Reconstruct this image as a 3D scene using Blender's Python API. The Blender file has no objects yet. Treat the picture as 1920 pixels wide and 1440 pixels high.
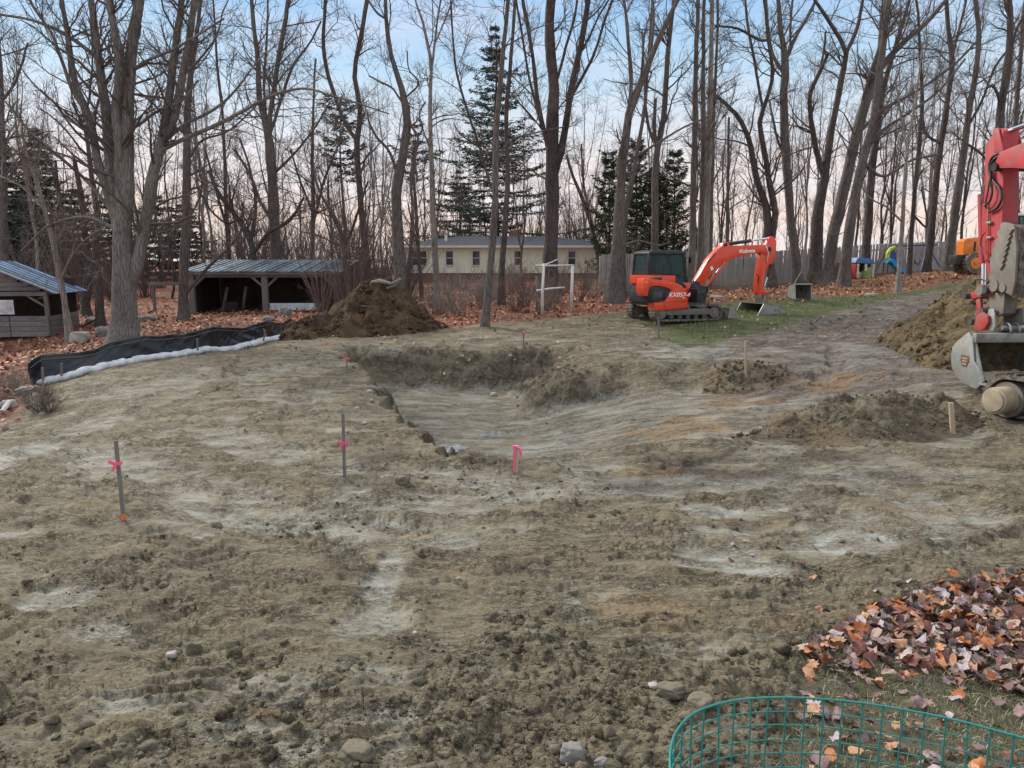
import bpy, bmesh, math, random
import numpy as np
from mathutils import Vector, Matrix

# ------------------------------------------------------------------ camera, light, exposure
scene = bpy.context.scene
F = 1400.0            # focal length in pixels of a 1920 wide picture
PITCH = math.radians(8.93)
CAMZ = 2.3
cam_data = bpy.data.cameras.new('camera')
cam = bpy.data.objects.new('camera', cam_data)
scene.collection.objects.link(cam)
cam_data.sensor_width = 36.0
cam_data.lens = F / 1920 * 36.0
cam_data.clip_start = 0.05
cam_data.clip_end = 3000
cam.location = (0, 0, CAMZ)
cam.rotation_euler = (math.radians(90) - PITCH, 0, 0)
scene.camera = cam

SUN_EL, SUN_AZ = math.radians(34), math.radians(-48)    # azimuth measured from +Y towards +X
world = bpy.data.worlds.new('World'); scene.world = world
world.use_nodes = True
wn, wl = world.node_tree.nodes, world.node_tree.links
wn.clear()
w_out = wn.new('ShaderNodeOutputWorld'); w_bg = wn.new('ShaderNodeBackground')
w_sky = wn.new('ShaderNodeTexSky'); w_sky.sky_type = 'NISHITA'; w_sky.sun_disc = False
w_sky.sun_elevation = SUN_EL; w_sky.sun_rotation = SUN_AZ
w_sky.dust_density = 1.2; w_sky.ozone_density = 1.5
w_tc = wn.new('ShaderNodeTexCoord'); w_sep = wn.new('ShaderNodeSeparateXYZ')
wl.new(w_tc.outputs['Generated'], w_sep.inputs[0])
# evening sky: pale peach at the horizon, white, then soft blue, with streaks of thin cloud
w_ramp = wn.new('ShaderNodeValToRGB')
e = w_ramp.color_ramp.elements
e[0].position = 0.0; e[0].color = (7.9, 6.4, 5.7, 1)
e[1].position = 1.0; e[1].color = (9.0, 9.2, 9.8, 1)
for p, c in ((0.06, (7.9, 6.5, 5.9)), (0.12, (7.5, 6.8, 6.7)), (0.17, (6.0, 6.5, 7.1)), (0.23, (4.1, 5.8, 7.3)), (0.30, (2.9, 4.8, 7.2)), (0.40, (3.5, 5.4, 7.7)), (0.62, (9.0, 9.3, 10.2))):
    n_ = e.new(p); n_.color = (*c, 1)
w_map = wn.new('ShaderNodeMapping'); w_map.inputs['Scale'].default_value = (1.4, 1.4, 9.0)
w_noise = wn.new('ShaderNodeTexNoise'); w_noise.inputs['Scale'].default_value = 2.3
w_noise.inputs['Detail'].default_value = 6; w_noise.inputs['Roughness'].default_value = 0.55
wl.new(w_tc.outputs['Generated'], w_map.inputs[0]); wl.new(w_map.outputs[0], w_noise.inputs['Vector'])
w_add = wn.new('ShaderNodeMath'); w_add.operation = 'MULTIPLY_ADD'
w_add.inputs[1].default_value = 0.10; w_add.inputs[2].default_value = -0.05
wl.new(w_noise.outputs['Fac'], w_add.inputs[0])
w_sum = wn.new('ShaderNodeMath'); w_sum.operation = 'ADD'
wl.new(w_sep.outputs['Z'], w_sum.inputs[0]); wl.new(w_add.outputs[0], w_sum.inputs[1])
wl.new(w_sum.outputs[0], w_ramp.inputs['Fac'])
w_cl = wn.new('ShaderNodeValToRGB')
w_cl.color_ramp.elements[0].position = 0.46; w_cl.color_ramp.elements[1].position = 0.68
w_cm = wn.new('ShaderNodeMath'); w_cm.operation = 'MULTIPLY'; w_cm.inputs[1].default_value = 0.5
wl.new(w_noise.outputs['Fac'], w_cl.inputs[0]); wl.new(w_cl.outputs[0], w_cm.inputs[0])
w_mixc = wn.new('ShaderNodeMixRGB'); w_mixc.inputs[2].default_value = (7.2, 7.1, 7.6, 1)
wl.new(w_ramp.outputs[0], w_mixc.inputs[1]); wl.new(w_cm.outputs[0], w_mixc.inputs[0])
w_mix = wn.new('ShaderNodeMixRGB'); w_mix.inputs[0].default_value = 0.92
wl.new(w_sky.outputs[0], w_mix.inputs[1]); wl.new(w_mixc.outputs[0], w_mix.inputs[2])
wl.new(w_mix.outputs[0], w_bg.inputs[0]); w_bg.inputs[1].default_value = 0.076
wl.new(w_bg.outputs[0], w_out.inputs[0])

sun_data = bpy.data.lights.new('sun', 'SUN')
sun_data.energy = 2.6; sun_data.angle = math.radians(22); sun_data.color = (1.0, 0.94, 0.86)
sun = bpy.data.objects.new('sun', sun_data); scene.collection.objects.link(sun)
sd = Vector((math.sin(SUN_AZ) * math.cos(SUN_EL), math.cos(SUN_AZ) * math.cos(SUN_EL), math.sin(SUN_EL)))
sun.rotation_euler = sd.to_track_quat('Z', 'Y').to_euler()

vs = scene.view_settings
vs.view_transform = 'Standard'; vs.look = 'None'; vs.gamma = 1.0; vs.use_curve_mapping = False
vs.exposure = 0.80
scene.render.engine = 'CYCLES'
scene.render.resolution_x = 1024; scene.render.resolution_y = 768

# ------------------------------------------------------------------ helpers
RNG = np.random.default_rng(7)
random.seed(7)
C = scene.collection
PI = math.pi
cp, sp = math.cos(PITCH), math.sin(PITCH)

def P(u, v, Y):
    """the place in the world at distance Y seen at photo position (u, v)"""
    a, b = (u - 960) / F, (720 - v) / F
    t = Y / (cp + b * sp)
    return Vector((t * a, Y, CAMZ + t * (-sp + b * cp)))
def depth_of(u, v, Y):
    return Y / (cp + (720 - v) / F * sp)
def G(u, v, z=0.0):
    a, b = (u - 960) / F, (720 - v) / F
    d = -sp + b * cp
    t = (z - CAMZ) / d
    return Vector((t * a, t * (cp + b * sp), z))
def on_plane(u, v, O, ang, yl):
    """local (x, z) where the sight line meets the vertical plane at local y = yl of a machine standing at O, heading ang"""
    hx, hy = math.cos(ang), math.sin(ang)
    px, py = -hy, hx
    q = (O[0] + yl * px, O[1] + yl * py)
    a, b = (u - 960) / F, (720 - v) / F
    d = (a, cp + b * sp, -sp + b * cp)
    t = (q[0] * px + q[1] * py) / (d[0] * px + d[1] * py)
    X, Y, Z = t * d[0], t * d[1], CAMZ + t * d[2]
    return ((X - q[0]) * hx + (Y - q[1]) * hy, Z - O[2])

_PERM = np.random.default_rng(99).permutation(65536).astype(np.int32)
_GA = (np.arange(65536) * (2 * PI / 65536)).astype(np.float32)
_GC = np.cos(_GA)[_PERM]; _GS = np.sin(_GA)[_PERM]; _PF = (_PERM / 65536.0).astype(np.float32)
def _hidx(ix, iy, seed):
    h = ix * np.int32(73856093) ^ iy * np.int32(19349663) ^ np.int32((seed * 83492791) & 0x7fffffff)
    return (h ^ (h >> 15)) & 0xffff
def noise(x, y, seed=0):
    """gradient noise, about -0.7 .. 0.7"""
    x0 = np.floor(x); y0 = np.floor(y)
    fx = (x - x0).astype(np.float32); fy = (y - y0).astype(np.float32)
    ix = x0.astype(np.int32); iy = y0.astype(np.int32)
    ux = fx * fx * fx * (fx * (fx * 6 - 15) + 10); uy = fy * fy * fy * (fy * (fy * 6 - 15) + 10)
    def g(dx, dy):
        i = _hidx(ix + np.int32(dx), iy + np.int32(dy), seed)
        return _GC[i] * (fx - dx) + _GS[i] * (fy - dy)
    a = g(0, 0); a += ux * (g(1, 0) - a)
    b = g(0, 1); b += ux * (g(1, 1) - b)
    return a + uy * (b - a)
def fbm(x, y, seed=0, o=4, gain=0.5):
    s = 0; a = 1.0
    for k in range(o):
        s = s + a * noise(x, y, seed + k * 17); x = x * 2.03 + 3.1; y = y * 2.03 - 1.7; a *= gain
    return s
def worley(x, y, seed=0):
    """distance to the nearest of scattered points, a random number of that cell, distance to the second"""
    x0 = np.floor(x); y0 = np.floor(y); fx = (x - x0).astype(np.float32); fy = (y - y0).astype(np.float32)
    ix = x0.astype(np.int32); iy = y0.astype(np.int32)
    best = np.full(x.shape, 9.0, np.float32); rid = np.zeros(x.shape, np.float32); sec = best.copy()
    for dx in (-1, 0, 1):
        for dy in (-1, 0, 1):
            i = _hidx(ix + np.int32(dx), iy + np.int32(dy), seed)
            h1 = _PF[i]; h2 = _PF[(i * 31 + 17) & 0xffff]
            d = (dx + h1 - fx) ** 2 + (dy + h2 - fy) ** 2
            m = d < best
            sec = np.where(m, best, np.minimum(sec, d))
            rid = np.where(m, h2, rid); best = np.where(m, d, best)
    return np.sqrt(best), rid, np.sqrt(sec)
def sstep(a, b, x):
    t = np.clip((x - a) / (b - a), 0, 1); return t * t * (3 - 2 * t)

# --- objects
def mesh_np(name, V, Fa, mat=None, parent=None, smooth=True, attrs=None, loc=None):
    """mesh from a vertex array and an array of quads or triangles (or a list of such arrays)"""
    me = bpy.data.meshes.new(name)
    V = np.asarray(V, dtype=np.float32).reshape(-1, 3)
    if not isinstance(Fa, (list, tuple)): Fa = [Fa]
    Fa = [np.asarray(f, dtype=np.int32) for f in Fa if len(f)]
    loops = np.concatenate([f.ravel() for f in Fa])
    tot = np.concatenate([np.full(len(f), f.shape[1], dtype=np.int32) for f in Fa])
    me.vertices.add(len(V)); me.vertices.foreach_set('co', V.ravel())
    me.loops.add(len(loops)); me.loops.foreach_set('vertex_index', loops)
    me.polygons.add(len(tot))
    st = np.zeros(len(tot), dtype=np.int32); st[1:] = np.cumsum(tot)[:-1]
    me.polygons.foreach_set('loop_start', st)
    me.polygons.foreach_set('use_smooth', np.full(len(tot), smooth))
    if attrs:
        for k, a in attrs.items():
            a = np.asarray(a, dtype=np.float32)
            if a.ndim == 1:
                me.attributes.new(k, 'FLOAT', 'POINT').data.foreach_set('value', a)
            else:
                if a.shape[1] == 3: a = np.concatenate([a, np.ones((len(a), 1), np.float32)], 1)
                me.attributes.new(k, 'FLOAT_COLOR', 'POINT').data.foreach_set('color', a.ravel())
    me.update(calc_edges=True)
    if mat: me.materials.append(mat)
    return link(name, me, parent, loc)
def link(name, me, parent=None, loc=None):
    o = bpy.data.objects.new(name, me); C.objects.link(o)
    if parent: o.parent = parent
    if loc is not None: o.location = loc
    return o
def tag(o, label=None, cat=None, group=None, kind=None):
    if label: o['label'] = label
    if cat: o['category'] = cat
    if group: o['group'] = group
    if kind: o['kind'] = kind
    return o
def empty(name, loc=(0, 0, 0), rz=0.0, label=None, cat=None, group=None):
    o = bpy.data.objects.new(name, None); C.objects.link(o)
    o.location = loc; o.rotation_euler = (0, 0, rz); o.empty_display_size = 0.3
    return tag(o, label, cat, group)
def copy_tree(o, parent=None):
    c = o.copy(); C.objects.link(c)
    if parent: c.parent = parent
    for ch in KIDS.get(o.name, []): 
        copy_tree(ch, c)
    return c
KIDS = {}
def note_kids(o):
    KIDS[o.name] = list(o.children)
    for ch in o.children: note_kids(ch)

class MB:
    """collects shapes for one mesh"""
    def __init__(s): s.v = []; s.f = []
    def add(s, V, Fs):
        k = len(s.v); s.v += [tuple(p) for p in V]; s.f += [tuple(i + k for i in f) for f in Fs]; return s
    def box(s, c, d, rot=None):
        x, y, z = (q / 2 for q in d)
        V = [Vector((i * x, j * y, k * z)) for i in (-1, 1) for j in (-1, 1) for k in (-1, 1)]
        if rot is not None: V = [rot @ p for p in V]
        V = [p + Vector(c) for p in V]
        return s.add(V, [(0, 1, 3, 2), (4, 6, 7, 5), (0, 4, 5, 1), (2, 3, 7, 6), (0, 2, 6, 4), (1, 5, 7, 3)])
    def bar(s, a, b, w, h=None, up=(0, 0, 1)):
        a, b = Vector(a), Vector(b); h = h or w
        z = (b - a); L = z.length; z.normalize()
        upv = Vector(up)
        if abs(z.dot(upv)) > 0.98: upv = Vector((1, 0, 0)) if abs(z.x) < 0.9 else Vector((0, 1, 0))
        x = upv.cross(z).normalized(); y = z.cross(x)
        R = Matrix((x, y, z)).transposed()
        return s.box((a + b) / 2, (w, h, L), R)
    def tube(s, pts, r, n=8, cap=True, scale=None):
        pts = [Vector(p) for p in pts]
        rs = r if isinstance(r, (list, tuple)) else [r] * len(pts)
        rings = []; ref = None
        for i, p in enumerate(pts):
            t = (pts[min(i + 1, len(pts) - 1)] - pts[max(i - 1, 0)]).normalized()
            if ref is None: ref = Vector((0, 0, 1)) if abs(t.z) < 0.9 else Vector((1, 0, 0))
            x = ref - t * ref.dot(t)
            x = x.normalized() if x.length > 1e-5 else t.orthogonal().normalized()
            ref = x; y = t.cross(x)
            rings.append([p + (x * math.cos(2 * PI * k / n) + y * math.sin(2 * PI * k / n)) * rs[i] for k in range(n)])
        V = [q for rg in rings for q in rg]; Fs = []
        for i in range(len(pts) - 1):
            for k in range(n):
                a = i * n + k; b = i * n + (k + 1) % n
                Fs.append((a, b, b + n, a + n))
        if cap:
            Fs.append(tuple(range(n - 1, -1, -1))); Fs.append(tuple((len(pts) - 1) * n + k for k in range(n)))
        return s.add(V, Fs)
    def cyl(s, a, b, r, n=16, r2=None): return s.tube([a, b], [r, r if r2 is None else r2], n)
    def prism(s, prof, y0, y1, axis='y'):
        """a closed outline in x-z (or x-y for axis z) pushed from y0 to y1"""
        n = len(prof)
        if axis == 'y': V = [(p[0], y0, p[1]) for p in prof] + [(p[0], y1, p[1]) for p in prof]
        elif axis == 'z': V = [(p[0], p[1], y0) for p in prof] + [(p[0], p[1], y1) for p in prof]
        else: V = [(y0, p[0], p[1]) for p in prof] + [(y1, p[0], p[1]) for p in prof]
        Fs = [tuple(range(n)), tuple(range(2 * n - 1, n - 1, -1))]
        Fs += [(i, i + n, (i + 1) % n + n, (i + 1) % n) for i in range(n)]
        return s.add(V, Fs)
    def build(s, name, mat, parent=None, smooth=False, bevel=0, loc=None, rz=None, fix=True):
        me = bpy.data.meshes.new(name)
        me.from_pydata(s.v, [], s.f)
        if fix:
            bm = bmesh.new(); bm.from_mesh(me)
            bmesh.ops.recalc_face_normals(bm, faces=bm.faces)
            if bevel:
                es = [e_ for e_ in bm.edges if len(e_.link_faces) == 2 and e_.calc_face_angle(0) > 0.6]
                bmesh.ops.bevel(bm, geom=es, offset=bevel, segments=2, affect='EDGES', clamp_overlap=True, profile=0.6)
            bm.to_mesh(me); bm.free()
        me.materials.append(mat)
        if smooth or bevel: me.shade_smooth() if not bevel else me.shade_smooth()
        if bevel or smooth == 'auto':
            try: me.set_sharp_from_angle(angle=math.radians(35))
            except Exception: pass
        me.update()
        o = link(name, me, parent, loc)
        if rz is not None: o.rotation_euler = (0, 0, rz)
        return o

def text_part(name, body, mat, parent, size, M, depth=0.004, shear=0.0, bold=0.0, sx=1.0):
    """raised lettering; M places the text's x (reading) and y (up) axes"""
    cu = bpy.data.curves.new(name, 'FONT'); cu.body = body; cu.size = size; cu.extrude = depth; cu.shear = shear
    cu.offset = bold; cu.align_x = 'CENTER'; cu.align_y = 'CENTER'; cu.resolution_u = 3
    tmp = bpy.data.objects.new(name, cu); C.objects.link(tmp)
    dg = bpy.context.evaluated_depsgraph_get()
    me = bpy.data.meshes.new_from_object(tmp.evaluated_get(dg))
    bpy.data.objects.remove(tmp); bpy.data.curves.remove(cu)
    me.transform(M @ Matrix.Diagonal((sx, 1, 1, 1))); me.materials.clear(); me.materials.append(mat)
    return link(name, me, parent)

# --- vectorised tubes for trees
def resample(pts, rad, S):
    """smooth curve through the given points, S points along it"""
    pts = np.asarray(pts, float); rad = np.asarray(rad, float)
    n = len(pts)
    d = np.r_[0, np.cumsum(np.linalg.norm(np.diff(pts, axis=0), axis=1))]
    t = np.linspace(0, d[-1], S)
    i = np.clip(np.searchsorted(d, t, side='right') - 1, 0, n - 2)
    m = np.gradient(pts, d, axis=0) if n > 2 else np.repeat(((pts[1] - pts[0]) / d[-1])[None], n, 0)
    h = (d[i + 1] - d[i])[:, None]; s = ((t - d[i]) / (d[i + 1] - d[i]))[:, None]
    p = ((2 * s**3 - 3 * s**2 + 1) * pts[i] + (s**3 - 2 * s**2 + s) * h * m[i]
         + (-2 * s**3 + 3 * s**2) * pts[i + 1] + (s**3 - s**2) * h * m[i + 1])
    return p, np.interp(t, d, rad)
def tubes(Pn, R, k):
    """Pn (N,S,3), R (N,S) -> vertices and quads of k sided tubes"""
    N, S, _ = Pn.shape
    T = np.gradient(Pn, axis=1); T /= np.linalg.norm(T, axis=2, keepdims=True) + 1e-9
    ref = np.where(np.abs(T[:, :1, 2:3]) < 0.8, np.array([[[0, 0, 1.]]]), np.array([[[1., 0, 0]]]))
    X = ref - T * (T * ref).sum(2, keepdims=True); X /= np.linalg.norm(X, axis=2, keepdims=True) + 1e-9
    Yv = np.cross(T, X)
    a = np.arange(k) * 2 * PI / k
    V = Pn[:, :, None] + R[:, :, None, None] * (X[:, :, None] * np.cos(a)[:, None] + Yv[:, :, None] * np.sin(a)[:, None])
    idx = np.arange(N * S * k).reshape(N, S, k)
    A = idx[:, :-1]; B = idx[:, 1:]
    Q = np.stack([A, np.roll(A, -1, 2), np.roll(B, -1, 2), B], -1).reshape(-1, 4)
    return V.reshape(-1, 3), Q
def merge(parts):
    off = 0; Vs = []; Fs = []
    for V, Q in parts:
        Vs.append(V); Fs.append(Q + off); off += len(V)
    return np.concatenate(Vs), np.concatenate(Fs)
def sprout(Pp, Rp, n, S, lmin, lmax, rfrac, rmin, rmax, rng, t0=0.2, t1=1.0, spread=(0.5, 1.0), up=0.35, wob=0.12, plane=None):
    """n new branches on each parent curve"""
    N, Sp, _ = Pp.shape
    pi = np.repeat(np.arange(N), n); M = len(pi)
    t = rng.uniform(t0, t1, M) * (Sp - 1)
    i = np.minimum(t.astype(int), Sp - 2); f = (t - i)[:, None]
    base = Pp[pi, i] * (1 - f) + Pp[pi, i + 1] * f
    tan = Pp[pi, i + 1] - Pp[pi, i]; tan /= np.linalg.norm(tan, axis=1, keepdims=True) + 1e-9
    rp = Rp[pi, i] * (1 - f[:, 0]) + Rp[pi, i + 1] * f[:, 0]
    rnd = rng.normal(size=(M, 3)); side = rnd - tan * (rnd * tan).sum(1, keepdims=True)
    side /= np.linalg.norm(side, axis=1, keepdims=True)
    an = rng.uniform(*spread, M)[:, None]
    d = tan * np.cos(an) + side * np.sin(an)
    d[:, 2] += up * rng.uniform(0.2, 1, M); d /= np.linalg.norm(d, axis=1, keepdims=True)
    L = rng.uniform(lmin, lmax, M) * (1 - 0.45 * t / (Sp - 1))
    step = (L / (S - 1))[:, None]
    pts = [base]; cur = d
    for k in range(S - 1):
        pts.append(pts[-1] + cur * step)
        cur = cur + rng.normal(size=(M, 3)) * wob + np.array([0, 0, up * 0.22]); cur /= np.linalg.norm(cur, axis=1, keepdims=True)
    Pc = np.stack(pts, 1)
    r0 = np.clip(rp * rfrac, rmin, rmax)
    R = r0[:, None] * np.linspace(1, 0.35, S)[None]
    return Pc, R

# ------------------------------------------------------------------ materials
def nt(name):
    m = bpy.data.materials.new(name); m.use_nodes = True
    t = m.node_tree; b = t.nodes['Principled BSDF']
    return m, t, b
def inp(t, node, sock, val):
    if hasattr(val, 'is_linked') or hasattr(val, 'links'): t.links.new(val, node.inputs[sock])
    else: node.inputs[sock].default_value = val
def c4(c): return (*c, 1.0) if len(c) == 3 else c
def n_noise(t, vec, scale, detail=4, rough=0.55, dist=0.0):
    n = t.nodes.new('ShaderNodeTexNoise'); n.inputs['Scale'].default_value = scale
    n.inputs['Detail'].default_value = detail; n.inputs['Roughness'].default_value = rough; n.inputs['Distortion'].default_value = dist
    if vec is not None: t.links.new(vec, n.inputs['Vector'])
    return n.outputs['Fac']
def n_ramp(t, fac, stops):
    r = t.nodes.new('ShaderNodeValToRGB'); es = r.color_ramp.elements
    while len(es) < len(stops): es.new(0.5)
    for el, (p, c) in zip(es, stops): el.position = p; el.color = c4(c) if hasattr(c, '__len__') else (c, c, c, 1)
    t.links.new(fac, r.inputs[0]); return r.outputs[0]
def n_mix(t, fac, a, b, mode='MIX'):
    m = t.nodes.new('ShaderNodeMixRGB'); m.blend_type = mode
    for s, val in ((0, fac), (1, a), (2, b)):
        if hasattr(val, 'links'): t.links.new(val, m.inputs[s])
        elif s == 0: m.inputs[0].default_value = val
        else: m.inputs[s].default_value = c4(val)
    return m.outputs[0]
def n_math(t, op, a, b=0.0):
    m = t.nodes.new('ShaderNodeMath'); m.operation = op
    for s, val in ((0, a), (1, b)):
        if hasattr(val, 'links'): t.links.new(val, m.inputs[s])
        else: m.inputs[s].default_value = val
    return m.outputs[0]
def n_coord(t, scale=(1, 1, 1), kind='Object', rot=(0, 0, 0)):
    c = t.nodes.new('ShaderNodeTexCoord'); mp = t.nodes.new('ShaderNodeMapping')
    mp.inputs['Scale'].default_value = scale; mp.inputs['Rotation'].default_value = rot
    t.links.new(c.outputs[kind], mp.inputs[0]); return mp.outputs[0]
def n_geo(t, scale=(1, 1, 1), rot=(0, 0, 0)):
    c = t.nodes.new('ShaderNodeNewGeometry'); mp = t.nodes.new('ShaderNodeMapping')
    mp.inputs['Scale'].default_value = scale; mp.inputs['Rotation'].default_value = rot
    t.links.new(c.outputs['Position'], mp.inputs[0]); return mp.outputs[0]
def n_attr(t, name, out='Fac'):
    a = t.nodes.new('ShaderNodeAttribute'); a.attribute_name = name; return a.outputs[out]
def n_bump(t, b, h, strength=0.5, dist=0.02):
    n = t.nodes.new('ShaderNodeBump'); n.inputs['Strength'].default_value = strength; n.inputs['Distance'].default_value = dist
    t.links.new(h, n.inputs['Height']); t.links.new(n.outputs[0], b.inputs['Normal']); return n
def paint(name, col, rough=0.4, dirt=None, dirt_amt=0.4, scale=3.0, metal=0.0, bump=0.15, stretch=(1, 1, 1), var=0.25, spec=0.5, coat=0.0):
    """coloured surface with uneven tone, grime and small relief"""
    m, t, b = nt(name)
    v = n_coord(t, stretch)
    n1 = n_noise(t, v, scale, 6, 0.6)
    base = n_mix(t, n_ramp(t, n1, [(0.3, 0), (0.75, 1)]), tuple(c * (1 - var) for c in col), tuple(min(1, c * (1 + var)) for c in col))
    rr = rough
    if dirt:
        n2 = n_noise(t, v, scale * 1.7, 8, 0.7, 0.4)
        msk = n_ramp(t, n2, [(0.62 - 0.35 * dirt_amt, 0), (0.78 - 0.3 * dirt_amt, 1)])
        msk = n_math(t, 'MULTIPLY', msk, min(1.0, dirt_amt * 1.6))
        base = n_mix(t, msk, base, dirt)
        rr = n_math(t, 'ADD', n_math(t, 'MULTIPLY', msk, 0.9 - rough), rough)
    t.links.new(base, b.inputs['Base Color']); inp(t, b, 'Roughness', rr)
    b.inputs['Metallic'].default_value = metal; b.inputs['Specular IOR Level'].default_value = spec
    b.inputs['Coat Weight'].default_value = coat
    if bump: n_bump(t, b, n_noise(t, v, scale * 9, 5, 0.6), bump, 0.01)
    return m
def wood(name, c1, c2, scale=(8, 8, 1.2), rough=0.85, bump=0.5, kind='Object'):
    m, t, b = nt(name)
    v = n_coord(t, scale, kind)
    n1 = n_noise(t, v, 3.0, 8, 0.7, 0.6); n2 = n_noise(t, n_coord(t, (1, 1, 1)), 0.9, 3, 0.5)
    base = n_mix(t, n_ramp(t, n1, [(0.3, 0), (0.7, 1)]), c1, c2)
    base = n_mix(t, n_ramp(t, n2, [(0.35, 0), (0.7, 0.55)]), base, tuple(c * 0.55 for c in c1))
    r = t.nodes.new('ShaderNodeObjectInfo')
    base = n_mix(t, 0.35, base, n_mix(t, r.outputs['Random'], (0.3, 0.3, 0.3), (1, 1, 1)), 'MULTIPLY')
    t.links.new(base, b.inputs['Base Color']); b.inputs['Roughness'].default_value = rough
    b.inputs['Specular IOR Level'].default_value = 0.2
    n_bump(t, b, n1, bump, 0.01)
    return m
def bark(name, c1, c2, moss=0.0):
    m, t, b = nt(name)
    v = n_geo(t, (1, 1, 0.16)); n1 = n_noise(t, v, 14.0, 7, 0.65, 0.5)
    n2 = n_noise(t, n_geo(t, (1, 1, 0.5)), 1.3, 4, 0.6)
    vo = t.nodes.new('ShaderNodeTexVoronoi'); vo.feature = 'DISTANCE_TO_EDGE'; vo.inputs['Scale'].default_value = 16
    t.links.new(n_geo(t, (1, 1, 0.13)), vo.inputs['Vector'])
    cr = n_ramp(t, vo.outputs[0], [(0.0, 0), (0.14, 1)])
    base = n_mix(t, n_ramp(t, n1, [(0.3, 0), (0.7, 1)]), c1, c2)
    base = n_mix(t, n_ramp(t, n2, [(0.4, 0), (0.7, 0.5)]), base, tuple(c * 1.6 for c in c2))
    base = n_mix(t, n_math(t, 'MULTIPLY', n_math(t, 'SUBTRACT', 1.0, cr), 0.6), base, tuple(c * 0.35 for c in c1))
    if moss: base = n_mix(t, n_math(t, 'MULTIPLY', n_ramp(t, n_noise(t, n_geo(t), 2.5, 5, 0.7), [(0.5, 0), (0.62, 1)]), moss), base, (0.10, 0.12, 0.05))
    t.links.new(base, b.inputs['Base Color']); b.inputs['Roughness'].default_value = 0.95; b.inputs['Specular IOR Level'].default_value = 0.1
    n_bump(t, b, n_mix(t, 0.5, n1, cr), 0.8, 0.03)
    return m
M = {}
M['bark_grey'] = bark('bark_grey', (0.13, 0.115, 0.10), (0.23, 0.21, 0.19), 0.2)
M['bark_dark'] = bark('bark_dark', (0.065, 0.052, 0.047), (0.13, 0.105, 0.095))
M['bark_mid'] = bark('bark_mid', (0.095, 0.08, 0.07), (0.17, 0.145, 0.13), 0.1)
M['bark_pale'] = bark('bark_pale', (0.19, 0.165, 0.14), (0.32, 0.285, 0.25))
def plain(name, col, rough=0.9, spec=0.2, metal=0.0, var=0.3, sc=2.0, attr=None, trans=0.0):
    m, t, b = nt(name)
    n1 = n_noise(t, n_geo(t), sc, 4, 0.6)
    if attr: base = n_attr(t, attr, 'Color')
    else: base = n_mix(t, n1, tuple(c * (1 - var) for c in col), tuple(min(1, c * (1 + var)) for c in col))
    t.links.new(base, b.inputs['Base Color']); b.inputs['Roughness'].default_value = rough
    b.inputs['Specular IOR Level'].default_value = spec; b.inputs['Metallic'].default_value = metal
    if trans: b.inputs['Subsurface Weight'].default_value = 0
    return m
M['twig'] = plain('twig', (0.115, 0.092, 0.082))
M['twig_red'] = plain('twig_red', (0.15, 0.10, 0.085))
M['twig_pale'] = plain('twig_pale', (0.24, 0.20, 0.165))
M['needles'] = plain('needles', (0.050, 0.068, 0.048), var=0.5, sc=1.2)
M['needles_cedar'] = plain('needles_cedar', (0.062, 0.078, 0.040), var=0.5, sc=2.0)

# ------------------------------------------------------------------ terrain
def ctrl():
    pts = [(0, 0, 0), (0, 3, 0), (-4, 3, 0), (4, 3, 0.03), (0, 6, 0), (-5, 7, 0), (5, 7, 0.02), (-7.5, 9, -0.05), (-3, 12, 0), (3, 12, 0), (8.3, 11, 0), (8, 15, 0.05),
           (-6, 14, 0.0), (-9.0, 17, -0.02), (-6, 21, 0), (-2, 22.3, 0.05), (3, 21, 0.12), (-9.5, 12, -0.75), (-14, 10, -0.9), (-13, 16, -0.75), (-12, 20, -0.55), (-17, 26, -0.6),
           (-22, 30, -0.5), (-8.6, 25, -0.1), (-15, 40, 0.35), (-30, 45, 0.5), (-20, 60, 1.2), (0, 60, 1.7), (30, 70, 2.6), (-60, 60, 1.5), (60, 60, 2.5), (12, 3, 0.2), (-12, 2, -0.8), (16, 12, 0.5), (30, 20, 1.4),
           (-4, -6, 0), (6, -6, 0.1), (-30, 10, -1.2), (-40, 25, -0.6)]
    for u, v, Y in ((232, 640, 25), (355, 590, 34), (345, 600, 31), (910, 610, 25), (700, 632, 23.4), (1230, 612, 24), (1340, 600, 25), (1440, 588, 26), (1000, 545, 40),
                    (1500, 562, 29), (1690, 547, 33), (1460, 532, 42), (1760, 505, 50), (1150, 548, 36), (1500, 640, 21), (1600, 600, 25), (1700, 562, 30), (900, 525, 50), (1830, 516, 38), (1600, 522, 43), (600, 575, 36)):
        p = P(u, v, Y); pts.append((p.x, p.y, p.z))
    return np.array(pts, float)
_CT = ctrl()
def _tps(d2): return 0.5 * d2 * np.log(d2 + 1e-9)
_n = len(_CT)
_D = ((_CT[:, None, :2] - _CT[None, :, :2]) ** 2).sum(2)
_K = np.zeros((_n + 3, _n + 3)); _K[:_n, :_n] = _tps(_D) + np.eye(_n) * 0.6
_K[:_n, _n] = 1; _K[:_n, _n + 1:] = _CT[:, :2]; _K[_n:, :_n] = _K[:_n, _n:].T
_W = np.linalg.solve(_K, np.r_[_CT[:, 2], 0, 0, 0])
def _base_exact(x, y):
    xx, yy = x, y
    s = _W[_n] + _W[_n + 1] * xx + _W[_n + 2] * yy
    for i in range(_n): s = s + _W[i] * _tps((xx - _CT[i, 0]) ** 2 + (yy - _CT[i, 1]) ** 2)
    return np.clip(s, -1.6, 3.2)
_bx = np.arange(-62, 62.1, 0.5); _by = np.arange(-10, 77.1, 0.5)
_BG = _base_exact(*[q.ravel() for q in np.meshgrid(_bx, _by, indexing='ij')]).reshape(len(_bx), len(_by))
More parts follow.
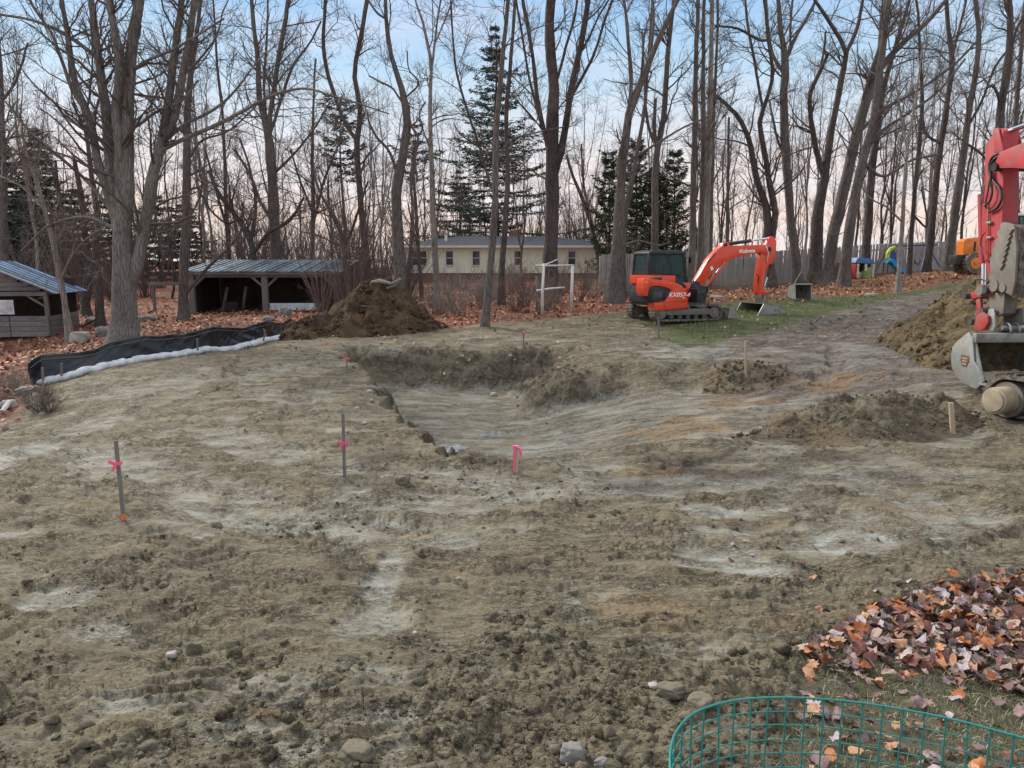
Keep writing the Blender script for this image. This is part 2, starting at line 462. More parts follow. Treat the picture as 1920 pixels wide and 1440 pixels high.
def base_h(x, y):
    fx = (np.clip(x, -60, 60) + 62) / 0.5; fy = (np.clip(y, -8, 75) + 10) / 0.5
    i = np.minimum(fx.astype(int), len(_bx) - 2); j = np.minimum(fy.astype(int), len(_by) - 2); fx = fx - i; fy = fy - j
    return (_BG[i, j] * (1 - fx) + _BG[i + 1, j] * fx) * (1 - fy) + (_BG[i, j + 1] * (1 - fx) + _BG[i + 1, j + 1] * fx) * fy

def half(x, y, ax, ay, bx, by):
    """distance to the left of the line a -> b"""
    L = math.hypot(bx - ax, by - ay)
    return ((bx - ax) * (y - ay) - (by - ay) * (x - ax)) / L
def FL(x): return 1.10 - 0.58 * sstep(-0.2, 3.8, x)
def pit_depth(x, y):
    wx = x + 0.42 * fbm(x * 0.8, y * 0.8, 5, 5); wy = y + 0.36 * fbm(x * 0.8, y * 0.8, 9, 5); wx = wx + 0.16 * fbm(x * 3, y * 3, 6, 4)
    back = (21.1 - wy) * 1.0
    left = half(wx, wy, -5.2, 21.6, -0.85, 8.8) * 1.7
    near = half(wx, wy, -0.85, 8.55, 4.5, 9.5) * 0.36
    rt = (1.75 - wx + (21.6 - wy) * 0.05) * 0.6
    d1 = np.minimum(np.minimum(back, left), np.minimum(near, rt))
    near2 = half(wx, wy, -0.85, 8.55, 6.0, 10.9) * 0.34
    back2 = (18.5 - wy - 0.22 * wx) * 0.55
    rt2 = (8.2 - wx) * 0.155
    d2 = np.minimum(np.minimum(near2, back2), np.minimum(rt2, left))
    d = np.maximum(d1, d2)
    fl = FL(x)
    k = 0.10
    h = np.clip(0.5 + 0.5 * (fl - d) / k, 0, 1)
    dd = fl * (1 - h) + d * h - k * h * (1 - h)
    return np.maximum(dd, 0)

# outlines of the kinds of ground
LEAFX = np.array([-60, -12, -8.2, -6.5, -3.1, 0.7, 3.8, 7, 10.5, 17, 24, 45]); LEAFY = np.array([24, 24, 25, 24.6, 24.4, 25.6, 27, 28.3, 29.3, 32.5, 37.5, 46])
GRX = np.array([3.6, 4.6, 5.4, 8, 11.3, 16.4, 22, 45]); GRY = np.array([23.5, 20.9, 20.3, 22.8, 26.2, 30.5, 35, 44])
EDGEY = np.array([8, 9.5, 12.3, 15, 17, 18.1, 19.3, 21, 23.2, 26, 30]); EDGEX = np.array([-9.6, -9.0, -8.5, -9.7, -10.5, -9.8, -9.1, -8.5, -7.6, -7.2, -7.3])
def leaf_mask(x, y):
    w = 0.5 * fbm(x * 0.6, y * 0.6, 31, 4)
    a = sstep(-0.25, 0.35, y + w * 1.6 - np.interp(x, LEAFX, LEAFY))
    b = sstep(0.1, 0.7, np.interp(y, EDGEY, EDGEX) - x + w * 0.9) * (y > 3)
    return np.maximum(a, b)
def grass_mask(x, y):
    w = 0.9 * fbm(x * 0.5, y * 0.5, 37, 4)
    g = sstep(0.0, 0.8, y + w - np.interp(x, GRX, GRY)) * sstep(3.9, 5.2, x + w) 
    return g * (1 - leaf_mask(x, y) * 0.85)
_LP = [G(*q) for q in ((1430, 1275), (1560, 1165), (1650, 1100), (1750, 1072), (1990, 1050))]
def yard_mask(x, y):
    """strip of old lawn at the near right: 1 inside"""
    w = 0.16 * fbm(x * 2.2, y * 2.2, 41, 4)
    lx = np.array([1.0, 1.25, 1.62, 2.05, 2.6, 3.2, 4.6, 8]); ly = np.array([2.6, 3.2, 4.0, 4.45, 4.95, 5.15, 5.3, 5.5])
    return sstep(-0.05, 0.14, np.interp(x, lx, ly) - y + w) * sstep(0.75, 1.0, x + w * 0.7)
PATCH = []      # smooth pale patches of trodden clay
for u, v, ru, rv, a in ((365, 930, 38, 22, .7), (718, 1105, 30, 60, 1), (690, 1175, 75, 28, .8), (45, 850, 50, 26, .8), (40, 1000, 60, 12, .8), (90, 1135, 60, 20, .9), (1365, 965, 75, 12, 1), (1640, 1030, 130, 22, 1),
                        (1395, 1062, 90, 22, .9), (230, 870, 60, 14, .6), (180, 1190, 60, 14, .7), (1290, 665, 80, 10, .8), (1430, 762, 60, 9, .9), (560, 745, 90, 9, .4),
                        (300, 720, 120, 10, .4), (1500, 720, 120, 8, .5), (480, 1280, 80, 20, .5), (850, 1010, 40, 16, .5), (1700, 830, 90, 8, .5), (1550, 905, 90, 12, .45), (1620, 670, 80, 10, .5), (1780, 900, 120, 9, .45),
                        (1060, 930, 60, 10, .4), (240, 1330, 70, 22, .5), (1360, 1000, 160, 10, .5), (660, 930, 40, 22, .5), (900, 960, 80, 12, .4)):
    p = G(u, v); q0 = G(u, v - rv); q1 = G(u, v + rv)
    PATCH.append((p.x, p.y, ru / F * depth_of(u, v, p.y), (q0.y - q1.y) / 2, a))
RUST = []
for u, v, ru, rv, a in ((1560, 702, 90, 9, 1), (1380, 712, 60, 9, .9), (1200, 1140, 130, 30, .45), (1290, 745, 110, 14, .9), (1420, 772, 60, 8, .5), (1560, 1160, 70, 20, .5), (1230, 1185, 60, 14, .5),
                        (1700, 965, 120, 8, .4), (770, 1000, 50, 8, .6), (520, 1345, 40, 12, .8), (700, 1385, 40, 12, .6), (1460, 1180, 60, 14, .4), (1230, 890, 60, 5, .5), (1170, 1330, 50, 10, .4)):
    p = G(u, v); q0 = G(u, v - rv); q1 = G(u, v + rv)
    RUST.append((p.x, p.y, ru / F * depth_of(u, v, p.y), (q0.y - q1.y) / 2, a))
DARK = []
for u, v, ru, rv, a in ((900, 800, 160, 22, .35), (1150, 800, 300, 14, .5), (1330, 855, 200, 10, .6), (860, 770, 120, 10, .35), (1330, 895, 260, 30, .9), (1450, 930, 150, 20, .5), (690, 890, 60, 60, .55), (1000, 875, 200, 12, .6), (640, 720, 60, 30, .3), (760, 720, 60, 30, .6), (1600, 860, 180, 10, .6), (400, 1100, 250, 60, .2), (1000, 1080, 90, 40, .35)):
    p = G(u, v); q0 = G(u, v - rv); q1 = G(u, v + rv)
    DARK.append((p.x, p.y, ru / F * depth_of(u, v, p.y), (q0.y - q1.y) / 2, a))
def blobs(x, y, L, seed, hard=0.35):
    w = fbm(x * 1.3, y * 1.3, seed, 4) * 1.1
    s = np.zeros(x.shape)
    for bx, by, rx, ry, a in L:
        d = np.sqrt(((x - bx) / rx) ** 2 + ((y - by) / ry) ** 2) + w * 1.0
        s = np.maximum(s, a * sstep(1.3, 1.3 - hard, d))
    return s
TRACKS = [((-7.5, 10.5), (-0.8, 5.2)), ((-7, 8.5), (1.0, 3.2)), ((0.8, 5.6), (7.5, 8.0)), ((3.0, 17.5), (12.0, 27.0)), ((6.2, 13.2), (11.5, 24)), ((-6, 19), (-3.4, 9.0))]
def road_mask(x, y):
    """the darker worked-over track that runs up to the right"""
    cx = np.interp(y, [13, 16, 20, 25, 30, 36], [7.2, 7.0, 7.9, 11.2, 15.4, 20]); w = np.interp(y, [13, 16, 20, 25, 30, 36], [2.6, 3.0, 3.2, 3.4, 3.2, 3.0])
    return sstep(1.0, 0.7, np.abs(x - cx + 0.5 * fbm(x * .5, y * .5, 51, 3)) / w) * sstep(12.5, 15.5, y) * sstep(38, 34, y)
def saw(ph, sharp=0.12):
    f = ph - np.floor(ph)
    return np.where(f < sharp, f / sharp, (1 - f) / (1 - sharp))
def micro(x, y, pd=None):
    """fine relief of the worked clay, and how smooth it is"""
    if pd is None: pd = pit_depth(x, y)
    r = np.hypot(x, y)
    lf = fbm(x * 0.45, y * 0.45, 61, 4)
    lf2 = fbm(x * 1.1, y * 1.1, 63, 4)
    smooth = blobs(x, y, PATCH, 11, 0.6) * (0.55 + 0.45 * sstep(-0.35, 0.1, fbm(x * 3, y * 5, 12, 4)))
    rnd = sstep(0.15, 0.6, fbm(x * 0.55 + 9, y * 1.3, 67, 6, 0.6)) * 0.6 * sstep(-0.3, 0.2, fbm(x * 3, y * 6, 68, 4))
    smooth = np.maximum(smooth, rnd * (pd < 0.1))
    floor = sstep(0.80, 0.96, pd / FL(x))
    smooth = np.maximum(smooth, floor * (0.28 + 0.45 * sstep(-0.1, 0.3, fbm(x * 0.7, y * 1.6, 71, 6, 0.6))))
    # sweeps of the digging bucket: shallow arcs round where the big machine stands and round its earlier stand
    sweep = 0 * x; edge = 0 * x
    for cx, cy, rad, wd, a0, sd in ((9.0, 10.1, 4.6, 0.42, 0.0, 1), (9.0, 10.1, 5.9, 0.40, 0.0, 2), (9.0, 10.1, 7.0, 0.45, 0.0, 3), (9.2, 9.6, 8.4, 0.45, 0.0, 4), (1.0, 14.0, 6.4, 0.45, 0, 5), (1.0, 14.0, 8.0, 0.4, 0, 6), (-1.0, 12.5, 5.4, 0.4, 0, 7)):
        dd = np.abs(np.hypot(x - cx, y - cy) - rad + 0.10 * fbm(x * 0.8, y * 0.8, 180 + sd, 3))
        am = sstep(-0.12, 0.15, fbm(x * 0.35 + sd * 7, y * 0.35, 190 + sd, 3)) * (pd < 0.1)
        sweep = np.maximum(sweep, am * sstep(wd, wd * 0.7, dd)); edge = np.maximum(edge, am * sstep(0.07, 0.0, np.abs(dd - wd)))
    smooth = np.maximum(smooth, sweep * (0.22 + 0.38 * sstep(-0.3, 0.2, fbm(x * 2.5, y * 2.5, 199, 4))))
    rough = 1 - smooth
    w = y + 0.045 * x * x
    # torn, scaly ledges left by the bucket and the tracks
    m1 = sstep(-0.35, 0.15, lf + 0.5 * lf2) * rough
    ph = w / 0.17 + 1.5 * fbm(x * 1.1, w * 2.2, 73, 4) + 0.5 * noise(x * 5.1, w * 6.3, 75)
    h = saw(ph, 0.08) * 0.034 * m1 * (0.5 + 0.8 * sstep(-0.3, 0.3, noise(x * 1.9, w * 3.0, 77)))
    ph2 = w / 0.062 + 1.5 * fbm(x * 2.7, w * 4.5, 79, 4)
    h = h + saw(ph2, 0.15) * 0.013 * (0.3 + 0.7 * m1) * rough * sstep(14, 9, r)
    ph3 = w / 0.42 + 1.8 * fbm(x * 0.55, w * 1.0, 171, 4)
    h = h + saw(ph3, 0.1) * 0.035 * rough * sstep(-0.1, 0.3, fbm(x * 0.8, y * 0.8, 173, 3)) * sstep(3.5, 7, r)
    h = h - 0.018 * sweep + 0.026 * edge * (0.5 + np.abs(noise(x * 6, y * 6, 198)))
    # clods
    near = sstep(4.6, 3.2, y - 0.25 * x + 0.6 * lf2)
    m2 = np.clip(np.maximum(sstep(0.0, 0.35, -lf + 0.4 * lf2), near) + 0.12, 0, 1) * rough
    wxx = x + 0.03 * noise(x * 9, y * 9, 81); wyy = y + 0.03 * noise(x * 9, y * 9, 82)
    d, rid, sec = worley(wxx * 9, wyy * 9, 83)
    h = h + m2 * 0.022 * np.sqrt(np.clip(1 - (d * 1.25) ** 2, 0, 1)) * (rid > 0.35) * (0.4 + rid)
    d, rid, sec = worley(wxx * 22, wyy * 22, 85)
    h = h + m2 * 0.015 * np.sqrt(np.clip(1 - (d * 1.2) ** 2, 0, 1)) * (rid > 0.25) * sstep(12, 8, r)
    d, rid, sec = worley(wxx * 45, wyy * 45, 87)
    h = h + (0.3 + m2) * rough * 0.006 * np.sqrt(np.clip(1 - (d * 1.2) ** 2, 0, 1)) * sstep(7, 5, r)
    # cracks
    d, rid, sec = worley(x * 2.6 + 0.35 * fbm(x * 5, y * 5, 89, 3), y * 4.2 + 0.35 * fbm(x * 5, y * 5, 91, 3), 93)
    h = h - 0.022 * sstep(0.075, 0.0, sec - d) * rough * sstep(-0.05, 0.25, fbm(x * 0.9, y * 0.9, 95, 3)) * sstep(11, 8, r)
    # rolling
    h = h + 0.05 * fbm(x * 0.5, y * 0.5, 97, 3) + (0.03 * lf2 + 0.012 * fbm(x * 4, y * 4, 99, 4)) * (0.35 + 0.65 * rough)
    # ruts of the crawler tracks
    for (ax, ay), (bx, by) in TRACKS:
        L = math.hypot(bx - ax, by - ay)
        t = ((x - ax) * (bx - ax) + (y - ay) * (by - ay)) / L; dd = half(x, y, ax, ay, bx, by) + 0.35 * fbm(x * 0.3, y * 0.3, 101, 2)
        for off in (-0.75, 0.75):
            m = sstep(0.26, 0.17, np.abs(dd - off)) * sstep(0, 0.8, t) * sstep(L, L - 0.8, t) * sstep(-0.15, 0.2, fbm(x * 0.7, y * 0.7, 103, 3))
            h = h - m * (1 + 1.2 * (y > 13)) * (0.028 + 0.018 * (np.sin(t * 2 * PI / 0.16) > 0.2))
    wall = sstep(0.05, 0.25, pd) * (1 - floor)
    h = h + wall * sstep(3.4, 1.8, x) * (0.3 + 0.7 * sstep(14, 17, y)) * (0.16 * fbm(x * 2.2, y * 2.2, 105, 5) + 0.12 * np.abs(fbm(x * 5, y * 5, 107, 4)))
    return h, smooth
def ground_full(x, y):
    b = base_h(x, y); pd = pit_depth(x, y)
    lm = leaf_mask(x, y); gm = grass_mask(x, y); ym = yard_mask(x, y)
    mh, sm = micro(x, y, pd)
    soft = np.clip(1 - np.maximum(np.maximum(lm, gm), ym), 0, 1)
    h = b - pd + mh * (0.12 + 0.88 * soft) + 0.05 * lm * fbm(x * 0.8, y * 0.8, 109, 4) + 0.02 * ym
    return h, pd, sm, lm, gm, ym
def gz(x, y):
    a = np.array([float(x)]); b = np.array([float(y)])
    return float(ground_full(a, b)[0][0])
def gza(x, y): return ground_full(np.asarray(x, float), np.asarray(y, float))[0]

def soil_material(name, tint=None):
    m, t, b = nt(name)
    g = n_geo(t); gs = n_geo(t, (0.55, 1.7, 1.0))
    n_lo = n_noise(t, gs, 0.8, 5, 0.6, 0.3); n_mid = n_noise(t, gs, 5.0, 7, 0.65, 0.6); n_hi = n_noise(t, g, 38.0, 6, 0.7)
    n_st = n_noise(t, n_geo(t, (1.3, 3.6, 2.0)), 6.0, 9, 0.78, 1.5)
    base = n_mix(t, n_ramp(t, n_st, [(0.36, 0), (0.64, 1)]), (0.105, 0.083, 0.047), (0.315, 0.272, 0.172))
    base = n_mix(t, n_ramp(t, n_lo, [(0.35, 0), (0.65, 0.5)]), base, (0.235, 0.19, 0.115))
    n_b = n_noise(t, g, 2.3, 6, 0.7, 0.5)
    base = n_mix(t, n_ramp(t, n_b, [(0.50, 0), (0.68, 0.65)]), base, (0.135, 0.098, 0.062))
    base = n_mix(t, n_ramp(t, n_noise(t, gs, 1.7, 6, 0.7), [(0.55, 0), (0.7, 0.5)]), base, (0.31, 0.235, 0.115))
    base = n_mix(t, n_ramp(t, n_noise(t, gs, 3.1, 7, 0.75), [(0.54, 0), (0.66, 0.55)]), base, (0.29, 0.28, 0.21))
    CK = []
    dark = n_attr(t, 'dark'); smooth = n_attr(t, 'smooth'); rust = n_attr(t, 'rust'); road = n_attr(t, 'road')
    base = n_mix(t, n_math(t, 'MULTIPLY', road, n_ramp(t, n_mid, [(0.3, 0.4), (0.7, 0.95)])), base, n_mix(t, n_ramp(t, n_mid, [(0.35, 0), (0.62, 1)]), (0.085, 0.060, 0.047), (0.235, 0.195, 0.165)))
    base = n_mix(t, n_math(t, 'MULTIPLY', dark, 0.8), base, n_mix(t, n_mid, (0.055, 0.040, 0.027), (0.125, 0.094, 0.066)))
    sm = n_math(t, 'MULTIPLY', smooth, n_ramp(t, n_noise(t, gs, 9.0, 8, 0.75, 0.8), [(0.30, 0.45), (0.55, 1)]))
    base = n_mix(t, n_math(t, 'MULTIPLY', sm, 0.9), base, n_mix(t, n_ramp(t, n_noise(t, gs, 2.0, 6, 0.7, 1.0), [(0.35, 0), (0.6, 1)]), (0.165, 0.15, 0.12), (0.285, 0.298, 0.258)))
    rm = n_math(t, 'MULTIPLY', rust, n_ramp(t, n_noise(t, gs, 4.0, 8, 0.75, 1.0), [(0.35, 0.15), (0.6, 1)]))
    base = n_mix(t, n_math(t, 'MULTIPLY', rm, 0.75), base, n_mix(t, n_mid, (0.21, 0.10, 0.035), (0.36, 0.24, 0.10)))
    base = n_mix(t, 0.5, base, n_ramp(t, n_noise(t, g, 26.0, 6, 0.75), [(0.3, 0.4), (0.62, 1.0)]), 'MULTIPLY')
    # thin cracks torn in the wet clay, the shade inside painted as dark colour
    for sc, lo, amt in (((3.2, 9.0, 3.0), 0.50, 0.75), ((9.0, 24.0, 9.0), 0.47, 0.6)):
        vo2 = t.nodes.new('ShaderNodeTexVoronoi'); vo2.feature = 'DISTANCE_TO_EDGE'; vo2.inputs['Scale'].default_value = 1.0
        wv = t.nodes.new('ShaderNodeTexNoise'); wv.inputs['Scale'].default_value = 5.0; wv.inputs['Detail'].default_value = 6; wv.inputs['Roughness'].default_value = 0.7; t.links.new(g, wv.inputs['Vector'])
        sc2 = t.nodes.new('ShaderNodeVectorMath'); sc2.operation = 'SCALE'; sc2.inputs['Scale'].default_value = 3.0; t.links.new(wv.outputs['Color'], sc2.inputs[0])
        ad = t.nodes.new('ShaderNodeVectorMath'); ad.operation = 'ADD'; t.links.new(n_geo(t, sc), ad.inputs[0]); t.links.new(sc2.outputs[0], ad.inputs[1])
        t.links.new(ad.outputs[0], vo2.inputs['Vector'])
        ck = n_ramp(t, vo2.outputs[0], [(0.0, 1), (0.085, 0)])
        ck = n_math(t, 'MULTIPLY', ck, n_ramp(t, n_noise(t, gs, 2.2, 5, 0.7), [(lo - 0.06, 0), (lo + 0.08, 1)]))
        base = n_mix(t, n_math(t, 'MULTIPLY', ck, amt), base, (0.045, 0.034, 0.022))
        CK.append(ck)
    if tint: base = n_mix(t, 1.0, base, tint, 'MULTIPLY')
    # leaf litter
    leaf = n_attr(t, 'leaf'); vo = t.nodes.new('ShaderNodeTexVoronoi'); vo.inputs['Scale'].default_value = 11
    t.links.new(n_geo(t, (1, 1, 0.3)), vo.inputs['Vector'])
    sepc = t.nodes.new('ShaderNodeSeparateColor'); t.links.new(vo.outputs['Color'], sepc.inputs[0])
    lc = n_ramp(t, sepc.outputs[0], [(0.0, (0.13, 0.05, 0.028)), (0.3, (0.27, 0.10, 0.05)), (0.55, (0.40, 0.165, 0.08)), (0.75, (0.28, 0.14, 0.09)), (0.9, (0.48, 0.25, 0.13))])
    lc = n_mix(t, n_ramp(t, n_noise(t, g, 0.6, 5, 0.65), [(0.4, 0), (0.62, 0.7)]), lc, (0.15, 0.10, 0.075))
    base = n_mix(t, leaf, base, n_mix(t, 1.0, lc, (1.15, 1.0, 0.95), 'MULTIPLY'))
    grass = n_attr(t, 'grass')
    gc = n_mix(t, n_noise(t, g, 7.0, 6, 0.7), (0.075, 0.115, 0.035), (0.18, 0.205, 0.075))
    base = n_mix(t, n_math(t, 'MULTIPLY', grass, n_ramp(t, n_noise(t, g, 2.0, 6, 0.7), [(0.30, 0.4), (0.55, 1)])), base, gc)
    yard = n_attr(t, 'yard')
    yc = n_mix(t, n_noise(t, g, 16.0, 6, 0.7), (0.13, 0.115, 0.075), (0.27, 0.235, 0.16))
    base = n_mix(t, yard, base, yc)
    t.links.new(base, b.inputs['Base Color'])
    wet = n_math(t, 'MULTIPLY', smooth, n_ramp(t, n_noise(t, g, 1.2, 5, 0.6), [(0.35, 0.0), (0.65, 1)]))
    t.links.new(n_math(t, 'SUBTRACT', 0.88, n_math(t, 'MULTIPLY', wet, 0.30)), b.inputs['Roughness'])
    b.inputs['Specular IOR Level'].default_value = 0.28
    st = n_noise(t, n_geo(t, (1.5, 4.2, 2.0)), 5.0, 9, 0.75, 1.4)
    hsum = n_math(t, 'ADD', n_math(t, 'MULTIPLY', st, 1.1), n_math(t, 'MULTIPLY', n_hi, 0.55))
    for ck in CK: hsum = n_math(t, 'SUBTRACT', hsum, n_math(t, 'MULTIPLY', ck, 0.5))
    bp = n_bump(t, b, hsum, 1.0, 0.07)
    t.links.new(n_math(t, 'SUBTRACT', 1.0, n_math(t, 'MULTIPLY', sm, 0.5)), bp.inputs['Strength'])
    return m
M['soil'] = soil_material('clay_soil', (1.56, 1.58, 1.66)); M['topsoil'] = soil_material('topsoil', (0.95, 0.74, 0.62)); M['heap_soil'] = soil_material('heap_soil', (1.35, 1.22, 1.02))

def grid_faces(nr, nc):
    i = np.arange((nr - 1) * (nc - 1)); r = i // (nc - 1); c = i % (nc - 1)
    a = r * nc + c
    return np.stack([a, a + 1, a + nc + 1, a + nc], 1)
# one sheet, finer near the viewer, out to the horizon
rr = [0.9]
while rr[-1] < 62:
    q = rr[-1]; rr.append(q + max(0.0085, min(0.0011 * q * q, 0.0065 * q)))
while rr[-1] < 900: rr.append(rr[-1] * 1.09)
rr = np.array(rr)
th = np.r_[np.linspace(-80, -38, 36)[:-1], np.linspace(-38, 38, 690), np.linspace(38, 80, 36)[1:]] * PI / 180
RRg, THg = np.meshgrid(rr, th, indexing='ij')
gx = (RRg * np.sin(THg)).ravel(); gy = (RRg * np.cos(THg)).ravel()
gh, gpd, gsm, glm, ggm, gym = ground_full(gx, gy)
gpdr = gpd
clay = (1 - glm) * (1 - ggm)
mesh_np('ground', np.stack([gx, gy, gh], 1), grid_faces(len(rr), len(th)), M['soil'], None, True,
        dict(smooth=gsm * clay * (1 - gym), rust=blobs(gx, gy, RUST, 13, 0.6) * clay, dark=np.maximum(blobs(gx, gy, DARK, 15, 0.7) * clay, sstep(0.1, 0.3, gpd) * (1 - sstep(0.84, 0.98, gpd / FL(gx))) * 0.6 * sstep(3.0, 1.5, gx - 0 * gy)),  # DARK blobs, plus pit walls darkened in the colour as painted shade
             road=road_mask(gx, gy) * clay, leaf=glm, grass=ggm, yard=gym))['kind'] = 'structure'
print('ground verts', len(gx))

# heaps of dug earth, each its own body standing on the ground
def heap(name, x0, x1, y0, y1, step, hf, label, cat, grp=None, extra=None, mat=None):
    xs = np.arange(x0, x1, step); ys = np.arange(y0, y1, step)
    X, Y = np.meshgrid(xs, ys, indexing='xy'); sh = X.shape
    x = X.ravel(); y = Y.ravel()
    h = hf(x, y)
    clod = 0.10 * np.abs(fbm(x * 4, y * 4, 201, 5)) + 0.22 * fbm(x * 1.4, y * 1.4, 203, 5) * sstep(0.1, 0.7, h)
    d, rid, _ = worley(x * 7 + noise(x * 6, y * 6, 5) * .4, y * 7, 205); clod = clod + 0.045 * np.sqrt(np.clip(1 - (d * 1.3) ** 2, 0, 1)) * (rid > 0.4)
    d, rid, _ = worley(x * 2.6 + noise(x * 3, y * 3, 7) * .4, y * 2.6, 207); clod = clod + 0.11 * np.sqrt(np.clip(1 - (d * 1.5) ** 2, 0, 1)) * (rid > 0.7)
    bz = base_h(x, y) - pit_depth(x, y)
    z = bz + h + clod * sstep(-0.05, 0.35, h) - 0.03
    keep = (h > -0.12).reshape(sh)
    fk = (keep[:-1, :-1] & keep[1:, :-1] & keep[:-1, 1:] & keep[1:, 1:]).ravel()
    Fq = grid_faces(sh[0], sh[1])[fk]
    used = np.unique(Fq); mp = np.full(len(x), -1); mp[used] = np.arange(len(used))
    V = np.stack([x, y, z], 1)[used]; Fq = mp[Fq]
    cx, cy = V[:, 0].mean(), V[:, 1].mean(); cz = float(V[:, 2].min())
    A = dict(smooth=np.zeros(len(V)), rust=np.zeros(len(V)), dark=np.zeros(len(V)), road=np.zeros(len(V)), leaf=np.zeros(len(V)), grass=np.zeros(len(V)), yard=np.zeros(len(V)))
    if extra: A.update(extra(V[:, 0], V[:, 1], h[used]))
    V = V - np.array([cx, cy, cz])
    o = mesh_np(name, V, Fq, mat or M['soil'], None, True, A, (cx, cy, cz))
    return tag(o, label, cat, grp)
def cone(x, y, cx, cy, rx, ry, hh, p=1.15, seed=0, wob=0.16):
    d = np.sqrt(((x - cx) / rx) ** 2 + ((y - cy) / ry) ** 2) + wob * fbm((x - cx) * 0.9, (y - cy) * 0.9, 300 + seed, 3)
    return hh * (1 - np.abs(d)) * np.where(d < 0.25, 1 - 0.25 * (0.25 - d) / 0.25 * 0.5, 1)
def smax(a, b, k=0.15):
    h = np.clip(0.5 + 0.5 * (a - b) / k, 0, 1); return b * (1 - h) + a * h + k * h * (1 - h)
def h1(x, y):
    a = cone(x, y, -4.65, 25.4, 2.1, 1.9, 1.95, seed=1)
    b = cone(x, y, -6.5, 24.6, 1.35, 1.0, 0.75, seed=2)
    c = cone(x, y, -3.2, 24.9, 1.1, 0.8, 0.4, seed=3)
    return smax(smax(a, b), c)
heap('dirt_mound', -8.6, -1.0, 22.8, 28, 0.045, h1, 'tall dark brown heap of topsoil with roots, between the black silt fence and the leaves', 'dirt mound', None,
     lambda x, y, h: dict(dark=np.clip(0.5 + 0.9 * fbm(x, y, 3, 3), 0.1, 1), rust=0.25 * sstep(0, .3, fbm(x, y, 8, 3))), M['topsoil'])
def h2(x, y):
    a = cone(x, y, 13.8, 18.6, 4.1, 4.4, 3.2, seed=5, wob=0.10)
    return smax(a, cone(x, y, 10.6, 16.4, 1.7, 1.6, 0.55, seed=7), 0.2)
heap('dirt_mound', 8.2, 18.5, 13.2, 23.4, 0.06, h2, 'big pale brown dirt heap behind the raised bucket of the near red excavator', 'dirt mound', None,
     lambda x, y, h: dict(dark=np.clip(0.25 + 0.9 * fbm(x * .8, y * .8, 3, 3) - 0.15 * h, 0, 0.8), rust=0.55 * sstep(-.1, .4, fbm(x * .7, y * .7, 8, 3)) * sstep(0.3, 1.0, h)), M['heap_soil'])
def h3(x, y):
    yc = 10.25 + 0.30 * (x - 3.3)
    prof = np.interp(x, [3.0, 3.8, 4.6, 5.6, 6.5, 7.3], [0.0, 0.24, 0.46, 0.54, 0.34, 0.0])
    return (prof + 0.04) * (1 - np.abs(y - yc) / np.interp(x, [3, 5, 7], [0.8, 1.25, 1.1])) - 0.03
heap('dirt_berm', 2.4, 8.0, 9.0, 12.8, 0.03, h3, 'long low ridge of loose clay with yellow stains at the right edge of the pit', 'dirt berm', None,
     lambda x, y, h: dict(rust=0.6 * sstep(0.0, .3, fbm(x * .9, y * .9, 18, 3)), dark=np.clip(0.35 + 0.8 * fbm(x, y, 13, 3), 0, .7)))
def h4(x, y): return cone(x, y, 5.3, 16.7, 1.1, 0.75, 0.36, seed=9)
heap('dirt_mound', 3.9, 6.8, 15.6, 18.0, 0.035, h4, 'small crumbling knob of clay with a stake on top beyond the pit', 'dirt mound', None,
     lambda x, y, h: dict(rust=0.5 * sstep(0.0, .3, fbm(x * 1.2, y * 1.2, 19, 3)), dark=0.4 + 0 * x))
def heap_top(x, y):
    a = np.array([float(x)]); b = np.array([float(y)])
    return float(base_h(a, b)[0] - pit_depth(a, b)[0] + max(0.0, h1(a, b)[0], h2(a, b)[0], h3(a, b)[0] if 2.4 < x < 9 else 0, h4(a, b)[0]))

# puddles in the low corner of the pit
def puddle(u, v, ru, rv, label):
    zz = -0.9
    for _ in range(6): p = G(u, v, zz); zz = gz(p.x, p.y)
    p1 = G(u, v - rv, zz); ry = abs(p1.y - p.y); rx = ru / F * depth_of(u, v, p.y)
    n = 40; pts = []
    for k in range(n):
        a = 2 * PI * k / n; rad = 1 + 0.3 * math.sin(3 * a + u) + 0.18 * math.sin(7 * a)
        pts.append((p.x + rx * rad * math.cos(a), p.y + ry * rad * math.sin(a)))
    xs = np.array([q[0] for q in pts]); ys = np.array([q[1] for q in pts])
    z = float(np.percentile(gza(xs * .6 + p.x * .4, ys * .6 + p.y * .4), 60)) + 0.01
    m = MB(); m.v = [(x, y, z) for x, y in pts] + [(x, y, z - 0.05) for x, y in pts]
    m.f = [tuple(range(n))] + [(k, k + n, (k + 1) % n + n, (k + 1) % n) for k in range(n)]
    o = m.build('puddle', M['water'], None, fix=False); tag(o, label, None, None, 'structure')
m_, t_, b_ = nt('muddy_water'); b_.inputs['Base Color'].default_value = (0.34, 0.33, 0.30, 1); b_.inputs['Coat Weight'].default_value = 1.0; b_.inputs['Coat Roughness'].default_value = 0.02; b_.inputs['Metallic'].default_value = 0.0; b_.inputs['Roughness'].default_value = 0.04
n_bump(t_, b_, n_noise(t_, n_geo(t_), 14, 3), 0.03, 0.01); M['water'] = m_
puddle(842, 843, 28, 9, 'small bright puddle at the near left foot of the pit'); puddle(928, 815, 26, 5, 'thin puddle on the pit floor')

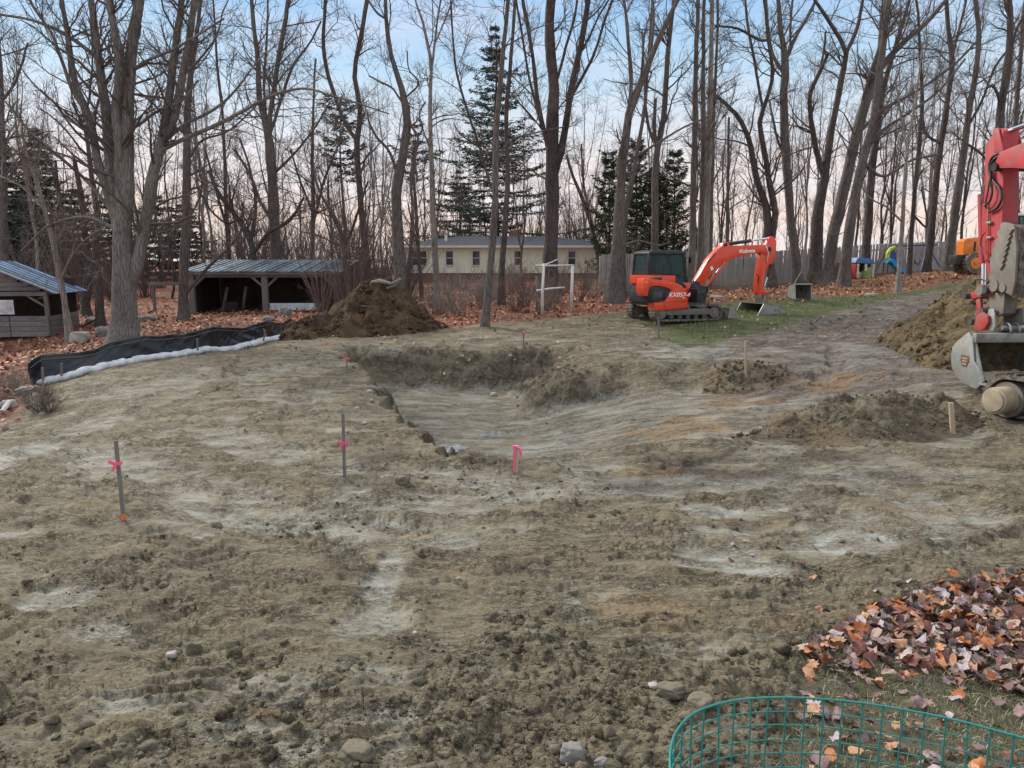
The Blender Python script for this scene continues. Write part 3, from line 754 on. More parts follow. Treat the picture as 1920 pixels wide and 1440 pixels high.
# ------------------------------------------------------------------ trees
TREE_RNG = np.random.default_rng(21)
def stem_points(pts, Y, rng, dY=0.0, S=22, top=True, first=False):
    """photo points (u, v, width in pixels) -> curve in the world at about distance Y, drifting dY nearer or farther"""
    n = len(pts); q = []; rad = []
    for i, (u, v, w) in enumerate(pts):
        yy = Y + dY * (i / max(1, n - 1))
        p = P(u, v, yy); q.append(p[:]); rad.append(max(0.012, w * 0.9 / 2 / F * depth_of(u, v, yy)))
    q = np.array(q); rad = np.array(rad)
    if first:
        g = gz(q[0][0], q[0][1])
        q = np.concatenate([[[q[0][0], q[0][1], min(q[0][2], g) - 0.35]], q]); rad = np.r_[rad[0] * 1.25, rad]
    if top and pts[-1][1] < 12:
        d = q[-1] - q[-2]; d = d / np.linalg.norm(d) + np.array([rng.normal() * .15, rng.normal() * .15, 0.2]); d /= np.linalg.norm(d)
        L = 3.8
        q = np.concatenate([q, [q[-1] + d * L * .5, q[-1] + d * L]]); rad = np.r_[rad, rad[-1] * 0.6, rad[-1] * 0.2]
    c, r = resample(q, rad, S)
    wob = np.cumsum(rng.normal(size=(S, 3)), 0); wob -= np.linspace(0, 1, S)[:, None] * wob[-1]
    wob[:, 2] = 0
    c = c + wob * (r.mean() * 0.10)
    return c, r
def knobby(V, amp, seed):
    return V + amp[:, None] * np.stack([noise(V[:, 2] * 2.1 + V[:, 0] * 5, V[:, 1] * 5, seed), noise(V[:, 2] * 2.3 + 7 + V[:, 0] * 5, V[:, 1] * 5, seed + 1), 0 * V[:, 0]], 1)
def tree(label, Y, stems, bark_m, dens=1.0, twig_m='twig', group=None, name='bare_tree', seed=1, long=1.0, dys=None, up=0.17, fine=1.0, low=0.3):
    rng = np.random.default_rng(seed * 13 + 5)
    curves = []
    for k, pts in enumerate(stems):
        dY = 0 if k == 0 else rng.uniform(-1.2, 1.2)
        Ys = Y
        if k:       # spring from the nearest place on what is already grown
            q0 = np.array(P(pts[0][0], pts[0][1], Y)[:]); allc = np.concatenate([c for c, _ in curves])
            j = int(np.argmin((allc[:, 0] - q0[0]) ** 2 + (allc[:, 2] - q0[2]) ** 2)); Ys = float(allc[j, 1]); dY -= (Ys - Y) * 0.5
        c, r = stem_points(pts, Ys, rng, dY, 26, True, k == 0)
        if k:
            t_ = np.linspace(0, 1, len(c))[:, None]; c = c + (allc[j] - c[0]) * (1 - t_) ** 6
        curves.append((c, r))
    base = curves[0][0][0].copy(); base[2] = gz(base[0], base[1])
    root = empty(name, base, 0, label, 'tree', group)
    for k, (c, r) in enumerate(curves):
        big = r.max()
        kk = 14 if big > 0.25 else (10 if big > 0.1 else 7)
        if k == 0:
            h = c[:, 2] - base[2]
            r = r * (1 + 0.42 * np.exp(-np.clip(h, 0, 9) / max(0.25, big * 0.9)))
        V, Q = tubes(c[None], r[None], kk)
        V = knobby(V, np.repeat(r, kk) * 0.28, seed + k)
        mesh_np('trunk' if k == 0 else 'limb', V - base, Q, M[bark_m], root)
    parts = []; L1s = []; R1s = []
    for k, (c, r) in enumerate(curves):
        L = np.linalg.norm(np.diff(c, axis=0), axis=1).sum()
        n = max(2, int(L * 1.65 * dens * (0.55 if k == 0 else 1)))
        p1, r1 = sprout(c[None], r[None], n, 8, 1.0 * long, 4.2 * long, 0.36, 0.013, 0.05, rng, low if k == 0 else 0.12, 1.0, (0.55, 1.3), up, 0.17)
        L1s.append(p1); R1s.append(r1)
    p1 = np.concatenate(L1s); r1 = np.concatenate(R1s)
    parts.append(tubes(p1, r1, 4))
    p2, r2 = sprout(p1, r1, max(2, int(round(7 * fine))), 5, 0.45, 1.6 * long, 0.5, 0.009, 0.021, rng, 0.12, 1.0, (0.45, 1.15), up, 0.2)
    parts.append(tubes(p2, r2, 3))
    p3, r3 = sprout(p2, r2, max(1, int(round(5 * fine))), 3, 0.25, 0.85, 0.6, 0.0065, 0.0105, rng, 0.15, 1.0, (0.4, 1.1), up, 0.2)
    parts.append(tubes(p3, r3, 3))
    V, Q = merge(parts)
    mesh_np('crown', V - base, Q, M[twig_m], root)
    return root

T = []
def add(label, Y, bark_m, stems, **kw): T.append((label, Y, stems, bark_m, kw))
add('giant many-stemmed maple, the thickest trunk in view, standing behind the black silt fence', 25, 'bark_grey', [
    [(233, 640, 56), (232, 600, 48), (230, 540, 45), (228, 480, 42), (229, 430, 38), (238, 380, 30), (239, 290, 25), (240, 200, 24), (245, 120, 22), (252, 60, 21), (264, 0, 20)],
    [(254, 555, 26), (268, 500, 26), (276, 440, 25), (286, 370, 24), (294, 310, 22), (306, 262, 20), (316, 200, 17), (324, 130, 15), (332, 60, 13), (341, 0, 12)],
    [(296, 300, 14), (322, 240, 15), (336, 180, 15), (348, 120, 15), (358, 60, 14), (368, 0, 13)],
    [(222, 470, 28), (212, 370, 24), (205, 290, 23), (198, 200, 20), (186, 130, 17), (178, 60, 14), (170, 0, 13)],
    [(222, 420, 24), (223, 290, 21), (222, 200, 20), (226, 120, 19), (216, 60, 16), (204, 0, 14)],
    [(216, 460, 24), (205, 400, 20), (184, 310, 18), (165, 215, 16), (145, 170, 14), (132, 100, 12), (122, 40, 10), (116, 0, 9)],
    [(164, 212, 10), (135, 165, 8), (118, 120, 7), (95, 60, 6), (60, 10, 5)],
    [(172, 92, 9), (120, 62, 8), (60, 38, 6), (0, 27, 5)],
    [(256, 138, 7), (275, 118, 6), (320, 95, 6), (360, 72, 5), (420, 35, 4)],
    [(262, 250, 7), (290, 215, 6), (340, 190, 5), (372, 150, 4)],
    [(308, 262, 8), (340, 236, 7), (400, 206, 6), (440, 172, 5), (472, 130, 4), (500, 95, 3)],
    [(302, 300, 10), (340, 272, 9), (400, 240, 8), (450, 212, 7), (520, 176, 6), (570, 166, 5), (630, 182, 4), (690, 200, 3), (730, 214, 3)],
    [(206, 402, 9), (170, 350, 7), (120, 300, 6), (60, 250, 5), (10, 190, 4)],
    [(214, 440, 10), (165, 410, 7), (100, 420, 5), (40, 470, 4)]], dens=1.15, seed=2)
add('straight grey trunk at the left post of the long open shed', 31, 'bark_mid', [
    [(344, 602, 24), (343, 560, 19), (345, 480, 18), (348, 400, 17), (350, 330, 16), (349, 250, 15), (352, 180, 13), (362, 100, 10), (372, 40, 8), (376, 0, 7)],
    [(347, 545, 7), (385, 505, 6), (430, 462, 5), (460, 420, 4), (478, 380, 3)], [(351, 300, 6), (380, 262, 5), (420, 250, 4), (480, 200, 3)]], seed=3)
add('slim pale tree leaning left beside the small tumbledown shed', 27, 'bark_pale', [
    [(131, 632, 16), (120, 570, 12), (108, 510, 11), (98, 460, 10), (86, 410, 9), (72, 360, 8), (52, 300, 6), (40, 240, 4)],
    [(112, 520, 5), (150, 460, 4), (200, 420, 3)], [(80, 390, 4), (40, 350, 3), (0, 330, 3)]], dens=1.2, twig_m='twig_pale', seed=4)
add('dark trunk close behind the left side of the giant maple', 31, 'bark_dark', [
    [(188, 605, 18), (186, 540, 16), (178, 470, 14), (180, 400, 12), (170, 330, 10), (160, 240, 8)]], seed=5)
add('dark pair of trunks deep in the shade behind the small shed', 36, 'bark_dark', [
    [(163, 575, 17), (165, 510, 15), (160, 440, 13), (150, 370, 11), (140, 300, 8)], [(162, 520, 10), (128, 440, 8), (112, 380, 7), (104, 300, 5)]], seed=6)
add('tall tree cut off by the left edge of the picture', 33, 'bark_mid', [
    [(14, 600, 20), (10, 500, 18), (6, 380, 16), (3, 250, 13), (1, 150, 10), (-4, 40, 8), (-6, 0, 8)], [(6, 360, 7), (40, 300, 5), (90, 250, 4)], [(3, 200, 7), (30, 150, 5), (52, 80, 4)]], seed=7, dens=1.2)
add('forked grey tree rising behind the middle of the long open shed roof', 40, 'bark_mid', [
    [(521, 570, 24), (519, 480, 21), (515, 400, 20), (510, 330, 19), (505, 270, 19), (500, 235, 14), (488, 200, 11), (482, 120, 10), (474, 50, 9), (470, 0, 8)],
    [(504, 262, 10), (507, 205, 10), (514, 170, 10), (525, 100, 10), (534, 50, 9), (542, 0, 9)],
    [(512, 250, 7), (530, 180, 6), (552, 120, 6), (582, 80, 4), (602, 40, 4)], [(508, 330, 7), (550, 290, 5), (590, 240, 4), (620, 190, 3)],
    [(520, 420, 9), (490, 380, 7), (470, 330, 6), (440, 280, 5)], [(503, 240, 6), (496, 160, 5), (500, 80, 5), (502, 0, 4)]], seed=8)
add('low spreading dark tree with crooked limbs behind the open shed', 38, 'bark_dark', [
    [(480, 560, 16), (476, 490, 14), (465, 440, 13), (440, 400, 10), (410, 360, 8), (390, 320, 6)], [(474, 480, 10), (500, 440, 8), (545, 410, 7), (570, 370, 5)],
    [(470, 450, 8), (480, 390, 7), (468, 320, 5), (450, 260, 4)], [(450, 415, 6), (430, 420, 5), (400, 400, 4), (370, 350, 4)]], seed=9, dens=1.5)
add('Y-shaped tree whose dark right fork bends up between shed and house', 37, 'bark_dark', [
    [(692, 545, 15), (688, 480, 14), (680, 420, 13), (673, 360, 12), (669, 300, 12), (668, 260, 12), (674, 225, 11), (673, 190, 10), (664, 150, 10), (668, 110, 10), (677, 70, 10), (683, 30, 10), (688, 0, 10)],
    [(666, 275, 8), (650, 245, 8), (637, 210, 7), (628, 180, 8), (614, 130, 8), (608, 80, 8), (610, 30, 7), (611, 0, 7)],
    [(676, 62, 4), (668, 45, 3), (665, 26, 2)]], seed=10, dens=0.85)
add('thick reddish trunk directly behind the dark topsoil heap', 29.5, 'bark_mid', [
    [(748, 562, 28), (748, 520, 25), (745, 440, 22), (741, 385, 22), (742, 340, 21), (752, 290, 19), (760, 235, 17), (757, 195, 16), (748, 155, 14), (735, 115, 10), (727, 70, 9), (723, 30, 8), (722, 0, 7)],
    [(742, 330, 7), (728, 282, 6), (705, 255, 5), (693, 230, 4), (688, 205, 3)], [(723, 45, 5), (708, 30, 5), (694, 8, 4)],
    [(750, 190, 5), (735, 165, 4), (710, 152, 4), (692, 142, 3)], [(762, 184, 4), (785, 153, 4), (768, 132, 3), (763, 95, 3)],
    [(765, 195, 5), (772, 235, 5), (783, 258, 5), (778, 290, 5), (782, 340, 5)], [(783, 260, 4), (792, 240, 4), (786, 215, 3), (798, 190, 3)]], seed=11, dens=0.7)
add('straight slender trunk in front of the left end of the pale yellow house', 33, 'bark_pale', [
    [(819, 560, 14), (815, 480, 13), (811, 400, 12), (809, 330, 11), (807, 260, 9), (806, 200, 9), (807, 150, 8), (808, 120, 7), (800, 75, 6), (790, 30, 5), (778, 0, 4)],
    [(810, 130, 5), (815, 85, 5), (820, 40, 4), (826, 0, 4)], [(815, 90, 3), (838, 30, 3), (850, 0, 3)]], seed=12, dens=0.8)
add('thin trunk in front of the yellow house, second from its left corner', 36, 'bark_mid', [
    [(790, 545, 9), (784, 460, 8), (779, 380, 7), (774, 300, 6), (778, 262, 5)], [(786, 470, 4), (772, 420, 4), (765, 380, 3)]], seed=13, twig_m='twig_pale', dens=1.0)
add('lone grey trunk leaning right at the edge of the graded clay', 24.6, 'bark_mid', [
    [(909, 608, 17), (913, 570, 15), (919, 510, 15), (925, 440, 15), (930, 380, 14), (932, 310, 13), (934, 240, 12), (942, 160, 10), (948, 80, 9), (954, 0, 8)],
    [(930, 300, 4), (960, 262, 4), (1000, 250, 3), (1058, 238, 3)]], seed=14, dens=0.55, low=0.5)
add('dark slender tree touching the lone grey trunk on its right side', 31, 'bark_dark', [
    [(940, 545, 14), (945, 460, 12), (950, 380, 11), (951, 300, 10), (950, 220, 9), (956, 140, 8), (962, 60, 7), (966, 0, 6)],
    [(930, 420, 6), (908, 340, 5), (893, 270, 5), (873, 205, 5), (856, 140, 5), (848, 60, 4), (845, 0, 4)], [(893, 272, 4), (862, 250, 3), (850, 230, 2)]], seed=15, dens=0.9)
add('huge dark double tree in front of the yellow house beside the white birch arbour', 35.5, 'bark_dark', [
    [(1035, 545, 36), (1035, 500, 31), (1037, 440, 29), (1038, 390, 28), (1037, 330, 28), (1040, 270, 27), (1043, 210, 25), (1042, 160, 22), (1036, 100, 21), (1032, 50, 20), (1036, 0, 18)],
    [(1052, 350, 15), (1060, 290, 15), (1066, 230, 14), (1073, 170, 13), (1088, 100, 12), (1098, 50, 12), (1106, 0, 11)],
    [(1070, 185, 7), (1095, 140, 7), (1115, 100, 6), (1130, 50, 5), (1148, 0, 5)], [(1078, 110, 4), (1103, 70, 4), (1122, 30, 4), (1140, 0, 4)],
    [(1028, 320, 10), (1018, 250, 9), (1008, 190, 9), (1000, 110, 8), (990, 50, 8), (980, 0, 7)], [(1018, 260, 6), (1003, 200, 6), (990, 140, 5), (978, 60, 5), (968, 0, 4)],
    [(1048, 170, 6), (1062, 90, 6), (1075, 40, 6), (1082, 0, 5)]], seed=16, dens=0.8)
add('big grey trunk just left of the cab of the orange excavator', 30, 'bark_mid', [
    [(1151, 562, 36), (1153, 520, 29), (1157, 470, 25), (1160, 400, 22), (1164, 345, 19), (1172, 270, 17), (1180, 212, 16), (1196, 170, 15), (1212, 130, 14), (1230, 80, 11), (1250, 35, 10), (1268, 0, 9)],
    [(1184, 205, 9), (1184, 150, 9), (1178, 90, 8), (1174, 40, 7), (1168, 0, 6)], [(1222, 110, 7), (1226, 60, 6), (1224, 0, 6)],
    [(1172, 235, 6), (1160, 300, 6), (1155, 330, 5)], [(1165, 460, 7), (1200, 452, 5), (1235, 460, 4), (1255, 455, 3)], [(1184, 300, 6), (1230, 270, 5), (1280, 240, 4), (1330, 218, 4)]], seed=17, dens=0.8)
add('second trunk rising from behind the base of the big grey one near the cab', 32, 'bark_mid', [
    [(1168, 550, 14), (1167, 470, 12), (1172, 400, 11), (1185, 330, 9), (1196, 270, 8), (1208, 200, 7), (1214, 120, 6), (1220, 40, 5), (1222, 0, 5)]], seed=18, dens=0.8)
add('smooth grey trunk directly above the roof of the orange excavator cab', 34, 'bark_mid', [
    [(1227, 540, 17), (1227, 470, 16), (1228, 400, 15), (1229, 330, 14), (1233, 280, 13), (1245, 225, 12), (1252, 150, 11), (1256, 90, 10), (1262, 40, 9), (1266, 0, 8)],
    [(1229, 280, 9), (1228, 230, 8), (1229, 185, 6)], [(1226, 290, 6), (1214, 230, 6), (1209, 160, 5), (1204, 60, 4)]], seed=19, dens=0.8)
for i, (u0, u1, w, l) in enumerate(((1296, 1306, 13, 'leftmost'), (1312, 1316, 12, 'second from left'), (1322, 1330, 14, 'third from left'), (1331, 1343, 10, 'rightmost'))):
    add(l + ' of the clump of four tall straight trunks right of the orange cab', 33.5 + i * 0.9, 'bark_mid' if i != 2 else 'bark_pale', [
        [(u0 - 6, 560, w + 6), (u0, 470, w + 3), (u0 + 2, 400, w), (u0 + 5, 300, w), ((u0 + u1) / 2 + 2, 200, w - 2), (u1, 100, w - 4), (u1 + 3, 0, w - 5)]], seed=20 + i, dens=1.3, long=0.8)
add('arching two-stemmed tree behind the end of the orange boom', 37, 'bark_dark', [
    [(1444, 540, 24), (1440, 470, 20), (1436, 390, 16), (1420, 345, 13), (1410, 300, 12), (1400, 255, 11), (1380, 215, 9), (1352, 188, 7), (1330, 170, 5)],
    [(1440, 470, 16), (1452, 400, 13), (1441, 340, 12), (1432, 280, 11), (1424, 225, 10), (1436, 190, 8), (1448, 140, 8), (1440, 80, 6), (1432, 0, 6)],
    [(1422, 215, 6), (1415, 130, 6), (1404, 60, 6), (1398, 0, 5)], [(1440, 95, 6), (1410, 70, 6), (1385, 55, 5), (1340, 48, 4)]], seed=26, dens=0.8)
add('stout upright trunk on the right of the arching two-stemmed tree', 39, 'bark_mid', [
    [(1497, 545, 21), (1490, 470, 18), (1482, 400, 17), (1478, 330, 17), (1474, 250, 17), (1473, 180, 16), (1475, 110, 15), (1468, 70, 10), (1460, 0, 8)],
    [(1477, 105, 9), (1492, 70, 8), (1515, 30, 7), (1530, 0, 6)], [(1473, 130, 7), (1450, 100, 7), (1440, 50, 6), (1436, 0, 5)], [(1480, 90, 5), (1482, 40, 5), (1486, 0, 5)], [(1463, 300, 6), (1448, 215, 5), (1443, 190, 4)]], seed=27, dens=0.9)
add('dark forked tree with a U-shaped crotch above the fence', 40, 'bark_dark', [
    [(1526, 545, 26), (1532, 470, 24), (1538, 400, 22), (1546, 345, 18), (1552, 300, 15), (1560, 250, 14), (1572, 190, 12), (1580, 150, 12), (1590, 95, 9), (1570, 60, 8), (1548, 25, 7), (1530, 0, 6)],
    [(1541, 340, 12), (1530, 270, 11), (1523, 215, 10), (1521, 175, 9), (1540, 130, 8), (1552, 100, 6)], [(1590, 95, 8), (1608, 50, 8), (1618, 0, 7)], [(1522, 172, 6), (1542, 110, 5), (1548, 60, 4)]], seed=28, dens=0.9)
add('broad trunk leaning hard to the right behind the fence', 41, 'bark_mid', [
    [(1548, 540, 24), (1562, 450, 23), (1580, 370, 22), (1598, 300, 21), (1613, 240, 20), (1630, 180, 20), (1645, 130, 20), (1655, 80, 17), (1658, 40, 16), (1668, 0, 15)],
    [(1640, 150, 12), (1668, 110, 12), (1700, 75, 11), (1735, 45, 9), (1770, 5, 8)], [(1610, 250, 8), (1650, 210, 7), (1720, 170, 6), (1790, 120, 5), (1840, 70, 4)],
    [(1590, 180, 7), (1620, 150, 7), (1650, 90, 7), (1690, 20, 6)]], seed=29, dens=1.2, long=1.2)
add('thick rough trunk standing in front of the fence right of the rusty sheet', 36.5, 'bark_mid', [
    [(1582, 535, 24), (1586, 480, 21), (1594, 420, 20), (1605, 360, 19), (1616, 300, 18), (1632, 240, 16), (1644, 180, 15), (1650, 120, 14), (1658, 60, 12), (1664, 0, 10)],
    [(1622, 290, 8), (1652, 250, 7), (1700, 215, 6), (1760, 170, 5), (1810, 110, 4)], [(1618, 300, 7), (1655, 330, 6), (1710, 300, 5), (1760, 290, 4)]], seed=30, dens=1.1, long=1.15)
add('darker trunk close behind the rough one at the fence', 43, 'bark_dark', [
    [(1622, 530, 18), (1628, 450, 17), (1632, 380, 16), (1638, 310, 15), (1648, 240, 13), (1658, 170, 11), (1680, 90, 9), (1700, 20, 7), (1706, 0, 6)]], seed=31, dens=1.2)
add('thin pale sapling trunk standing in the strip of grass', 32, 'bark_pale', [
    [(1683, 548, 11), (1686, 500, 9), (1690, 440, 9), (1694, 380, 8), (1699, 320, 8), (1703, 270, 6), (1712, 210, 5), (1722, 150, 4), (1730, 80, 3)],
    [(1690, 415, 4), (1665, 390, 4), (1630, 370, 3), (1610, 340, 3)], [(1701, 290, 4), (1690, 220, 4), (1680, 150, 3)]], seed=32, dens=0.8, low=0.45)
add('slim dark trunk next to the swing set', 42, 'bark_dark', [
    [(1704, 520, 11), (1708, 450, 10), (1712, 400, 9), (1716, 340, 8), (1722, 270, 8), (1727, 190, 7), (1724, 110, 6), (1718, 0, 5)], [(1712, 400, 5), (1735, 425, 4), (1728, 350, 3)]], seed=33)
add('leaning dark trunk behind the swing set crossbar', 46, 'bark_dark', [
    [(1738, 500, 15), (1746, 440, 14), (1752, 370, 13), (1760, 300, 12), (1768, 240, 11), (1776, 180, 11), (1784, 110, 10), (1778, 60, 8), (1774, 0, 8)], [(1784, 105, 6), (1800, 50, 5), (1812, 0, 5)],
    [(1757, 270, 6), (1735, 250, 6), (1728, 190, 5)]], seed=34, dens=1.1)
add('tall brown trunk leaning right beside the end post of the swing set', 45, 'bark_mid', [
    [(1773, 512, 19), (1783, 440, 17), (1793, 370, 16), (1802, 300, 14), (1812, 235, 13), (1820, 180, 12), (1830, 120, 10), (1834, 60, 9), (1828, 0, 9)],
    [(1812, 240, 6), (1840, 190, 5), (1870, 120, 5), (1910, 70, 4)], [(1808, 260, 6), (1850, 300, 5), (1872, 350, 4)]], seed=35, dens=1.2, long=1.2)
add('dark trunk crossing the top of the raised red arm', 40, 'bark_dark', [
    [(1872, 500, 20), (1874, 400, 18), (1876, 300, 17), (1881, 210, 16), (1890, 150, 15), (1896, 90, 14), (1897, 40, 11), (1893, 0, 10)],
    [(1880, 210, 7), (1860, 160, 5), (1850, 165, 4)], [(1895, 110, 7), (1905, 60, 6), (1918, 30, 5)]], seed=36, dens=1.2)
add('thin grey tree at the right edge of the picture', 46, 'bark_mid', [
    [(1908, 480, 12), (1905, 380, 11), (1903, 280, 10), (1906, 180, 9), (1914, 90, 8), (1922, 0, 7)]], seed=37, dens=1.2)
add('young crooked tree in front of the left wall of the yellow house', 40, 'bark_mid', [
    [(760, 540, 10), (770, 470, 8), (775, 400, 7), (770, 340, 6), (776, 290, 5)]], seed=38, dens=1.4, twig_m='twig_red')
add('thin tree with a bent stem left of the arched excavator boom', 44, 'bark_mid', [
    [(1366, 540, 9), (1364, 460, 8), (1365, 380, 7), (1366, 290, 6), (1367, 220, 5)]], seed=39, dens=1.2)
add('thin leaning tree right of the yellow house roof', 45, 'bark_mid', [
    [(1130, 540, 12), (1118, 460, 9), (1100, 390, 8), (1075, 330, 6), (1062, 290, 5)], [(1112, 430, 6), (1095, 350, 5), (1090, 270, 4)]], seed=40, dens=1.1, twig_m='twig_pale')
add('reddish crooked tree between the long shed and the topsoil heap', 34, 'bark_mid', [
    [(650, 580, 12), (648, 500, 11), (640, 440, 10), (622, 400, 8), (600, 360, 6), (585, 310, 5)], [(645, 470, 7), (670, 400, 6), (690, 340, 4)]], seed=41, dens=1.7, twig_m='twig_red')
add('leafless tree tangled with twigs left of the forked grey tree', 42, 'bark_dark', [
    [(430, 560, 12), (428, 470, 10), (424, 400, 9), (420, 300, 7), (415, 200, 6), (405, 110, 5), (400, 20, 4), (398, 0, 4)], [(426, 430, 6), (400, 340, 5), (385, 280, 4)]], seed=42, dens=1.3)
add('thin tree with fine twigs right of the forked grey tree', 44, 'bark_mid', [
    [(585, 560, 12), (586, 470, 10), (587, 400, 9), (585, 300, 7), (588, 200, 5), (592, 110, 4)], [(586, 420, 6), (612, 330, 5), (640, 260, 4)], [(586, 400, 5), (560, 330, 4), (545, 280, 4)]], seed=43, dens=1.5)
for label, Y, stems, bm, kw in T:
    tree(label, Y, stems, bm, **kw)
print('trees done')

# woods farther off: separate trees sharing a few shapes
def wild(seed, H, k0=7, lean=0.06, forks=2, low=0.25, sparse=1.0):
    rng = np.random.default_rng(seed)
    S = 16; z = np.linspace(-0.3, H, S)
    x = np.cumsum(rng.normal(size=S)) * 0.09 + lean * rng.uniform(-1, 1) * z; y = np.cumsum(rng.normal(size=S)) * 0.09
    c = np.stack([x - x[0], y - y[0], z], 1); r = np.linspace(1, 0.12, S) * H * 0.0072
    cs = [c]; rs = [r]
    for f in range(forks):
        i = int(S * rng.uniform(0.2, 0.5)); m = S - i
        d = rng.normal(size=2); d /= np.linalg.norm(d)
        zz = np.linspace(0, (H - z[i]) * rng.uniform(0.7, 0.95), S)
        off = (zz / zz[-1]) ** 0.8 * rng.uniform(0.9, 2.4)
        cs.append(np.stack([c[i, 0] + d[0] * off + np.cumsum(rng.normal(size=S)) * 0.05, c[i, 1] + d[1] * off, z[i] + zz], 1)); rs.append(r[i] * np.linspace(0.75, 0.12, S))
    c = np.stack(cs); r = np.stack(rs)
    T1 = tubes(c, r, 6)
    p1, r1 = sprout(c, r, int(14 * sparse), 6, 1.0, 3.6, 0.4, 0.013, 0.035, rng, low, 1.0, (0.55, 1.3), 0.22, 0.16)
    p2, r2 = sprout(p1, r1, 5, 4, 0.6, 1.7, 0.5, 0.009, 0.02, rng, 0.15, 1.0, (0.45, 1.1), 0.2, 0.18)
    p3, r3 = sprout(p2, r2, 3, 2, 0.4, 0.9, 0.6, 0.007, 0.012, rng, 0.2, 1.0, (0.4, 0.9), 0.4, 0.15)
    return T1, merge([tubes(p1, r1, 3), tubes(p2, r2, 3), tubes(p3, r3, 3)])
PROTO = []
for s in range(6):
    a, b = wild(300 + s, 15 + s % 3 * 1.5, forks=1 + s % 3, low=0.2)
    ta = mesh_np('trunk', a[0], a[1], M[('bark_mid', 'bark_dark', 'bark_pale')[s % 3]]); tb = mesh_np('crown', b[0], b[1], M['twig'])
    PROTO.append((ta.data, tb.data)); bpy.data.objects.remove(ta); bpy.data.objects.remove(tb)
def where(u):
    for lim, w in ((110, 'left of the giant maple'), (330, 'behind the giant maple'), (490, 'behind the left bays of the open shed'), (640, 'behind the right bay of the open shed'), (760, 'behind the topsoil heap'),
                   (950, 'at the left half of the yellow house'), (1140, 'at the right half of the yellow house'), (1290, 'behind the orange excavator cab'), (1450, 'behind the orange excavator boom'), (1580, 'above the fence right of the boom'),
                   (1700, 'behind the playhouse and climber'), (1790, 'behind the swing set'), (9999, 'at the far right behind the tractor')):
        if u < lim: return w
def wood_tree(i, x, y, s, label, group):
    root = empty('bare_tree', (x, y, gz(x, y)), (i * 2.39) % 6.28, label, 'tree', group); root.scale = (s, s, s)
    a, b = PROTO[i % 6]; link('trunk', a, root); link('crown', b, root)
rg = np.random.default_rng(5)
k = 0
# thinly spaced ones behind shed, house and fence
for u in np.linspace(-60, 1990, 62):
    u = u + rg.uniform(-18, 18); Y = rg.uniform(56, 76)
    p = P(u, 520, Y)
    if 560 < u < 1150: Y += 12; p = P(u, 520, Y)
    left = u < 640; mid = 640 <= u < 1140
    wood_tree(k, p.x, Y, rg.uniform(0.55, 1.05), ('thin bare tree far back, ' if (k % 2) else 'thin distant tree with a fine crown, ') + where(u),
              ('bare trees in the woods behind the sheds' if left else 'bare trees behind the yellow house' if mid else 'bare trees beyond the fence'))
    k += 1
# nearer fill between the traced trunks
for u, Y, s in ((60, 40, .8), (270, 46, .9), (318, 44, .7), (385, 50, .9), (455, 52, .8), (620, 48, .7), (720, 46, .7), (868, 62, .8), (980, 44, .65), (1095, 60, .8), (1390, 50, .8), (1350, 47, .7), (1510, 52, .8), (1560, 50, .7), (1668, 49, .8), (1730, 54, .8), (1765, 50, .7), (1800, 52, .9), (1850, 52, .9), (1480, 56, .9), (1640, 56, .9), (1700, 60, 1.), (1935, 44, .9), (1990, 50, .9), (-60, 38, .9), (-110, 44, 1.)):
    p = P(u, 520, Y)
    wood_tree(k, p.x, Y, s, 'slim bare tree between big trunks, ' + where(u), 'slim bare trees filling the gaps between the big trunks'); k += 1
# far wood that reads as one mass
far = []
for i in range(350):
    a = rg.uniform(-0.9, 0.9); Y = rg.uniform(80, 150); x = Y * math.tan(a) * 0.8
    H = rg.uniform(6, 13) if x > 4 else rg.uniform(4, 10)
    S = 4; z = np.linspace(0, H, S); c = np.stack([x + np.cumsum(rg.normal(size=S)) * 0.25, Y + 0 * z, z + gz(x, Y) - 0.2], 1)[None]; r = (np.linspace(1, 0.2, S) * rg.uniform(0.04, 0.09))[None]
    far.append(tubes(c, r, 4))
    p1, r1 = sprout(c, r, 16, 4, 0.8, 3.0, 0.5, 0.02, 0.04, rg, 0.15, 1.0, (0.35, 0.9), 0.5, 0.12)
    p2, r2 = sprout(p1, r1, 3, 2, 0.5, 1.6, 0.6, 0.014, 0.022, rg, 0.15, 1.0, (0.35, 0.9), 0.5, 0.12)
    far.append(tubes(p1, r1, 3)); far.append(tubes(p2, r2, 3))
V, Q = merge(far); tag(mesh_np('distant_woods', V, Q, M['twig']), 'far leafless woods closing the view behind everything', 'woods', None, 'stuff')

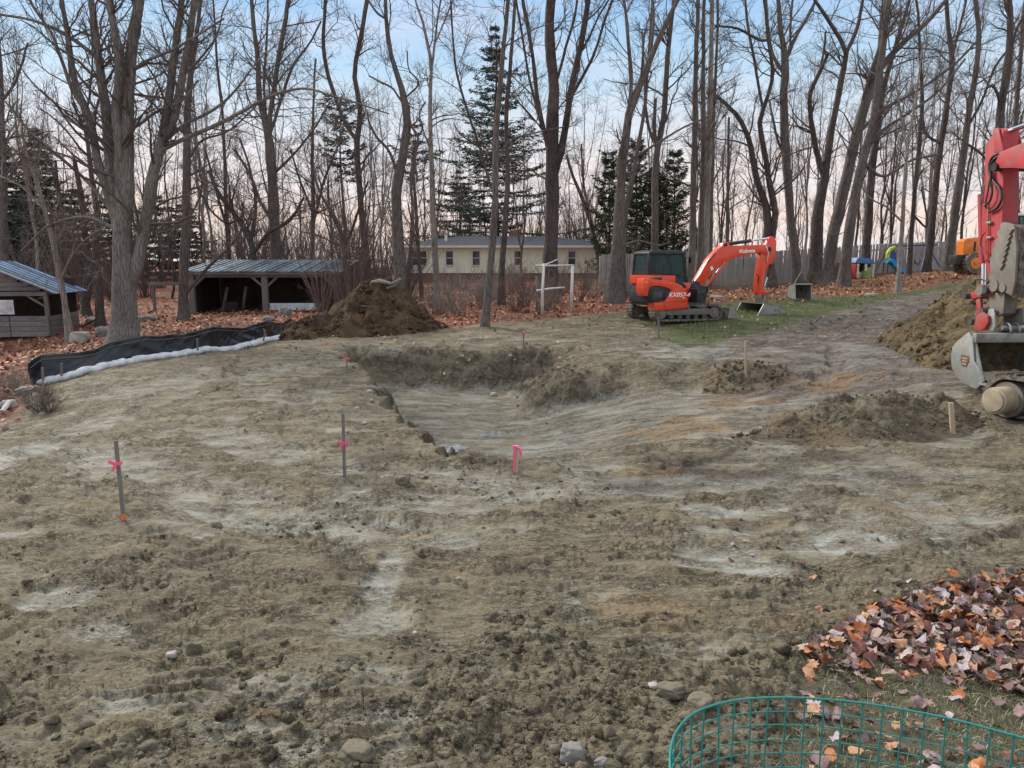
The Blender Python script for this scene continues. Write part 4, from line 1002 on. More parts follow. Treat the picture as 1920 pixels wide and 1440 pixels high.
# --- conifers: trunk with tiers of drooping boughs made of many needle sprays
def conifer(name, base, H, R, tiers, per, label, mat, seed, droop=0.25, bare=0.1, spray=0.28, dens=1.0, gap=0.0, rag=0.25, shape=1.0, group=None, top=0.0, wild_=0.6):
    rng = np.random.default_rng(seed)
    root = empty(name, base, 0, label, 'tree', group)
    S = 10; z = np.linspace(-0.2, H, S); c = np.stack([0.1 * np.sin(z * .5), 0 * z, z], 1)[None]
    V, Q = tubes(c, (np.linspace(1, 0.08, S) * H * 0.013)[None], 8); mesh_np('trunk', V, Q, M['bark_dark'], root)
    bp, br = [], []; tri_v = []
    for t in range(tiers):
        f = (t + rng.uniform(-.3, .3)) / tiers; zz = H * (bare + (1 - bare) * f)
        Rt = R * (1 - f) ** shape * rng.uniform(1 - rag, 1 + rag * .6) + top
        for q in range(per):
            if rng.uniform() < gap: continue
            a = 2 * PI * (q + rng.uniform(-.35, .35)) / per + t * 1.3; L = max(0.2, Rt * rng.uniform(0.65, 1.08) * (1 + wild_ * float(noise(np.array([math.cos(a) * 1.3 + seed]), np.array([math.sin(a) * 1.3 + zz * 0.55]), 3)[0])))
            s = np.linspace(0, 1, 6); x = s * L; zc = -droop * L * s ** 1.3 + 0.12 * L * s ** 3 * 2
            pts = np.stack([math.cos(a) * x, math.sin(a) * x, zz + zc], 1); bp.append(pts); br.append(np.linspace(0.03, 0.006, 6) * (0.5 + L / 3))
            n = int(26 * dens * (0.4 + L))
            ss = rng.uniform(0.12, 1.0, n) ** 0.8; b0 = np.stack([np.interp(ss, s, pts[:, j]) for j in range(3)], 1)
            side = np.array([-math.sin(a), math.cos(a), 0]); out = np.array([math.cos(a), math.sin(a), 0])
            w = (0.30 * L * (1.15 - ss) + 0.08)
            b0 += side * (rng.uniform(-1, 1, n) * w)[:, None] + np.stack([0 * ss, 0 * ss, rng.normal(size=n) * 0.06 - 0.03], 1)
            d = out * rng.uniform(0.3, 1, n)[:, None] + side * rng.uniform(-1, 1, n)[:, None] + np.array([0, 0, 1]) * rng.uniform(-0.5, 0.25, n)[:, None]
            d /= np.linalg.norm(d, axis=1, keepdims=True); l = spray * rng.uniform(0.6, 1.3, n)
            pr = np.cross(d, rng.normal(size=(n, 3))); pr /= np.linalg.norm(pr, axis=1, keepdims=True)
            hw = (spray * 0.17)
            tri_v.append(np.stack([b0 - pr * hw, b0 + pr * hw, b0 + d * l[:, None]], 1))
    V, Q = tubes(np.stack(bp), np.stack(br), 3); mesh_np('boughs', V, Q, M['bark_dark'], root)['kind'] = 'stuff'
    tv = np.concatenate(tri_v).reshape(-1, 3)
    o = mesh_np('foliage', tv, np.arange(len(tv)).reshape(-1, 3), M[mat], root, False)
    return root
def foot(u, v, Y):
    p = P(u, v, Y); return (p.x, p.y, gz(p.x, p.y))
conifer('spruce_tree', foot(930, 500, 58), 18.3, 5.2, 38, 9, 'tall ragged dark spruce towering behind the yellow house', 'needles', 1, droop=0.12, bare=0.08, dens=1.5, gap=0.38, rag=0.75, shape=0.7, spray=0.25, wild_=1.6)
conifer('spruce_tree', foot(862, 500, 66), 9.0, 3.9, 18, 10, 'lower spruce boughs left of the tall ragged spruce', 'needles', 2, droop=0.15, dens=0.7, gap=0.35, rag=0.5, shape=0.6)
conifer('spruce_tree', foot(90, 520, 58), 11.6, 3.4, 34, 11, 'pointed dark spruce at the far left with a narrow tip', 'needles', 3, dens=0.95, rag=0.25, gap=0.08, shape=0.8)
conifer('spruce_tree', foot(18, 520, 55), 12.3, 3.3, 34, 11, 'dark spruce nearest the left edge of the picture', 'needles', 4, dens=0.95, rag=0.3, gap=0.1, shape=0.8)
for i, (u, Y, H, R) in enumerate(((150, 60, 7.5, 3.2), (300, 62, 7.2, 3.4), (352, 64, 6.4, 3.2), (60, 50, 6.6, 3.0), (215, 56, 6.4, 3.0), (-60, 52, 11, 3.4), (-120, 48, 9, 3.4), (5, 47, 5.5, 2.8))):
    conifer('spruce_tree', foot(u, 520, Y), H, R, 14, 9, ('dark low evergreen in the shade right of the two pointed spruces', 'low dark evergreen deep behind the giant maple', 'low dark evergreen left of the open shed roof', 'low dark evergreen above the small shed roof', 'dark evergreen just left of the giant maple trunk', 'tall dark evergreen cut by the left edge', 'dark evergreen outside the left edge', 'small dark evergreen close to the left edge')[i], 'needles', 10 + i, dens=0.6, rag=0.35, gap=0.1, group='dark evergreens in the shade behind the sheds', shape=0.6, spray=0.42)
conifer('pine_tree', foot(648, 520, 62), 14.2, 2.9, 12, 7, 'pine with flat open tufts of needles behind the Y-shaped tree', 'needles', 30, droop=-0.1, bare=0.55, dens=0.8, gap=0.35, rag=0.6, shape=0.35, spray=0.36)
conifer('pine_tree', foot(782, 520, 66), 13.0, 2.4, 8, 6, 'small open pine crown right of the thick reddish trunk', 'needles', 31, droop=-0.1, bare=0.6, dens=0.7, gap=0.4, rag=0.6, shape=0.3, spray=0.36)
for i, (u, Y, H, R) in enumerate(((1138, 44, 7.6, 1.35), (1188, 46, 8.6, 1.5), (1222, 45, 6.8, 1.3), (1258, 45, 7.8, 1.4))):
    conifer('cedar_tree', foot(u, 520, Y), H, R, 26, 9, ('leftmost dark cedar by the corner of the yellow house', 'tallest dark cedar, behind the big grey trunk', 'dark cedar right behind the orange excavator cab roof', 'rightmost dark cedar, next to the clump of four trunks')[i],
            'needles_cedar', 40 + i, droop=-0.35, bare=0.08, dens=1.5, rag=0.6, gap=0.25, shape=0.5, spray=0.21, top=0.1)
print('conifers done')

# --- shrubs: many fine stems from one foot
def shrub_mesh(seed, H, n, spreadv, arch=0.0):
    rng = np.random.default_rng(seed); S = 7
    a = rng.uniform(0, 2 * PI, n); tilt = rng.uniform(0.05, spreadv, n); L = H * rng.uniform(0.55, 1.05, n)
    s = np.linspace(0, 1, S)[None]; th = tilt[:, None] + arch * s ** 1.5 * rng.uniform(0.4, 1.2, n)[:, None]
    dz = np.cos(th) * L[:, None] / (S - 1); dr = np.sin(th) * L[:, None] / (S - 1)
    z = np.cumsum(dz, 1) - dz[:, :1]; r = np.cumsum(dr, 1) - dr[:, :1] + rng.uniform(0, 0.25, n)[:, None]
    p = np.stack([np.cos(a)[:, None] * r, np.sin(a)[:, None] * r, z - 0.03], 2) + np.cumsum(rng.normal(size=(n, S, 3)) * 0.02, 1)
    R = np.linspace(1, 0.4, S)[None] * rng.uniform(0.008, 0.017, n)[:, None]
    p2, r2 = sprout(p, R, 5, 4, 0.25, 0.8, 0.6, 0.005, 0.009, rng, 0.25, 1.0, (0.3, 0.9), 0.3, 0.2)
    p3, r3 = sprout(p2, r2, 2, 2, 0.15, 0.4, 0.7, 0.004, 0.006, rng, 0.2, 1.0, (0.3, 0.9), 0.2, 0.2)
    return merge([tubes(p, R, 4), tubes(p2, r2, 3), tubes(p3, r3, 3)])
SH = []
for i, (H, n, sp_, ar) in enumerate(((2.4, 26, 0.5, 0.3), (1.7, 30, 0.6, 0.5), (1.1, 34, 0.8, 0.4), (3.2, 18, 0.35, 0.35))):
    for mt in ('twig', 'twig_red', 'twig_pale'):
        V, Q = shrub_mesh(500 + i, H, n, sp_, ar); o = mesh_np('shrub', V, Q, M[mt]); SH.append(o.data); bpy.data.objects.remove(o)
def shrub(u, Y, kind, s, label, group):
    if group and 'weeds' not in group: label = label + ', ' + where(u)
    p = P(u, 560, Y); o = link('shrub', SH[kind], None, (p.x, Y, gz(p.x, Y))); o.scale = (s, s, s); o.rotation_euler = (0, 0, u * 1.7)
    tag(o, label, 'shrub', group)
L_A = ('bare twiggy shrub in the thicket', 'bare shrubs in front of the yellow house')
L_B = ('bare reddish shrub of the middle thicket', 'bare shrubs right of the open shed')
L_C = ('low bare shrub at the foot of the fence', 'low bare shrubs along the fence')
L_D = ('scrubby bare bush in the shaded tangle', 'scrubby bushes behind the small shed')
for i in range(30):
    shrub(rg.uniform(755, 1135), rg.uniform(27.5, 44), int(rg.choice([1, 2, 4, 5, 5, 7, 8, 8])), rg.uniform(0.6, 1.0), *L_A)
for i in range(26):
    shrub(rg.uniform(600, 770), rg.uniform(29, 46), int(rg.choice([0, 1, 3, 4, 9, 10])), rg.uniform(0.7, 1.3), *L_B)
for i in range(15):
    u = rg.uniform(1150, 1580); shrub(u, np.interp(u, [1150, 1460, 1600], [33, 38, 41]) + rg.uniform(-3.5, 1.0), int(rg.choice([5, 8, 8])), rg.uniform(0.35, 0.7), *L_C)
for i in range(56):
    u = rg.uniform(-60, 620); shrub(u, rg.uniform(34 if u < 150 else 41, 58), int(rg.choice([0, 1, 3, 4, 9, 10, 11])), rg.uniform(0.8, 1.6), *L_D)
for u, Y, kd, s, l in ((860, 28.5, 5, 1.05, 'pale arching bush with stems fanned out to the right, beside the lone grey trunk'), (905, 30, 5, 0.95, 'second pale arching bush behind the lone grey trunk'),
                       (600, 33, 11, 1.0, 'thin saplings growing up through the right bay of the open shed'), (1085, 31, 1, 0.8, 'reddish bush growing right beside the birch arbour'), (985, 30, 4, 0.8, 'tangled bush left of the birch arbour')):
    shrub(u, Y, kd, s, l, None)
for i in range(46):
    u = rg.uniform(-40, 1120); shrub(u, rg.uniform(44, 60) + (14 if u > 740 else 0), int(rg.choice([0, 1, 9, 10, 9, 10])), rg.uniform(1.5, 2.6), 'tall leafless sapling in the far thicket', 'tall thicket saplings in the far background')
for i in range(16):
    shrub(rg.uniform(-80, 75), rg.uniform(13.6, 18.5), int(rg.integers(6, 9)), rg.uniform(0.25, 0.5), 'small dry weed among the leaves below the silt fence end', 'dry weeds below the end of the silt fence')

# ------------------------------------------------------------------ sheds, house, fences
M['old_wood'] = wood('old_wood', (0.17, 0.15, 0.13), (0.33, 0.30, 0.265))
M['old_wood_h'] = wood('old_wood_h', (0.16, 0.145, 0.13), (0.34, 0.32, 0.30), (1.2, 8, 8))
M['fence_wood'] = wood('fence_wood', (0.30, 0.27, 0.25), (0.52, 0.48, 0.44), (9, 9, 0.8))
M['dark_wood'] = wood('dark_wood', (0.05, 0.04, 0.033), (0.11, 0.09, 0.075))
M['new_wood'] = wood('new_wood', (0.52, 0.40, 0.26), (0.68, 0.55, 0.38), (10, 10, 1.5))
M['stake_grey'] = wood('stake_grey', (0.17, 0.15, 0.14), (0.30, 0.27, 0.25), (14, 14, 2))
M['roof_metal'] = paint('roof_metal', (0.22, 0.30, 0.36), 0.38, (0.10, 0.09, 0.08), 0.5, 2.0, 0.7, 0.1)
M['roof_metal_dark'] = paint('roof_metal_dark', (0.10, 0.14, 0.17), 0.4, (0.09, 0.08, 0.07), 0.5, 2.0, 0.7, 0.1)
M['roof_blue'] = paint('roof_blue', (0.16, 0.27, 0.52), 0.35, (0.09, 0.10, 0.12), 0.3, 2.0, 0.5, 0.1)
M['white_metal'] = paint('white_metal', (0.62, 0.64, 0.66), 0.45, (0.30, 0.27, 0.22), 0.4, 2.0, 0.2, 0.1)
M['yellow_siding'] = paint('yellow_siding', (0.86, 0.84, 0.64), 0.6, (0.40, 0.38, 0.28), 0.25, 1.0, 0, 0.05, var=0.06)
M['white_trim'] = paint('white_trim', (0.72, 0.73, 0.72), 0.5, None, 0, 2.0, 0, 0.05, var=0.05)
M['shingles'] = paint('shingles', (0.075, 0.08, 0.095), 0.85, (0.12, 0.12, 0.125), 0.5, 6.0, 0, 0.4)
M['brick_red'] = paint('brick_red', (0.22, 0.11, 0.085), 0.85, (0.15, 0.11, 0.10), 0.4, 5.0, 0, 0.3)
M['glass_dark'] = paint('glass_dark', (0.025, 0.03, 0.035), 0.06, None, 0, 1.0, 0, 0, var=0.1)
M['shutter'] = paint('shutter', (0.035, 0.04, 0.045), 0.6)
M['black_plastic'] = paint('black_plastic', (0.012, 0.013, 0.016), 0.30, (0.07, 0.06, 0.05), 0.25, 3.0, 0, 0.1)
M['white_cloth'] = paint('white_cloth', (0.56, 0.57, 0.58), 0.85, (0.34, 0.30, 0.24), 0.42, 4.0, 0, 0.3)
M['pink'] = paint('pink_ribbon', (0.95, 0.15, 0.27), 0.5, None, 0, 4.0, 0, 0)
M['orange_spray'] = paint('orange_spray', (0.95, 0.20, 0.05), 0.6, None, 0, 9.0)
M['stone'] = paint('field_stone', (0.20, 0.185, 0.165), 0.9, (0.27, 0.24, 0.19), 0.4, 5.0, 0, 0.5)
M['stone_clay'] = paint('stone_clay', (0.17, 0.145, 0.10), 0.95, (0.14, 0.115, 0.08), 0.5, 9.0, 0, 0.6)
M['stone_white'] = paint('pale_boulder', (0.38, 0.35, 0.31), 0.85, (0.24, 0.21, 0.17), 0.5, 3.0, 0, 0.5)
M['birch'] = paint('birch_bark', (0.66, 0.63, 0.58), 0.8, (0.12, 0.10, 0.09), 0.28, 14.0, 0, 0.3, (1, 1, 1))
M['blue_paint'] = paint('blue_paint', (0.04, 0.09, 0.28), 0.4)
M['blue_toy'] = paint('blue_toy', (0.03, 0.36, 0.75), 0.4)
M['blue_roof_toy'] = paint('blue_roof_toy', (0.06, 0.20, 0.42), 0.5)
M['yellow_toy'] = paint('yellow_toy', (0.62, 0.66, 0.10), 0.45)
M['cream_toy'] = paint('cream_toy', (0.66, 0.60, 0.45), 0.5)
M['green_toy'] = paint('green_toy', (0.30, 0.40, 0.15), 0.5)
M['red_toy'] = paint('red_toy', (0.45, 0.05, 0.05), 0.5)
M['rust_sheet'] = paint('rust_sheet', (0.16, 0.085, 0.06), 0.85, (0.10, 0.05, 0.04), 0.5, 3.0)
M['steel_dark'] = paint('steel_dark', (0.05, 0.05, 0.052), 0.45, (0.16, 0.13, 0.10), 0.3, 6.0, 0.4)
M['steel_leg'] = paint('steel_leg', (0.45, 0.45, 0.46), 0.35, None, 0, 5.0, 0.7)

def V3(p): return Vector(p[:3])
# long open shed with three bays
def open_shed():
    Y = 34.0; g = P(355, 586, Y)
    L = P(352, 520, Y).x; R = P(635, 520, Y).x; zf = P(400, 511, Y).z; Yb = 37.6; zb = P(400, 488.5, Yb + 0.2).z
    base = Vector(((L + R) / 2, Y, gz((L + R) / 2, Y)))
    root = empty('open_shed', base, 0, 'long low open-fronted shed with a bluish sheet metal roof, left of the dirt heap', 'shed')
    w = R - L; hl = -w / 2; hr = w / 2; dz = base.z; zf -= dz; zb -= dz; D = Yb - Y
    gl = lambda x, y: gz(base.x + x, base.y + y) - dz
    for x in (hl + 0.12, hl + w * 0.505, hr - 0.12):
        b = gl(x, 0) - 0.25; MB().box((x, 0.1, (b + zf - 0.1) / 2), (0.27, 0.22, zf - 0.1 - b)).build('post', M['old_wood'], root, bevel=0.02)
        for s in (-1, 1):
            if (x < hl + 1 and s < 0) or (x > hr - 1 and s > 0): continue
            MB().bar((x + s * 0.1, 0.1, zf - 0.62), (x + s * 0.62, 0.1, zf - 0.16), 0.1, 0.1).build('brace', M['old_wood'], root)
    MB().box((0, 0.08, zf - 0.12), (w + 0.1, 0.14, 0.2)).build('beam', M['old_wood_h'], root)
    MB().box((0, -0.16, zf - 0.02), (w + 0.35, 0.05, 0.13)).build('fascia', M['old_wood_h'], root)
    n = 25; pw = (w + 0.4) / n
    for i in range(n):
        x = hl - 0.2 + pw * (i + 0.5)
        m = MB(); y0, y1 = -0.22, D + 0.25; za, zc = zf + 0.05, zb + 0.02
        k = 4
        for j in range(k):       # corrugated sheet: ribs standing up from a pan
            a = -pw / 2 + pw * j / k; c = a + pw / k
            hh = 0.035 if j == 0 else (0.012 if j == 2 else 0.0)
            m.add([(x + a, y0, za + hh), (x + c, y0, za + hh), (x + c, y1, zc + hh), (x + a, y1, zc + hh), (x + a, y0, za + hh - 0.05), (x + c, y0, za + hh - 0.05), (x + c, y1, zc + hh - 0.05), (x + a, y1, zc + hh - 0.05)],
                  [(0, 1, 2, 3), (7, 6, 5, 4), (0, 4, 5, 1), (3, 2, 6, 7), (0, 3, 7, 4), (1, 5, 6, 2)])
        m.build('roof_panel', M['roof_metal'] if i in (0, 2, 5, 11, 15, 18, 23, 24) or i % 4 == 0 else M['roof_metal_dark'], root)
    nb = 30
    for i in range(nb):
        x = hl + w * (i + 0.5) / nb; b = gl(x, D) - 0.2
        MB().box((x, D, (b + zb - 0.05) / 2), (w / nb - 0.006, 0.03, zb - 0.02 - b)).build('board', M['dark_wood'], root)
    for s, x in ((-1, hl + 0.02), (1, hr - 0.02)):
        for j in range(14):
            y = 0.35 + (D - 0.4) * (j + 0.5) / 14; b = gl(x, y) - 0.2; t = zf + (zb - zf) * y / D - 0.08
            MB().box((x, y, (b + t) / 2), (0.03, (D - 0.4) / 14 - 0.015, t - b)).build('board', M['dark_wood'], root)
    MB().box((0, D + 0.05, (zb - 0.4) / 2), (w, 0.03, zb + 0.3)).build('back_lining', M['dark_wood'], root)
    for i in range(9):
        x = hl + 0.3 + (w - 0.6) * i / 8
        MB().bar((x, 0.0, zf - 0.04), (x, D, zb - 0.06), 0.06, 0.12).build('rafter', M['dark_wood'], root)
    return base, w, zf
SB, SW, SZ = open_shed()
def lean_board(p0, p1, w, h, mat, label, name='board', cat='board', grp=None):
    a, b = Vector(p0), Vector(p1); c = (a + b) / 2
    o = MB().bar(a - c, b - c, w, h).build(name, mat, None, loc=c); tag(o, label, cat, grp)
for u, du, l in ((418, 4, 'dusty plank leaning in the left bay of the open shed'), (455, 3, 'second dusty plank, leaning further right in the left bay of the open shed')):
    p = P(u, 585, 35.2); g = gz(p.x, p.y); lean_board((p.x, p.y, g), (p.x + du / 25, p.y + 0.3, g + 1.1), 0.16, 0.04, M['old_wood'], l)
p = P(555, 580, 34.6); g = gz(p.x, p.y)
m = MB()
for j in range(36): m.box((-1.25 + 2.5 * (j + 0.5) / 36, 0.01 * (j % 2), 0.16), (2.5 / 36, 0.02, 0.32))
o = m.build('metal_sheet', M['white_metal'], None, loc=(p.x, p.y - 0.4, g)); o.rotation_euler = (-0.25, 0, 0.05); tag(o, 'strip of whitish corrugated metal standing on edge under the right bay of the open shed', 'metal sheet')
for u, v, s, l in ((478, 585, 0.25, 'small crate-like wooden box at the foot of the middle post'),):
    p = P(u, v, 35.0); g = gz(p.x, p.y)
    m = MB()
    for k in range(4):
        m.box((0, -0.3, 0.06 + k * 0.1), (0.6, 0.02, 0.08)); m.box((0, 0.3, 0.06 + k * 0.1), (0.6, 0.02, 0.08)); m.box((-0.3, 0, 0.06 + k * 0.1), (0.02, 0.6, 0.08)); m.box((0.3, 0, 0.06 + k * 0.1), (0.02, 0.6, 0.08))
    tag(m.build('crate', M['dark_wood'], None, loc=(p.x - 1, p.y, g)), 'slatted dark crate standing in the left bay of the open shed', 'crate')
# rail left of the open shed
p0 = P(290, 575, 36); p1 = P(338, 532, 36)
m = MB(); m.box((0, 0, 0.6), (0.1, 0.1, 1.6))
root = empty('hitching_rail', (p0.x, 36, gz(p0.x, 36)), 0, 'grey wooden rail on a post between the giant maple and the open shed', 'rail')
zr = P(300, 532, 36).z - gz(p0.x, 36)
MB().box((0, 0, zr / 2 - 0.1), (0.11, 0.11, zr + 0.2)).build('post', M['old_wood'], root); MB().box((1.45, 0, zr / 2 - 0.1), (0.11, 0.11, zr + 0.2)).build('post', M['old_wood'], root)
MB().box((0.72, -0.08, zr), (1.8, 0.06, 0.16)).build('rail', M['old_wood_h'], root)

def small_shed():
    c = P(97, 636, 29); gz0 = gz(c.x, 29)
    ang = math.radians(14)          # turned a little
    root = empty('tumbledown_shed', (c.x, 29, gz0), ang, 'small tumbledown grey shed with a blue-edged metal roof at the left edge of the picture', 'shed')
    # local: x to the right along the front, y to the back; origin at the front right corner
    H = 1.72; W = 4.4; D = 3.4
    def roofz(x): return H + 0.08 + (-x) * 0.46 if x > -2.3 else H + 0.08 + 2.3 * 0.46 - (-x - 2.3) * 0.46
    for i, x in enumerate((-0.06, -2.0, -W)):
        MB().box((x, 0, H / 2 - 0.15), (0.14, 0.14, H + 0.3)).build('post', M['old_wood'], root)
    for y in (D * 0.5, D): MB().box((-0.06, y, H / 2 - 0.15), (0.12, 0.12, H + 0.3)).build('post', M['dark_wood'], root)
    MB().box((-W / 2, -0.02, H - 0.06), (W, 0.12, 0.16)).build('beam', M['old_wood_h'], root)
    MB().box((0.0, D / 2, H - 0.04), (0.1, D, 0.14)).build('beam', M['old_wood_h'], root)
    for k in range(4):
        for x0, x1 in ((-W, -2.9), (-2.88, -1.35), (-1.33, -0.02)):
            z = 0.02 + k * 0.2; MB().box(((x0 + x1) / 2, -0.09 - 0.006 * (k % 2), z + 0.1), (x1 - x0 - 0.01, 0.03, 0.185), Matrix.Rotation(0.006 * ((k * 3 + int(x0)) % 3 - 1), 3, 'Y')).build('plank', M['old_wood_h'], root)
    for k in range(4):
        z = 0.0 + k * 0.2; MB().box((0.03, D / 2, z + 0.1), (0.03, D, 0.185)).build('plank', M['old_wood'], root)
    for k in range(7):           # gable boards over the opening
        z0 = H + 0.06 + k * 0.17; x1 = -(z0 + 0.1 - H - 0.05) / 0.46; x0 = -2.3 - (2.3 + x1)
        if x1 < -2.2: break
        MB().box(((x0 + x1) / 2, -0.03, z0 + 0.08), (x1 - x0, 0.03, 0.16)).build('gable_board', M['old_wood_h'], root)
    MB().bar((-0.12, 0.0, H - 0.55), (-0.75, 0.0, H - 0.1), 0.07, 0.07).build('brace', M['old_wood'], root)
    for k in range(6):
        m = MB(); m.box((-2.35, -0.12, 0.92 + 0.09 * k), (2.4, 0.02, 0.062)); m.box((-2.35, -0.10, 0.965 + 0.09 * k), (2.4, 0.02, 0.04))
        m.build('metal_slat', M['white_metal'], root)
    n = 7
    for i in range(n):
        for side in (0, 1):
            y0 = -0.35 + (D + 0.7) * i / n; y1 = y0 + (D + 0.7) / n - 0.01
            xs = (0.38, -2.3) if side == 0 else (-2.3, -4.9)
            z0, z1 = roofz(xs[0]) + 0.05, roofz(xs[1]) + 0.05
            m = MB(); m.add([(xs[0], y0, z0), (xs[1], y0, z1), (xs[1], y1, z1), (xs[0], y1, z0), (xs[0], y0, z0 - 0.03), (xs[1], y0, z1 - 0.03), (xs[1], y1, z1 - 0.03), (xs[0], y1, z0 - 0.03)],
                  [(0, 1, 2, 3), (7, 6, 5, 4), (0, 4, 5, 1), (3, 2, 6, 7), (0, 3, 7, 4), (1, 5, 6, 2)])
            m.bar((xs[0], y0, z0 + 0.01), (xs[1], y0, z1 + 0.01), 0.04, 0.04)
            m.build('roof_panel', M['roof_blue'] if i in (3, 6) else (M['roof_metal_dark'] if i % 2 else M['roof_metal']), root)
    MB().box((-W / 2, D, H / 2 + .2), (W, 0.05, H + .6)).build('back_wall', M['dark_wood'], root)
small_shed()

def house():
    Y = 50.0
    xl = P(757, 500, Y).x; xr = P(1139, 500, Y).x; ze = P(900, 463, Y).z; zr = P(900, 443.5, Y + 4).z; zb = P(900, 512, Y).z
    W = xr - xl; D = 8.0; base = Vector(((xl + xr) / 2, Y, gz((xl + xr) / 2, Y)))
    root = empty('yellow_house', base, 0, 'long pale yellow ranch house with a dark hipped roof behind the trees', 'house')
    ze -= base.z; zr -= base.z; zb -= base.z; h = W / 2
    MB().box((0, D / 2, zb / 2 - 0.5), (W - 0.06, D - 0.06, zb + 1.0)).build('foundation', M['brick_red'], root)
    MB().box((0, D / 2, (zb + ze) / 2), (W - 0.1, D - 0.1, ze - zb)).build('wall', M['yellow_siding'], root)
    nb = 12; sh = (ze - zb) / nb
    wins = [(780, 0), (793, 0), (843, 0), (893, 0), (971, 1), (1072, 1)]
    wx = [P(u, 480, Y).x - base.x for u, _ in wins]
    for k in range(nb):
        z = zb + sh * k
        cuts = sorted([(x - 0.24, x + 0.24) for x in wx]) if zb + 0.45 < z + sh / 2 < ze - 0.25 else []
        a = -h
        for c0, c1 in cuts + [(h, h)]:
            MB().prism([(0, z + 0.003), (-0.045, z + 0.003), (-0.02, z + sh), (0, z + sh)], a, c0, 'x').build('siding_board', M['yellow_siding'], root); a = c1
        MB().box((-h - 0.02, D / 2, z + sh / 2), (0.03, D, sh - 0.01)).build('siding_board', M['yellow_siding'], root)
        MB().box((h + 0.02, D / 2, z + sh / 2), (0.03, D, sh - 0.01)).build('siding_board', M['yellow_siding'], root)
    for (u, kind), x in zip(wins, wx):
        zz0, zz1 = zb + 0.5, ze - 0.22
        f = MB().box((x, -0.03, zz1), (0.5, 0.1, 0.06)).box((x, -0.03, zz0), (0.5, 0.12, 0.06)).box((x - 0.25, -0.03, (zz0 + zz1) / 2), (0.05, 0.1, zz1 - zz0)).box((x + 0.25, -0.03, (zz0 + zz1) / 2), (0.05, 0.1, zz1 - zz0)).box((x, -0.025, (zz0 + zz1) / 2), (0.45, 0.05, 0.04)).build('window', M['white_trim'], root)
        MB().box((x, -0.01, (zz0 + zz1) / 2), (0.44, 0.02, zz1 - zz0 - 0.05)).build('pane', M['glass_dark'], f)
    for x in (-h, P(835, 480, Y).x - base.x, h):
        MB().box((x, -0.07, (zb + ze) / 2), (0.10, 0.08, ze - zb)).build('downspout', M['white_trim'], root)
    MB().box((0, -0.42, ze + 0.02), (W + 0.9, 0.12, 0.14)).build('gutter', M['white_trim'], root)
    MB().box((0, D / 2, ze - 0.03), (W + 0.8, D + 0.8, 0.05)).build('soffit', M['white_trim'], root)
    e = 0.45; r0 = -h + 3.4; r1 = h - 3.4
    m = MB(); z0 = ze + 0.08
    m.add([(-h - e, -e, z0), (h + e, -e, z0), (h + e, D + e, z0), (-h - e, D + e, z0), (r0, D / 2, zr), (r1, D / 2, zr)],
          [(0, 1, 5, 4), (1, 2, 5), (2, 3, 4, 5), (3, 0, 4), (3, 2, 1, 0)])
    rf = m.build('roof', M['shingles'], root)
    ns = 9
    for k in range(ns):         # shingle courses as shallow steps
        f0, f1 = k / ns, (k + 1) / ns
        def pt(x0, y0, x1, y1, f, dz): return (x0 + (x1 - x0) * f, y0 + (y1 - y0) * f, z0 + (zr - z0) * f + dz)
        a = pt(-h - e, -e, r0, D / 2, f0, 0.045); b = pt(h + e, -e, r1, D / 2, f0, 0.045); c = pt(h + e, -e, r1, D / 2, f1, 0.015); d = pt(-h - e, -e, r0, D / 2, f1, 0.015)
        lo = [(q[0], q[1], q[2] - 0.05) for q in (a, b, c, d)]
        MB().add([a, b, c, d] + lo, [(0, 1, 2, 3), (7, 6, 5, 4), (0, 4, 5, 1), (2, 6, 7, 3), (1, 5, 6, 2), (3, 7, 4, 0)]).build('shingle_course', M['shingles'], rf)
    vp = MB().cyl((P(835, 450, 51).x - base.x, 1.6, ze + 0.2), (P(835, 450, 51).x - base.x, 1.6, ze + 0.85), 0.09).build('vent_pipe', M['white_trim'], rf)
    MB().box((0.6, D / 2 + 0.5, zr + 0.12), (0.7, 0.6, 0.7)).build('chimney', M['brick_red'], rf)
house()

